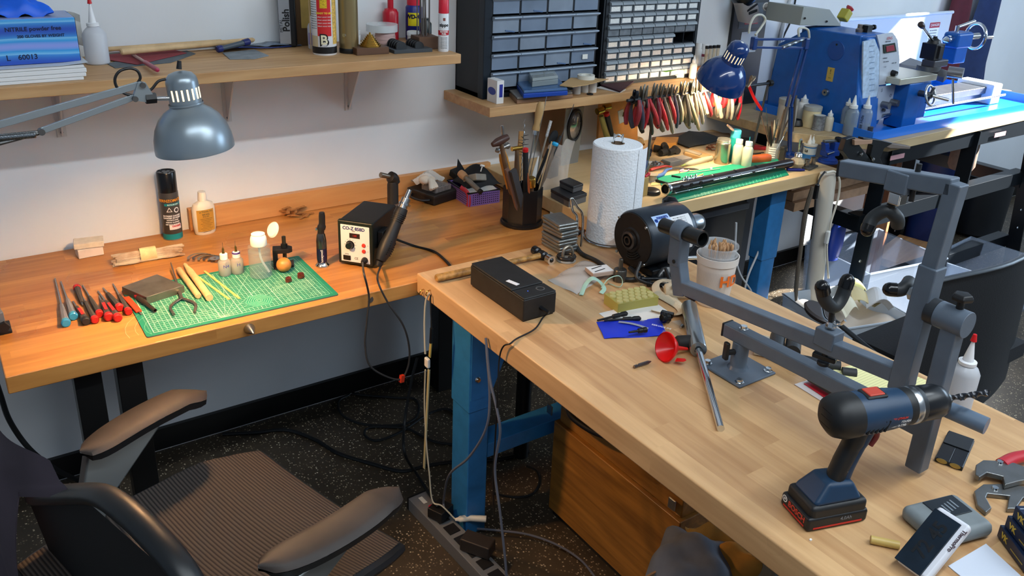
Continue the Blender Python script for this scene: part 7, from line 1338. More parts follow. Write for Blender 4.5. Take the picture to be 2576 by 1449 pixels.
# steel mandrel
a, b_ = I_(1733, 770, .019), I_(1757, 880, .019); L_ = (b_-a).length; e_ = I_(1813, 1078, .007); d2 = (e_-b_)
t = thing('steel_mandrel', 'long steel rod fixed in a thick polished steel cylinder, pointing at the bench edge', 'mandrel', a, along(a, b_))
obj('cylinder', M().lathe([(.014, 0), (.0185, .004), (.0185, L_-.002), (.0175, L_), (.009, L_), (.009, L_-.004)], ax=X, n=40), C('#a3a8aa', .25, .95, var=.08, vs=8), t)
q = t.matrix_world.copy(); mi = along(a, b_).transposed(); rl_ = mi @ (e_-a); obj('rod', M().cyl((L_-.01, 0, 0), rl_, .0072, n=24), CHR, t)
solo('black_cork', M().lathe([(.0135, 0), (.0155, .003), (.0155, .034), (.0145, .036)], ax=(1, -.45, 0), n=28), C('#1b1b1c', .7), 'black rubber cylinder lying beside the polished steel cylinder', 'cork', I_(1702, 862, .0158))
# funnel
f0, f1 = I_(1671, 905), I_(1729, 897, .006); f0.z = IT+.031; fd = (f1-f0).normalized()
t = thing('plastic_funnel', 'small bright red plastic funnel lying on its side', 'funnel', f0, 0); RF = C('#dd1b1b', .3)
prof = [(.0315, -.002), (.033, 0), (.031, .003), (.022, .016), (.008, .028), (.0055, .032), (.0032, .062)]
obj('cone', M().lathe(prof+[(r_-.0012, z_) for r_, z_ in prof[::-1]], (0, 0, 0), V((1, -.12, -.30)), n=40, cap=False), RF, t); obj('hang_tab', M().prism([(-.007, 0), (.007, 0), (.006, -.018), (0, -.022), (-.006, -.018)], -.001, .001), RF, t)
bpy.data.objects['hang_tab'].location = (.010, -.024, -.022); bpy.data.objects['hang_tab'].rotation_euler = (-.25, 0, .5)
a, b_ = I_(1595, 923, .0045), I_(1638, 909, .0045); L_ = (b_-a).length
solo('driver_bit', M().lathe([(.0036, 0), (.0036, .008), (.0028, .009), (.0028, .011), (.004, .013), (.004, L_-.009), (.001, L_)], ax=X, n=6), C('#6a6160', .3, .9), 'short hex driver bit lying in front of the red funnel', 'driver bit', a, along(a, b_), ang=20)
# brush with rollers
p = I_(1925, 890); t = thing('roller_brush', 'wooden bristle brush with black roller grips half hidden below the lower grey bar', 'brush', p, -.95)
obj('bristles', M().box((-.01, 0, .018), (.028, .04, .034)), C('#b7ae9c', .9, bump=1, bs=400), t, .003); obj('brush_back', M().box((.02, 0, .014), (.035, .045, .028)), BLK, t, .004)
for k in range(2): obj('roller', M().cyl((.02+.034*k, -.028, .030), (.02+.034*k, .036, .030), .0165, n=24), C('#232527', .5), t)
obj('handle', M().box((.075, -.012, .009), (.10, .024, .016)), BLK, t, .004)
for q, r_ in (((2078, 918), .012), ((2118, 936), .011)): solo('rubber_roller', M().cyl((0, 0, 0), (.02, -.02, 0), r_, n=20), C('#26282b', .6), 'short black rubber roller behind the lower grey bar, %s' % ('left one' if q[0] < 2100 else 'right one'), 'roller', I_(*q, r_+.0004))
# pad, ruler, bag
fi = lambda n, pts, z, th, m, lab, cat, **k: flatpoly(n, pts, t0+z, th, m, lab, cat, **k)
lp_ = bpy.data.materials.new('ruled_paper'); lp_.use_nodes = True; tt = lp_.node_tree; bb = tt.nodes['Principled BSDF']; tc = nd(tt, 'ShaderNodeTexCoord'); mp = nd(tt, 'ShaderNodeMapping'); mp.inputs['Rotation'].default_value = (0, 0, .25); mp.inputs['Scale'].default_value = (1, 150, 1); wv = nd(tt, 'ShaderNodeTexWave', bands_direction='Y'); wv.inputs['Scale'].default_value = .32; tt.links.new(tc.outputs['Object'], mp.inputs[0]); tt.links.new(mp.outputs[0], wv.inputs[0]); rr_ = ramp(tt, ((.0, srgb('#cfcb93')), (.25, srgb('#e8e3a6')))); tt.links.new(wv.outputs[0], rr_.inputs[0]); tt.links.new(rr_.outputs[0], bb.inputs[0]); bb.inputs['Roughness'].default_value = .7
fi('red_packet_bag', ((1998, 968), (2085, 1022), (2200, 1000), (2160, 915), (2120, 930)), 0, .0015, C('#dcd3d1', .2, alpha=.8), 'clear bag edge with red and white print under the yellow pad', 'plastic bag'); fi('red_card', ((2022, 966), (2090, 1012), (2130, 1004), (2060, 958)), .0018, .0015, C('#b9192c', .4), 'red card with white shapes under the black ruler', 'card')
fi('legal_pad', ((2052, 948), (2150, 1012), (2325, 985), (2328, 962), (2195, 910)), .0036, .006, lp_, 'pale yellow lined writing pad under the grey tube frame', 'writing pad')
t = fi('black_ruler', ((2029, 957), (2048, 949), (2150, 1008), (2134, 1022)), .0100, .006, C('#131415', .4), 'black plastic bar with small white lettering lying on the pad corner', 'bar', bev=.001); text('amazon basics', .009, WHT, t, (.012, -.005, .0063), (0, 0, -.62), bold=.0002)
# squeeze bottle
p = I_(2400, 1035); h = GY(2415, 920, p.y).z-IT
bottle('glue_squeeze_bottle', 'cloudy squeeze bottle with a red tipped nozzle at the far edge of the island bench', p, .0275, h, C('#c9ccd2', .3, alpha=.75), C('#dcdde0', .4), .48, .003, tip=.045, tipm=C('#dcdde0', .4), liquid=.45, liqm=C('#b9bdc6', .3, alpha=.6)); solo('red_tip_cap', M().lathe([(.006, 0), (.0035, .014), (.0001, .015)], n=14), RED, 'red cap on the nozzle of the island squeeze bottle', 'cap', (p.x, p.y, IT+h+.046))
# battery holder
P_ = [I_(*q) for q in ((2350, 1160), (2410, 1105), (2474, 1134), (2420, 1186))]; a = P_[0]; yw = yaw(P_[0], P_[3])
wH, dH = (P_[3]-P_[0]).length, (P_[1]-P_[0]).length
t = thing('battery_tray', 'black battery carrier with two gold contacts', 'battery tray', a, yw); obj('tray', M().span((0, 0, 0), (wH, dH, .008)), C('#16191d', .4), t, .001); obj('raised_cover', M().span((.001, dH*.55, .008), (wH-.001, dH, .011)), C('#1d2126', .5), t, .001)
for k in (0, 1): obj('slot_ridge', M().span((wH*(.04+.48*k), 0, .008), (wH*(.46+.48*k)+.002, dH*.52, .0095)), C('#101318', .3), t, .001); obj('gold_contact', M().lathe([(.0001, 0), (.009, 0), (.009, .001), (.0001, .0012)], (wH*(.25+.48*k), -.0006, .006), (0, -1, .3), n=20, sy=.45), C('#c9a75a', .3, .8), t)
# drill
dA, dB_ = G(2100, 1048, .925), G(2378, 992, .935); dB_.z = .925; dir_ = (dB_-dA).normalized()
base_c = I_(2146, 1300); 
BO = C('#17344f', .42, var=.06); BK = C('#17191b', .5, var=.12)
t = thing('cordless_drill', 'dark blue cordless drill standing upright on its battery with a twist bit fitted', 'drill', V((dA.x, dA.y, t0)), yaw(dA, dB_))
zb = .925-t0
obj('motor_housing', M().lathe([(.020, -.012), (.030, -.004), (.034, .010), (.034, .06), (.032, .095), (.0295, .118)], (0, 0, zb), X, n=40, sx=1.06), BO, t, ang=60)
obj('rear_cap', M().lathe([(.019, -.016), (.031, -.006), (.0352, .008), (.0352, .030)], (0, 0, zb), X, n=40, sx=1.06), BK, t, ang=60)
fn2 = M()
for k in range(5): fn2.beam((.036+.008*k, -.0335, zb-.016), (.042+.008*k, -.0345, zb+.004), .002, .003)
for k in range(3): fn2.box((-.012, 0, zb-.012+.012*k), (.008, .024, .0012))
obj('vent_slots', fn2, C('#06080a', .8), t)
obj('red_switch', M().box((.062, 0, zb+.0345), (.028, .022, .006)), C('#b8402f', .4), t, .002); obj('switch_recess', M().box((.062, 0, zb+.0325), (.038, .028, .006)), BK, t, .003)
for k, s_ in enumerate(('18V LITHIUM', 'COMPACT TOUGH', '0-500 / 0-1700')): o = text(s_, .0052, C('#c9c9c9', .5) if k else C('#c2382c', .5), t, (.092, -.0342+.0008*k, zb+.004-.007*k), UPR, bold=.0001)
obj('clutch_collar', M().lathe([(.0295, .116), (.030, .122), (.030, .150), (.0285, .152)], (0, 0, zb), X, n=40), BK, t); obj('silver_band', M().lathe([(.0300, .132), (.0305, .134), (.0305, .141), (.0300, .143)], (0, 0, zb), X, n=40, cap=False), STEEL, t)
obj('chuck_sleeve', M().lathe([(.0275, .150), (.0285, .156), (.0282, .185), (.024, .198), (.018, .202)], (0, 0, zb), X, n=40), C('#16181b', .3), t); obj('chuck_nose', M().lathe([(.016, .200), (.013, .210), (.0085, .216)], (0, 0, zb), X, n=24), CHR, t)
tb = M(); vs = []; N = 60
for i in range(N+1):
    u = i/N; x = .212+.088*u; a_ = u*11; r_ = .0058*(1-max(0, u-.94)/.06*.9)
    for j in range(8): q = j/8*2*pi; rr2 = r_*(1 if (j % 4) < 2 else .52); vs.append((x, rr2*cos(q+a_), zb+rr2*sin(q+a_)))
tb.add(vs, [(i*8+j, i*8+(j+1) % 8, (i+1)*8+(j+1) % 8, (i+1)*8+j) for i in range(N) for j in range(8)]); obj('twist_bit', tb, C('#3f4043', .25, .9), t)
hb0 = V((.052, 0, zb-.03)); hb1 = V((.022, 0, .062))
obj('handle', M().tube([hb0+V((0, 0, .012)), hb0*.7+hb1*.3, hb0*.3+hb1*.7, hb1-V((0, 0, .012))], [.024, .0215, .021, .023], 20, smooth=5, flat=.72), BK, t); obj('handle_front', M().tube([hb0+V((.014, 0, .008)), hb0*.7+hb1*.3+V((.009, 0, 0)), hb0*.3+hb1*.7+V((.009, 0, 0)), hb1+V((.012, 0, -.006))], [.0165, .0155, .0155, .019], 16, smooth=5, flat=.95), BO, t)
gd = M()
for k in range(8):
    for j in range(2): q = hb0*(1-k/9-.06)+hb1*(k/9+.06); gd.ball((q.x-.006+.009*j, -.0153, q.z), .0012, 6)
o = obj('grip_dots', gd, C('#8d9094', .5), t); o['kind'] = 'stuff'
obj('trigger', M().tube([hb0+V((.03, 0, -.002)), hb0+V((.034, 0, -.018)), hb0+V((.026, 0, -.034))], .008, 12, smooth=4, flat=.8), C('#7c2220', .4), t)
obj('foot_housing', M().add([(-.030, -.033, .040), (.062, -.033, .040), (.062, .033, .040), (-.030, .033, .040), (.000, -.022, .075), (.046, -.022, .071), (.046, .022, .071), (.0, .022, .075)], [(3, 2, 1, 0), (4, 5, 6, 7), (0, 1, 5, 4), (1, 2, 6, 5), (2, 3, 7, 6), (3, 0, 4, 7)]), BO, t, .008, seg=3)
bt2 = obj('battery', M().box((.018, 0, .028), (.104, .070, .03)), BK, t, .008, seg=3); obj('battery_base', M().box((.016, 0, .0125), (.112, .074, .0245)), C('#121417', .45), t, .005)
obj('red_line', M().box((.016, -.0372, .006), (.09, .0006, .003)), C('#c0281f', .4), t); obj('red_line', M().box((-.0402, 0, .006), (.0006, .055, .003)), C('#c0281f', .4), t)
ry = Matrix(((0, 0, -1), (-1, 0, 0), (0, 1, 0))); text('BOSCH', .0135, C('#c0392b', .4), t, (-.0404, -.006, .016), ry, bold=.0004); obj('logo_disc', M().lathe([(.0045, 0), (.006, 0), (.006, .0004), (.0045, .0004)], (-.0402, .026, .018), (-1, 0, 0), n=24, cap=False), WHT, t); text('H', .006, WHT, t, (-.0404, .026, .018), ry, bold=.0003); text('4.0Ah', .009, C('#7d8084', .5), t, (.03, -.0373, .016), UPR)
# gauges, meters, boxes
def slab2(z0, z1, *q): return M().prism([tuple((I_(*x_)-I_(*q[0]))[:2]) for x_ in q], z0, z1)
t = thing('grey_multimeter', 'rounded grey meter with a dark screen lying behind the white thermometer', 'meter', I_(2330, 1350)); R0 = I_(2330, 1350)
obj('meter_body', M().box((.045, -.004, .014), (.112, .085, .028), -.25), C('#6f777a', .5, var=.08), t, .012, seg=3); obj('dark_screen', M().box((.058, .006, .0285), (.062, .042, .002), -.25), C('#20262c', .3), t, .001)
for k in range(4): obj('screen_print', M().box((.05+.008*k, .004, .0298), (.003, .018, .0003), -.25), C('#6d7780', .5), t)
t = thing('digital_thermometer', 'white framed digital thermometer with a dark glossy screen, tilted toward the bench edge', 'thermometer', I_(2330, 1420), 0)
U_ = lambda x, y, z: G(x, y, IT+z)-I_(2330, 1420)
Q4 = [U_(2250, 1410, .012), U_(2360, 1275, .075), U_(2412, 1330, .068), U_(2330, 1468, .010)]
ex = (Q4[3]-Q4[0]).normalized(); ey = (Q4[1]-Q4[0]); ey = (ey-ex*ey.dot(ex)); hL = ey.length; ey.normalize(); ez = ex.cross(ey); Rm = Matrix((ex, ey, ez)).transposed(); wL = (Q4[3]-Q4[0]).length*1.02; cc = Q4[0]+ex*wL/2+ey*hL/2
lt = min((cc+Rm @ V((a*wL/2, b*hL/2, -.016))).z for a in (-1, 1) for b in (-1, 1)); cc.z += max(0, .001-lt)
mw_ = lambda c, d: M().box(cc+Rm @ V(c), d, R=Rm)
obj('white_frame', mw_((0, 0, -.007), (wL, hL, .016)), C('#cfd2da', .35), t, .006, seg=3); obj('dark_screen', mw_((-.006, -.004, .0016), (wL*.80, hL*.93, .002)), C('#15222e', .12, var=.2), t, .001)
text('72 45', .028, C('#0b1016', .3), t, cc+Rm @ V((-.004, 0, .0029)), Rm @ Matrix.Rotation(pi/2, 3, 'Z'), bold=.0006); text('ThermoPro', .0085, C('#3a2530', .4), t, cc+Rm @ V((wL*.44, hL*.2, .0013)), Rm @ Matrix.Rotation(-pi/2, 3, 'Z'), bold=.0002)
a, b_ = I_(2190, 1357, .0065), I_(2262, 1372, .0065); solo('yellow_tube', M().lathe([(.0045, 0), (.0065, 0), (.0065, (b_-a).length), (.0045, (b_-a).length)], ax=X, n=20), C('#bfa35c', .4), 'short yellowish rubber tube between the drill battery and the thermometer', 'tube', a, along(a, b_))
solo('white_speck', M().box((0, 0, .001), (.004, .003, .002)), WHT, 'tiny white chip of debris near the bench edge in front of the drill', 'chip', I_(2039, 1359))
fi('paper_sheet', ((2385, 1425), (2480, 1369), (2600, 1480), (2500, 1520)), 0, .0012, C('#c3cbd9', .6), 'white printed sheet of paper under the dark blue boxes', 'paper')
NB = C('#14213a', .35)
for k in range(3):
    an = (.98, 1.0, .95)[k]; cc2 = V((1.252+.002*k, .392-.006*k, t0+.0015+.0222*k))
    t = thing('navy_box', 'navy blue card box with gold lettering, %s of the stack in the corner' % ('bottom', 'middle', 'top')[k], 'box', cc2, -.62+.03*k); obj('box_shell', M().box((.05, 0, .011), (.13, .08, .0215)), NB, t, .001)
    text('VK', .013, C('#c9a93f', .4), t, (-.0152, .022, .011), ry, bold=.0006); obj('gold_line', M().box((-.0152, -.015, .008), (.0004, .034, .0016)), C('#a98f3d', .4), t)
    if k == 2:
        for j in range(5): obj('white_stripe', M().box((.05, -.032+.016*j, .0219), (.125, .0012, .0004)), C('#b9c4d4', .5), t)
# locking pliers
JS = C('#7b7c7b', .35, .85, var=.12)
def jaw(name, lab, pts, th, z, hpts, hm_, mid):
    o_ = I_(*pts[0], z); t = thing(name, lab, 'locking pliers', o_, 0)
    obj('jaw_plate', M().prism([tuple((I_(*q, z)-o_)[:2]) for q in pts], 0, th), JS, t, .002); obj('handle', M().tube([tuple(I_(*q, z+th*.5)-o_) for q in hpts], .012, 12, smooth=4, flat=.75), hm_, t); obj('rivet', M().lathe([(.006, th), (.005, th+.003), (.0001, th+.003)], tuple(I_(*mid, z)-o_), n=14), CHR, t); return t
jaw('slip_joint_pliers', 'big steel locking wrench with wide open jaws beside the navy boxes', [(2448, 1245), (2470, 1228), (2540, 1226), (2600, 1240), (2600, 1262), (2572, 1262), (2552, 1290), (2530, 1290), (2536, 1258), (2482, 1252), (2478, 1262), (2492, 1288), (2478, 1300), (2455, 1280)], .009, .0004, [(2590, 1250), (2680, 1290)], JS, (2500, 1240))
tj = jaw('locking_pliers', 'locking pliers with red and black grips lying across the wide jawed wrench', [(2452, 1180), (2470, 1168), (2510, 1170), (2548, 1175), (2600, 1195), (2600, 1215), (2560, 1222), (2524, 1232), (2520, 1210), (2480, 1200), (2462, 1212), (2450, 1205)], .010, .0100, [(2520, 1168), (2560, 1150), (2640, 1140)], C('#b3202c', .4), (2512, 1175))
# ---------------------------------------------------------------- grey tube holding fixture, standing in the plane x = 1.30
fx = 1.300; T_ = .030; HB = IT
o_ = V((fx, 1.002, HB+.0003)); t = thing('instrument_holder', 'large grey square tube bench fixture with padded hooks, bolted plate and folding frame', 'holding fixture', o_); F = lambda x, y, X_=fx: GX(x, y, X_)-o_
YZ = lambda y, z, x=0: V((x, y-o_.y, z-o_.z))
obj('base_plate', M().prism([(-.056, -.056), (.056, -.056), (.056, .056), (-.056, .056)], 0, .006), GREY, t, .010, seg=3)
for sx_, sy_ in ((-1, -1), (1, -1), (-1, 1), (1, 1)): b = obj('bolt', M().lathe([(.010, .006), (.010, .008), (.0065, .0085), (.0065, .014)], (.044*sx_, .044*sy_, 0), n=6), CHR, t)
obj('post_sleeve', M().lathe([(.022, .006), (.0185, .012), (.0175, .014), (.0175, .066), (.0145, .067)], n=32), GREY, t); obj('post_tube', M().cyl((0, 0, .06), (0, 0, .075), .0138, n=28), GREY, t)
obj('post_knob', M().cyl((-.016, .0, .048), (-.034, .006, .048), .006, n=12).box((-.036, .007, .052), (.009, .014, .040), -.2), BLK, t, .003)
zA = .8155+.0045; A0, A1 = YZ(1.043, zA+.0), YZ(.60, zA+.012)
obj('lower_bar', M().beam(A0, A1, T_, T_), GREY, t, .003); obj('end_cap', M().beam(A0+V((0, .004, 0)), A0-V((0, .001, 0)), T_+.001, T_+.001), BLK, t, .002); obj('hex_bolt', M().lathe([(.010, 0), (.010, .003), (.007, .0035), (.007, .009)], V((0, 0, zA+.0155-o_.z)), n=6), CHR, t)
PBy = .596; obj('upright_post', M().beam(YZ(PBy, .752), YZ(PBy, 1.03), .029, .029, (0, 1, 0)), GREY, t, .003)
obj('pivot_sleeve', M().cyl(YZ(.574, 1.040), YZ(.624, 1.040), .0225, n=36), GREY, t, .001); obj('black_collar', M().cyl(YZ(.624, 1.040), YZ(.640, 1.040), .0225, n=36), C('#22262b', .4), t)
obj('pivot_knob', M().cyl(YZ(.594, 1.060), YZ(.594, 1.078), .006, n=12).lathe([(.016, 0), (.018, .006), (.014, .012), (.0001, .013)], YZ(.594, 1.076), n=5), BLK, t, .002)
rd = GX(2490, 1075, fx+.055)-o_; obj('side_rod', M().cyl(GX(2350, 1015, fx+.008)-o_, GX(2482, 1072, fx+.022)-o_, .0145, n=28), C('#5a6b7e', .38), t)
# folding frame
VY = .656; lc = F(2290, 950); c1 = YZ(.678, .893); c2 = YZ(.676, 1.236); 
obj('frame_post', M().beam(YZ(.656, .878), YZ(.652, 1.115), .033, .033, (0, 1, 0)), GREY, t, .003); obj('inner_post', M().beam(YZ(.653, 1.10), YZ(.646, 1.258), .027, .027, (0, 1, 0)), GREY, t, .003)
la_ = F(1722, 722); lb_ = F(2275, 945); obj('frame_arm', M().beam(la_, V((0, VY-o_.y-.018, lb_.z+.0)), .027, .029), GREY, t, .003)
ua, ub = F(2120, 422), F(2420, 482); obj('top_arm', M().beam(ua, V((0, ub.y+.012, ub.z+.004)), .027, .029), GREY, t, .003); obj('arm_cap', M().beam(ua+V((0, .003, 0)), ua-V((0, .002, 0)), .028, .030), BLK, t, .002)
lu0, lu1 = F(1716, 742), F(1707, 640); obj('left_upright', M().beam(lu0, lu1+V((0, 0, -.01)), .028, .032, (0, 1, 0)), GREY, t, .003); obj('upright_fork', M().beam(lu1+V((0, 0, -.025)), F(1712, 590), .032, .036, (0, 1, 0)), GREY, t, .005); obj('fork_pin', M().cyl(lu1+V((.012, 0, -.012)), lu1+V((.050, -.006, -.016)), .0045, n=12), CHR, t); obj('fork_hole', M().cyl(lu1+V((-.0175, -.004, -.012)), lu1+V((-.0165, -.004, -.012)), .0045, n=12), BLK, t)
r0_, r1_ = F(1668, 566), F(1768, 602); obj('black_roller', M().lathe([(.0165, 0), (.0165, (r1_-r0_).length*.55), (.0185, (r1_-r0_).length), (.0145, (r1_-r0_).length), (.0135, (r1_-r0_).length-.02), (.0001, (r1_-r0_).length-.02)], r0_, r1_-r0_, n=32), C('#0e1012', .3), t); mid = r0_*.52+r1_*.48; obj('roller_clamp', M().cyl(mid+V((0, .015, .002)), mid-V((0, .015, -.0)), .0225, n=32), GREY, t, .001)
obj('wing_knob', M().cyl(F(1740, 735)+V((0, 0, -.0)), F(1740, 750), .006, n=12).box(F(1739, 745), (.012, .026, .014), R=Euler((.3, 0, .5)).to_matrix()), BLK, t, .003)
HK = C('#24282b', .5)
s1 = F(2083, 856); obj('slider', M().beam(s1+V((0, .021, .006)), s1-V((0, .021, -.006-.0)), .033, .036), GREY, t, .003); obj('slider_knob', M().cyl(s1-V((0, 0, .018)), s1-V((0, 0, .042)), .006, n=12).box(s1-V((0, 0, .036)), (.014, .044, .010), R=Euler((0, 0, .3)).to_matrix()).lathe([(.012, 0), (.012, .008)], s1-V((0, 0, .052)), n=20), BLK, t, .002)
uz = s1+V((0, 0, .027)); k0 = [F(2068, 722), F(2073, 748), F(2092, 770), F(2108, 752), F(2130, 706)]; obj('rest_stem', M().cyl(uz, F(2094, 774), .0055, n=12), BLK, t); obj('wing_nut', M().lathe([(.010, 0), (.010, .006), (.007, .012)], uz, n=8).tube([uz+V((0, .026, .030)), uz+V((0, .014, .012)), uz+V((0, -.014, .012)), uz+V((0, -.026, .026))], .003, 8, smooth=4), CHR, t)
k0 = [GX(2068, 722, fx-.03)-o_, GX(2074, 752, fx-.02)-o_, F(2096, 772), GX(2116, 750, fx+.02)-o_, GX(2132, 706, fx+.03)-o_]; obj('padded_hook', M().tube(k0, .0125, 14, smooth=5), HK, t); obj('hook_tip', M().tube([k0[0]+(k0[1]-k0[0])*.5, k0[0]], .0135, 14).ball(k0[0], .0133, 14), BLKG, t); obj('hook_tip', M().tube([k0[4]+(k0[3]-k0[4])*.4, k0[4]], .0135, 14).ball(k0[4], .0133, 14), BLKG, t)
s2 = F(2268, 452); obj('slider', M().beam(s2+V((0, .020, -.003)), s2-V((0, .020, .003)), .033, .036), GREY, t, .003); obj('slider_pin', M().cyl(s2+V((0, -.024, -.03)), s2+V((0, -.024, .034)), .0045, n=12), BLK, t)
h0 = s2-V((0, 0, .024)); h1 = F(2228, 538); obj('clevis', M().box(h0-V((0, 0, .008)), (.024, .022, .022)), CHR, t, .003)
sp3 = M().tube([h0+(h1-h0)*(k/120)+V((cos(k*1.0), sin(k*1.0), 0))*.0062 for k in range(121)], .0016, 5); obj('spring_stem', sp3.cyl(h0, h1, .0045, n=10), C('#2b2e31', .35, .5), t)
k1 = [GX(2182, 578, fx-.02)-o_, GX(2196, 548, fx-.01)-o_, GX(2232, 530, fx)-o_, GX(2256, 548, fx+.01)-o_, GX(2258, 566, fx+.02)-o_]; obj('padded_hook', M().tube(k1, .0115, 14, smooth=5), HK, t); obj('hook_tip', M().tube([k1[0]*.6+k1[1]*.4, k1[0]], .0122, 14).ball(k1[0], .012, 14), BLKG, t)
m0 = F(2300, 735); k2 = [GX(2238, 728, fx-.02)-o_, GX(2262, 730, fx-.01)-o_, GX(2278, 722, fx)-o_, GX(2288, 708, fx+.02)-o_]; obj('side_hook', M().tube(k2, .0115, 14, smooth=5), HK, t); obj('hook_tip', M().tube([k2[0], k2[0]*.3+k2[1]*.7], .0122, 14).ball(k2[0], .012, 14), BLKG, t); obj('hex_nut', M().lathe([(.012, 0), (.012, .014)], F(2296, 738)+V((0, .004, 0)), (0, -1, 0), n=6), STEEL, t)
# bucket of swabs
p = V((1.497, 1.262, t0)); t = thing('white_bucket', 'translucent white printed tub holding clear cups of cotton swabs', 'tub', p); zr = .128
WB_ = C('#d9d2cb', .45, alpha=.93)
obj('tub_wall', M().lathe([(.0001, 0), (.037, 0), (.039, .003), (.047, zr-.02), (.050, zr-.018), (.051, zr), (.049, zr), (.046, zr-.018), (.037, .004), (.0001, .004)], n=48, cap=False), WB_, t); fa = facing(p)
gl_ = M()
for k in range(26): a_ = fa-1.2+k*.075; gl_.add([((.0395)*cos(a_), .0395*sin(a_), .01), (.0395*cos(a_+.012), .0395*sin(a_+.012), .01), (.0466*cos(a_+.012), .0466*sin(a_+.012), .095), (.0466*cos(a_), .0466*sin(a_), .095)], [(0, 1, 2, 3)])
o = obj('measure_lines', gl_, C('#b5a79b', .6), t, flat=True); ctext('HD', .038, C('#df6a1c', .5), t, .0475, fa+.85, .073, bold=.0012); ctext('300', .012, C('#df6a1c', .5), t, .0445, fa+.75, .016)
for k, zc_ in enumerate((.04, .052)): solo('clear_cup', M().lathe([(.0001, 0), (.033, 0), (.043, .088), (.0465, .090), (.0465, .094), (.0425, .092), (.0325, .002), (.0001, .002)], n=44, cap=False), C('#e1e4e6', .08, alpha=.28), ('outer clear plastic cup nested in the white tub', 'inner clear plastic cup nested in the white tub')[k], 'cup', p+V((.0, .0, zc_+.008*k)))
rnd = random.Random(15)
for k in range(46):
    a_, r_ = rnd.uniform(0, 6.28), .026*math.sqrt(rnd.random()); tx2, ty2 = r_*cos(a_), r_*sin(a_)
    solo('cotton_swab', M().cyl((0, 0, 0), (tx2*.35, ty2*.35, .072), .0012, n=5).lathe([(.0012, .068), (.0028, .072), (.0028, .08), (.0008, .084)], (tx2*.35, ty2*.35, 0), n=7), C('#b98f66', .7), 'cotton swab with wooden stick standing in the clear cup', 'cotton swab', p+V((tx2*.85, ty2*.85, .0735)), group='cotton swabs in the clear cup')
# ---------------------------------------------------------------- chairs
def GP(x, y, p, n): d = _d(x, y); return CAM+d*((V(p)-CAM).dot(n)/d.dot(n))
MESHF = mat('seat_mesh', '#3b3230', .75); tt = MESHF.node_tree; bb = tt.nodes['Principled BSDF']; tc = nd(tt, 'ShaderNodeTexCoord'); wv = nd(tt, 'ShaderNodeTexWave', bands_direction='X'); wv.inputs['Scale'].default_value = 42; wv.inputs['Distortion'].default_value = .4; tt.links.new(tc.outputs['Object'], wv.inputs[0]); rr_ = ramp(tt, ((.2, srgb('#1c1817')), (.6, srgb('#443c37')))); tt.links.new(wv.outputs[0], rr_.inputs[0]); tt.links.new(rr_.outputs[0], bb.inputs[0]); bn = nd(tt, 'ShaderNodeBump'); bn.inputs['Strength'].default_value = .5; bn.inputs['Distance'].default_value = .003; tt.links.new(wv.outputs[0], bn.inputs['Height']); tt.links.new(bn.outputs[0], bb.inputs['Normal'])
co = V((.28, 1.36, 0)); ch = rad(17); t = thing('office_chair', 'black mesh swivel armchair with dusty padded armrests in the foreground', 'chair', co, ch)
PADT = C('#362f2b', .6, var=.2, vs=14); CBL = C('#16191c', .4, var=.1)
sf = lambda u, v: (-.25+.53*u, (-.255+.51*v)*(1-.10*(abs(2*u-1)**3)), .452-.030*max(0, u-.75)/.25-.030*sin(pi*v)*sin(pi*min(1, u*1.1))+.012*abs(2*v-1)**2)
obj('seat', M().grid(sf, 24, 20, .02), MESHF, t)
rim = [sf(i/14, 0) for i in range(15)]+[sf(1, j/14) for j in range(1, 15)]+[sf(1-i/14, 1) for i in range(1, 15)]+[sf(0, 1-j/14) for j in range(1, 14)]
obj('seat_frame', M().tube([V(p)-V((0, 0, .016)) for p in rim], .014, 8, closed=True), CBL, t)
for s_ in (1, -1):
    y = .272 if s_ > 0 else -.29; x0, x1 = (-.10, .185) if s_ > 0 else (-.06, .235)
    pad = lambda u, v: (x0+(x1-x0)*u, y+s_*.03*sin(2.4*u)-.03*s_+(.040*(v*2-1))*max(0, 1-abs(2*u-1)**4)**.5, .622+.012*sin(pi*v)**.5+.012*u-.02*max(0, u-.8)/.2)
    ap_ = obj('armrest_pad', M().grid(pad, 20, 10), PADT, t); lw = M(); ring_ = [pad(.5+.5*cos(a*pi/16), .5+.5*sin(a*pi/16)*.98) for a in range(32)]
    obj('armrest_shell', M().grid(lambda u, v: tuple(V(pad(u, v))-V((0, 0, .001+.036*sin(pi*v)**.3*max(0, 1-abs(2*u-1)**8)**.5))), 20, 12), CBL, t)
    obj('arm_support', M().add([(x0+.02, y-.012*s_, .60), (x0+.19, y-.012*s_, .608), (x0+.05, y-.03*s_, .50), (x0-.005, y-.045*s_, .42), (x0-.05, y-.045*s_, .42), (x0+.02, y+.012*s_, .60), (x0+.19, y+.012*s_, .608), (x0+.05, y-.005*s_, .50), (x0-.005, y-.02*s_, .42), (x0-.05, y-.02*s_, .42)], [(0, 1, 2, 3, 4), (9, 8, 7, 6, 5), (0, 5, 6, 1), (1, 6, 7, 2), (2, 7, 8, 3), (3, 8, 9, 4), (4, 9, 5, 0)]), C('#7b8183', .3, .6), t, .005)
    obj('support_cap', M().lathe([(.017, 0), (.015, .006), (.0001, .008)], (x0-.01, y-.02*s_-.003*s_, .455), (0, -1, 0), n=20), BLKG, t)
obj('back_frame', M().tube([(-.2, .20, .61), (-.2, .10, .665), (-.2, -.05, .745), (-.2, -.125, .763), (-.2, -.21, .76), (-.2, -.30, .735), (-.2, -.34, .66), (-.2, -.33, .50)], .021, 14, smooth=5, flat=.8), CBL, t)
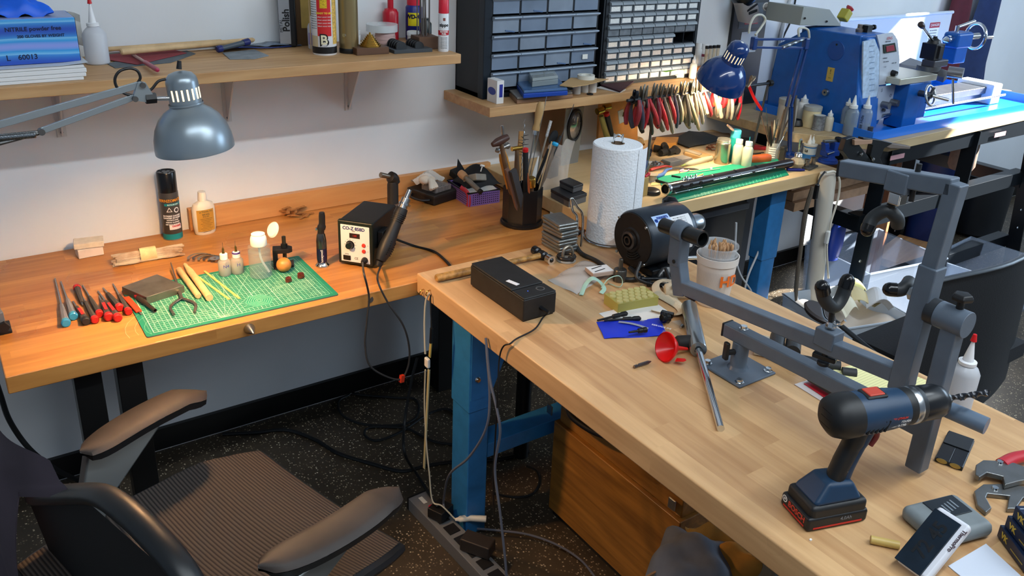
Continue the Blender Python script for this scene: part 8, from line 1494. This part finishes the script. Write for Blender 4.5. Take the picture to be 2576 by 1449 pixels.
obj('back_mesh', M().grid(lambda u, v: (-.205+.02*(1-v), -.32+.55*u, .42+(.30-.14*max(0, u-.55)/.45)*v), 14, 12, .004), C('#121214', .7), t); obj('lumbar_bracket', M().box((-.17, .10, .50), (.02, .09, .08)), C('#3c4146', .4, .5), t, .008)
obj('column', M().cyl((0, 0, .09), (0, 0, .34), .03), BLK, t); obj('mechanism', M().box((-.02, 0, .335), (.24, .18, .05)), BLK, t, .01)
for k in range(5): a_ = k*2*pi/5+.4; lg = obj('base_leg', M().beam((0, 0, .10), (.30*cos(a_), .30*sin(a_), .075), .04, .03), BLK, t, .006); obj('caster', M().cyl((.30*cos(a_)-.02*sin(a_), .30*sin(a_)+.02*cos(a_), .028), (.30*cos(a_)+.02*sin(a_), .30*sin(a_)-.02*cos(a_), .028), .0275), BLKG, lg)
solo('draped_sweater', M().grid(lambda u, v: tuple(Matrix.Rotation(ch, 3, 'Z') @ V((-.215-.03*(1-v)+.03*sin(pi*v)*sin(5*u)+.006*sin(11*u+4*v), .52-(.52-(.02 if v > .95 else .02+.17*min(1, (1-v)*5)))*u, .34+.395*v-.015*sin(5*u)*v-.03*(u > .9)*v))), 24, 20, .012), C('#453d47', .9, var=.15, vs=6), 'dark purple grey sweater draped over the back of the foreground chair', 'sweater', co)
# far chair
c2 = V((2.22, 1.17, 0)); t = thing('task_chair', 'black office chair with wide paddle arms standing beyond the island bench', 'chair', c2, 0)
obj('seat', M().grid(lambda u, v: (-.02+.45*u, -.18+.30*v, .44+.03*cos(pi*(u-.5))*cos(pi*(v-.5))), 12, 12, .05), C('#1b1d21', .8, bump=.5), t)
obj('backrest', M().grid(lambda u, v: (-.15+.56*u-.03*(1-v), -.17-.05*sin(pi*u)+.03*v, .36+.41*v-.012*abs(2*u-1)**3), 18, 14, .03), C('#13161a', .5, bump=.3), t); obj('back_rim', M().tube([(-.15+.56*u/10, -.145-.05*sin(pi*u/10), .772-.012*abs(u/5-1)**3) for u in range(11)], .009, 10, flat=.7), C('#3c4248', .35), t)
p0, p1 = G(2022, 760, .64)-c2, G(2190, 862, .60)-c2
obj('paddle_arm', M().lathe([(.0001, -.012), (.045, -.010), (.05, 0), (.045, .006), (.0001, .009)], p0*.75+p1*.25, (.15, -.1, 1), n=28, sx=1.3, sy=.8), C('#3a3535', .5), t); obj('arm_support', M().beam(p0*.5+p1*.5, (-.1, -.05, .45), .035, .012), C('#31363b', .4), t, .004)
obj('column', M().cyl((0, 0, .07), (0, 0, .43), .03), BLK, t)
for k in range(5): a_ = k*2*pi/5; obj('base_leg', M().beam((0, 0, .08), (.27*cos(a_), .27*sin(a_), .03), .04, .03), BLK, t, .006)
# grey chair at the far right
t = thing('grey_back_chair', 'grey moulded chair back with a rounded top at the right edge beyond the lathe', 'chair', V((4.42, 1.75, 0)), -.3); obj('chair_back', M().grid(lambda u, v: (-.02+.30*u, .02*sin(pi*u), .70+.42*v-.10*(1-u)**4*v), 10, 10, .025), C('#5b6a75', .5), t, .004); obj('seat', M().box((.14, -.2, .46), (.42, .4, .05)), C('#2a2f35', .6), t, .01); obj('leg', M().cyl((.14, -.2, 0), (.14, -.2, .44), .03), BLK, t); obj('spine', M().beam((.14, .0, .46), (.14, .02, .74), .05, .02), BLK, t)
# ---------------------------------------------------------------- under the island
CW = wood('chest_wood', '#5d3a17', '#b57d35', 'Y', .5, 3, .35, 1.5, .3, .1)
t = thing('tool_chest', 'brown wooden lidded chest with a black handle under the island bench', 'chest', (1.258, 1.060, 0)); zc = GX(1385, 1050, 1.258).z
obj('chest_body', M().span((0, 0, .02), (.30, .487, zc)), CW, t, .003); obj('chest_lid', M().span((.012, .01, zc), (.30, .477, zc+.16)), CW, t, .003); obj('foot', M().span((.01, .01, 0), (.03, .477, .02)), BLK, t)
h_ = [GX(1428, 1020, 1.255), GX(1440, 1050, 1.230), GX(1490, 1085, 1.225), GX(1540, 1100, 1.230), GX(1565, 1095, 1.255)]; o_ = V((1.258, 1.06, 0)); obj('handle', M().tube([p-o_ for p in h_], .008, 10, smooth=5), BLK, t)
for q in ((1425, 1018), (1560, 1094)): obj('handle_bracket', M().box(GX(*q, 1.256)-o_, (.012, .02, .028)), C('#8b7a62', .4, .6), t)
for q in ((1690, 1268), (1383, 1030)): obj('corner_bracket', M().box(GX(*q, 1.2565)-o_, (.004, .022, .028)), STEEL, t, .001)
bxz = .34; t = thing('cardboard_box', 'open cardboard box of rags and work gloves under the island front', 'box', (1.03, .62, 0), .0); W_, D_ = .33, .34
CBD = C('#a37d58', .8, var=.08)
for nm, a_, b2 in (('box_side', (0, 0, 0), (W_, .004, bxz)), ('box_side', (0, D_-.004, 0), (W_, D_, bxz)), ('box_side', (0, .004, 0), (.004, D_-.004, bxz)), ('box_side', (W_-.004, .004, 0), (W_, D_-.004, bxz)), ('box_bottom', (.004, .004, 0), (W_-.004, D_-.004, .004))): obj(nm, M().span(a_, b2), CBD, t)
def rag(name, lab, q, w, d, h, colr, seed, rz): 
    p = G(*q, bxz-.01); solo(name, M().grid(lambda u, v: (w*(u-.5), d*(v-.5), h*(sin(pi*u)*sin(pi*v))**.55+.014*sin(11*u+seed)*cos(8*v+seed*2)), 18, 14, .004), C(colr, .95, var=.2, vs=9), lab, name.replace('_', ' '), p, rz)
rag('grey_rag', 'grey blue rag heaped at the left of the cardboard box', (1745, 1425), .17, .17, .06, '#5f6570', 1, .5); rag('work_glove', 'tan leather work glove on top of the cardboard box', (1830, 1365), .15, .12, .05, '#8a7340', 2.2, -.3); rag('work_glove', 'orange tan work glove right of the grey rag', (1870, 1415), .10, .15, .05, '#a5762f', 3.1, .8); rag('grey_rag', 'grey rag at the right side of the cardboard box', (1940, 1425), .14, .13, .05, '#565a58', 4.4, .1)
# ---------------------------------------------------------------- power strip and cables
a, b_ = G(1050, 1242, .045), G(1262, 1462, .045); L_ = (b_-a).length; a.z = 0
t = thing('power_strip', 'long grey metal power strip with black sockets on the floor by the blue leg', 'power strip', a, yaw(a, b_))
obj('strip_body', M().span((0, -.030, 0), (L_, .030, .042)), C('#7c8085', .4, .4), t, .002); obj('end_plug', M().span((-.006, -.030, .001), (0, .030, .041)), BLK, t)
obj('rocker_switch', M().box((.075, .004, .045), (.022, .013, .006)), C('#b3162a', .3, emit=.15), t, .001); obj('white_tag', M().box((.03, .0, .0425), (.03, .012, .0008)), C('#cfd0cc', .5), t)
for k in range(7): obj('socket', M().box((.125+.052*k, .002, .0432), (.036, .034, .003)), BLK, t, .001)
Rs = Matrix.Rotation(yaw(a, b_), 3, 'Z'); PS = lambda x, y, z: a+Rs @ V((x, y, z))
solo('power_adapter', M().box((0, 0, .016), (.055, .05, .032)), C('#131415', .45), 'chunky black plug adapter near the switch of the power strip', 'adapter', PS(.115, .005, .0455), .4, bev=.003)
solo('power_adapter', M().box((0, 0, .019), (.045, .085, .038)), C('#2c2622', .5), 'wide brownish black adapter across the power strip', 'adapter', PS(.285, .012, .0455), .55, bev=.004)
solo('white_plug', M().lathe([(.0045, 0), (.006, .008), (.010, .014), (.010, .04)], ax=(1, 0, .05), n=14, sy=.8).cyl((.04, 0, .002), (.085, -.01, .003), .009), C('#d3cfc2', .4), 'white plug joined to a black connector lying over the power strip', 'plug', PS(.165, .02, .058), -.45)
f_ = lambda x, y, z=.006: G(x, y, z)
BKC = C('#101417', .45); GRC = C('#5f6472', .6, bump=.6, bs=900)
cable('floor_cable', [f_(*q) for q in ((560, 1092), (640, 1088), (720, 1082), (790, 1105), (850, 1140), (930, 1165), (1010, 1185), (1080, 1170), (1160, 1160), (1260, 1155), (1330, 1135))], .0058, BKC, 'thick black cable winding from the wall across the terrazzo floor')
cable('floor_cable', [f_(*q) for q in ((880, 992), (852, 1010), (862, 1045), (920, 1068), (1010, 1068), (1050, 1045), (1045, 1005), (990, 1000), (900, 992), (880, 980))], .0042, BKC, 'black cable loop nearest the baseboard')
cable('floor_cable', [f_(*q) for q in ((1160, 1120), (1090, 1110), (1030, 1080), (1000, 1075), (930, 1075), (918, 1095), (950, 1108), (1010, 1085), (1080, 1040), (1130, 1030), (1162, 1065))], .0042, BKC, 'black cable loop crossing behind the blue leg')
cable('hanging_cable', [GX(1050, 900, 1.02), GX(1035, 960, 1.0), GX(1018, 1060, .97), GX(1018, 1140, .93), f_(1050, 1195, .03), PS(.10, -.005, .085), PS(.112, .0, .075)], .0042, BKC, 'black cord hanging down to the plug near the strip switch')
cable('braided_cable', [GX(1222, 850, .945), GX(1232, 950, .935), GX(1250, 1030, .93), GX(1258, 1090, .93), GX(1245, 1180, .93), GX(1258, 1290, .93), GX(1270, 1400, .93), GX(1276, 1470, .93)], .0032, GRC, 'grey braided cable dropping past the blue leg to the floor')
cable('braided_cable', [GX(1224, 880, .95), GX(1232, 1000, .94), GX(1222, 1080, .93), GX(1180, 1150, .92), GX(1130, 1195, .915), PS(.12, .012, .10), PS(.125, .01, .075)], .003, GRC, 'grey braided cable curving across the blue leg into the power strip')
cable('grey_floor_cable', [f_(*q, .02) for q in ((1200, 1330), (1260, 1335), (1330, 1345), (1400, 1370), (1460, 1408), (1500, 1455))], .003, GRC, 'grey cable arcing over the floor toward the wooden chest')
cable('floor_cable', [f_(*q) for q in ((1240, 1240), (1290, 1250), (1335, 1245), (1356, 1215), (1350, 1185), (1325, 1172))], .0035, BKC, 'black cable coil right of the blue leg')
cable('cream_cable', [GX(1080, 737, .944), GX(1071, 760, .942), GX(1068, 820, .942), GX(1070, 890, .942)], .0026, C('#c9c6b6', .4), 'white cord hung from hooks at the island corner', 'cord')
t = thing('led_strip', 'dangling flexible lamp strip with a white switch block at the island corner', 'light strip', GX(1075, 912, .942), 0); o_ = V(t.location)
obj('switch_block', M().box((0, 0, 0), (.010, .020, .028)), C('#e2e1dc', .4), t, .004); obj('strip', M().beam(GX(1079, 930, .942)-o_, GX(1067, 1178, .942)-o_, .003, .0085, (0, 1, 0)), C('#bdb68d', .3), t); obj('black_lead', M().tube([GX(1083, 742, .944)-o_, GX(1084, 790, .942)-o_, GX(1087, 830, .942)-o_], .0018, 8), BLK, t); obj('black_plug', M().cyl(GX(1086, 826, .942)-o_, GX(1084, 862, .942)-o_, .0045, n=12), BLK, t); obj('upper_strip', M().beam(GX(1084, 862, .942)-o_, GX(1081, 898, .942)-o_, .003, .0085, (0, 1, 0)), C('#b7a65c', .4), t)
cable('cream_cable', [GX(1070, 930, .943), GX(1068, 1020, .941), GX(1073, 1120, .941), GX(1080, 1190, .940), GX(1088, 1260, .94), PS(.13, .0, .09), PS(.165, .02, .06)], .0022, C('#bdb8a4', .4), 'thin cream cord running from the light strip down to the power strip', 'cord')
for q, lab in (((1066, 733), 'bent brass cup hook in the island corner edge, left one'), ((1082, 735), 'bent brass cup hook in the island corner edge, right one')): p = GX(*q, .9485); solo('cup_hook', M().tube([(0, 0, .006), (-.008, 0, .004), (-.011, .002, -.006), (-.004, .004, -.010), (.0, .005, -.004)], .0013, 8, smooth=4), BRASS, lab, 'hook', p)
cable('left_cable', [GY(x, y, 1.95) for x, y in ((-30, 900), (0, 990), (25, 1060), (75, 1130), (140, 1180), (200, 1210))], .006, BKC, 'black cable drooping from the left end of the wall bench')
# ---------------------------------------------------------------- under the plywood bench
fl_ = lambda x, y: G(x, y, 0)
t = thing('drawer_tower', 'grey drawer unit with red, yellow and blue taped drawers under the plywood bench', 'drawer unit', (2.12, 2.03, 0), 0)
obj('tower_body', M().span((0, 0, 0), (.42, .30, .56)), C('#15181d', .5, var=.2), t, .004); obj('grey_top', M().span((-.005, -.005, .56), (.425, .305, .585)), C('#59606a', .5), t, .004)
for z, c_ in ((.44, '#b3121f'), (.34, '#c4a81c'), (.24, '#1a34b0')): obj('tape_flag', M().box((.03, -.012, z), (.11, .02, .055), R=Euler((.2, 0, 0)).to_matrix()), C(c_, .5), t, .003)
for k in range(6): obj('yellow_tab', M().box((.28+.05*(k % 2), -.003, .42-.06*k), (.012, .003, .008)), C('#c7b52a', .5), t)
for k, pts in enumerate((((1852, 560), (1850, 640), (1862, 690), (1890, 735), (1875, 760)), ((1925, 590), (1905, 640), (1880, 700), (1868, 760)))): cable('white_cable', [GY(x, y, 1.88) for x, y in pts], .004, C('#c5c8cb', .4), ('white cord hanging left of the blue bench leg, upper one', 'white cord crossing the taped drawers')[k], 'cord')
a, b_ = GY(2082, 436, 1.76), GY(2042, 775, 1.76); t = thing('long_white_tube', 'long cream plastic tube hanging upright from the corner of the plywood bench', 'tube', b_, along(b_, a)); L_ = (a-b_).length
obj('tube', M().lathe([(.0305, 0), (.031, .01), (.031, L_-.02), (.026, L_)], ax=X, n=32), C('#c3bdb0', .5, var=.06, vs=5), t)
cable('looped_cable', [GY(2078, 434, 1.725), GY(2100, 432, 1.725), GY(2112, 455, 1.72), GY(2108, 500, 1.72), GY(2090, 560, 1.72), GY(2086, 590, 1.72), GY(2080, 625, 1.72), GY(2084, 700, 1.72)], .0038, C('#cfc8b8', .4), 'cream cord looped over the long white tube', 'cord')
solo('inline_switch', M().box((0, 0, 0), (.018, .014, .05)), C('#d3d3cd', .4), 'white inline switch on the cord of the long tube', 'switch', GY(2081, 597, 1.716), .2, bev=.004)
cable('switched_cable', [GY(2075, 432, 1.728), GY(2062, 450, 1.725), GY(2054, 480, 1.72), GY(2048, 540, 1.72), GY(2040, 600, 1.74)], .0035, BLK, 'black cord with a switch left of the long white tube', 'cord'); solo('black_switch', M().box((0, 0, 0), (.016, .013, .055)), BLKG, 'black rocker cord switch hanging left of the long white tube', 'switch', GY(2053, 482, 1.712), .1, bev=.003)
cable('brown_strap', [GY(2045, 470, 1.77), GY(2025, 540, 1.77), GY(2015, 620, 1.77), GY(2005, 700, 1.77), GY(2000, 770, 1.77)], .008, C('#5b5348', .9, bump=1), 'frayed brown strap hanging left of the long white tube', 'strap')
solo('blue_caddy', M().lathe([(.028, -.085), (.042, -.02), (.042, .05), (.03, .085), (.0001, .09)], n=24, sy=.5), C('#1a3796', .45), 'rounded blue plastic handle shape hanging right of the long white tube', 'caddy', GY(2104, 605, 1.90))
# bins
def tub(name, lab, cat, c, w, d, h, m, rot=0, th=.003, fl=.12):
    t = thing(name, lab, cat, c, rot); P0 = [(-w/2*(1-fl), -d/2*(1-fl)), (w/2*(1-fl), -d/2*(1-fl)), (w/2*(1-fl), d/2*(1-fl)), (-w/2*(1-fl), d/2*(1-fl))]; P1 = [(-w/2, -d/2), (w/2, -d/2), (w/2, d/2), (-w/2, d/2)]
    vs = [(*p, 0) for p in P0]+[(*p, h) for p in P1]+[(p[0]*.975, p[1]*.975, h) for p in P1]+[(p[0]*.97, p[1]*.97, .004) for p in P0]
    fs = [(3, 2, 1, 0)]+[(i, (i+1) % 4, 4+(i+1) % 4, 4+i) for i in range(4)]+[(4+i, 4+(i+1) % 4, 8+(i+1) % 4, 8+i) for i in range(4)]+[(8+i, 8+(i+1) % 4, 12+(i+1) % 4, 12+i) for i in range(4)]+[(12, 13, 14, 15)]
    obj('bin_walls', M().add(vs, fs), m, t, .004); obj('bin_rim', M().tube([(*p, h) for p in P1], .005, 8, closed=True), m, t); return t
zt_ = .30; cbn = G(2130, 770, zt_); tub('waste_bin', 'clear lined waste bin full of paper and plastic scraps beyond the island', 'waste bin', (cbn.x, cbn.y, 0), .34, .30, zt_, C('#b9c4cf', .35, alpha=.75), -.25)
solo('bin_liner', M().grid(lambda u, v: (-.15+.3*u, -.13+.26*v, -.04+.03*sin(9*u)*sin(7*v)-.03*sin(pi*u)*sin(pi*v)), 16, 14, .002), C('#cfc4b8', .4, alpha=.85), 'pinkish white liner bag inside the waste bin', 'liner', (cbn.x, cbn.y, zt_), -.25)
for k, (x, y, c_, w, rz, lab) in enumerate(((2140, 740, '#d5cf86', .11, .4, 'crumpled yellow paper in the waste bin'), (2165, 760, '#cdbd8f', .12, -.5, 'tan paper bag scrap in the waste bin'), (2205, 775, '#c9ccd0', .10, .9, 'ball of clear plastic wrap in the waste bin'), (2120, 785, '#d9d3bb', .09, .1, 'cream paper with print in the waste bin'))): solo('paper_scrap', M().grid(lambda u, v: (w*(u-.5), w*.8*(v-.5), .035*abs(sin(3*u+k))+.03*sin(pi*v)), 8, 8, .002), C(c_, .7), lab, 'waste paper', G(x, y, zt_-.01), rz, ang=15)
CLB = C('#a9b9cf', .15, alpha=.24); cb2 = G(2165, 640, .32); tub('clear_storage_bin', 'clear blue tinted storage bin on the floor behind the waste bin', 'storage bin', (cb2.x+.1, cb2.y, 0), .44, .36, .32, CLB, -.15); cb3 = G(2500, 655, .24); tub('clear_storage_bin', 'clear storage bin on the floor at the right behind the black chair', 'storage bin', (cb3.x, cb3.y+.02, 0), .42, .34, .24, CLB, .1)
# under the lathe stand
solo('pine_board', M().box((0, 0, .02), (.42, .30, .04)), PINE, 'short wide pine board lying on the floor under the lathe stand', 'board', (4.02, 2.12, 0), .25, bev=.002)
solo('brown_plank', M().box((0, 0, .33), (.05, .12, .66)), C('#7c4a2c', .6, var=.1), 'upright reddish brown plank under the lathe stand', 'plank', (3.72, 2.2, 0), .1); solo('brown_plank', M().box((0, 0, .16), (.10, .10, .32)), C('#8b5a36', .6, var=.1), 'short upright brown wooden block under the lathe stand', 'plank', (3.60, 2.12, 0), .3)
solo('navy_drum', M().lathe([(.11, 0), (.115, .01), (.115, .55), (.10, .56)], n=36), C('#0f2a66', .45), 'dark navy drum standing under the lathe stand', 'drum', (3.95, 2.26, .045) if 0 else (4.32, 2.24, 0)); solo('black_bin', M().lathe([(.12, 0), (.14, .02), (.15, .34), (.155, .345), (.145, .35), (.14, .34)], n=36), C('#11151a', .5), 'round black bin on the floor under the right part of the lathe stand', 'bin', (4.72, 2.2, 0))
for k in range(3): solo('timber_offcut', M().box((0, 0, .02), (.62, .07, .036)), C('#a98668', .6, var=.15), 'long timber offcut, part of the small pile on the lathe stand shelf', 'timber', (3.05, 2.0+.03*k, .5305+.0385*k), .05*k, group='timber pile on the stand shelf')
solo('leather_roll', M().lathe([(.05, 0), (.06, .02), (.055, .30), (.04, .32)], n=24), C('#7a675a', .7, var=.15), 'brown and grey roll leaning under the lathe stand', 'roll', (3.98, 1.98, .531), .0)
solo('wall_cable', M().tube([GY(2003, -10, WY-.008)-GY(2003, -10, WY-.008)]+[GY(x, y, WY-.008)-GY(2003, -10, WY-.008) for x, y in ((1990, 50), (1968, 100), (1945, 180), (1932, 300), (1928, 380))], .004, 8, smooth=6), BLK, 'black cord running down the wall behind the blue lamp', 'cord', GY(2003, -10, WY-.008))
solo('wall_conduit', M().tube([GY(x, y, WY-.011)-GY(1995, 0, WY-.011) for x, y in ((1995, -20), (1970, 70), (1950, 170), (1925, 330))], .009, 10, smooth=6), C('#cfd3d6', .5), 'white cable trunking down the wall left of the lathe', 'trunking', GY(1995, 0, WY-.011))
# lamp heads belong to their arms: one thing each
for head, root, cords in ((lamp, arm, ('coiled_cord',)), (lamp2, arm2, ('lamp_cable', 'arm_cable'))):
    M_ = Matrix.Translation(V(head.location)-V(root.location)) @ (qh1 if head is lamp else qh2).to_4x4()
    for c in list(head.children): c.parent = root; c.matrix_basis = M_ @ c.matrix_basis
    for n_ in cords:
        c = bpy.data.objects[n_]; d = V(c.location)-V(root.location); c.parent = root; c.location = d; c.name = 'power_cord'
        for k in ('label', 'category'): del c[k]
    root['label'] = head['label']; root['category'] = 'lamp'; nm_ = head.name; bpy.data.objects.remove(head); root.name = nm_
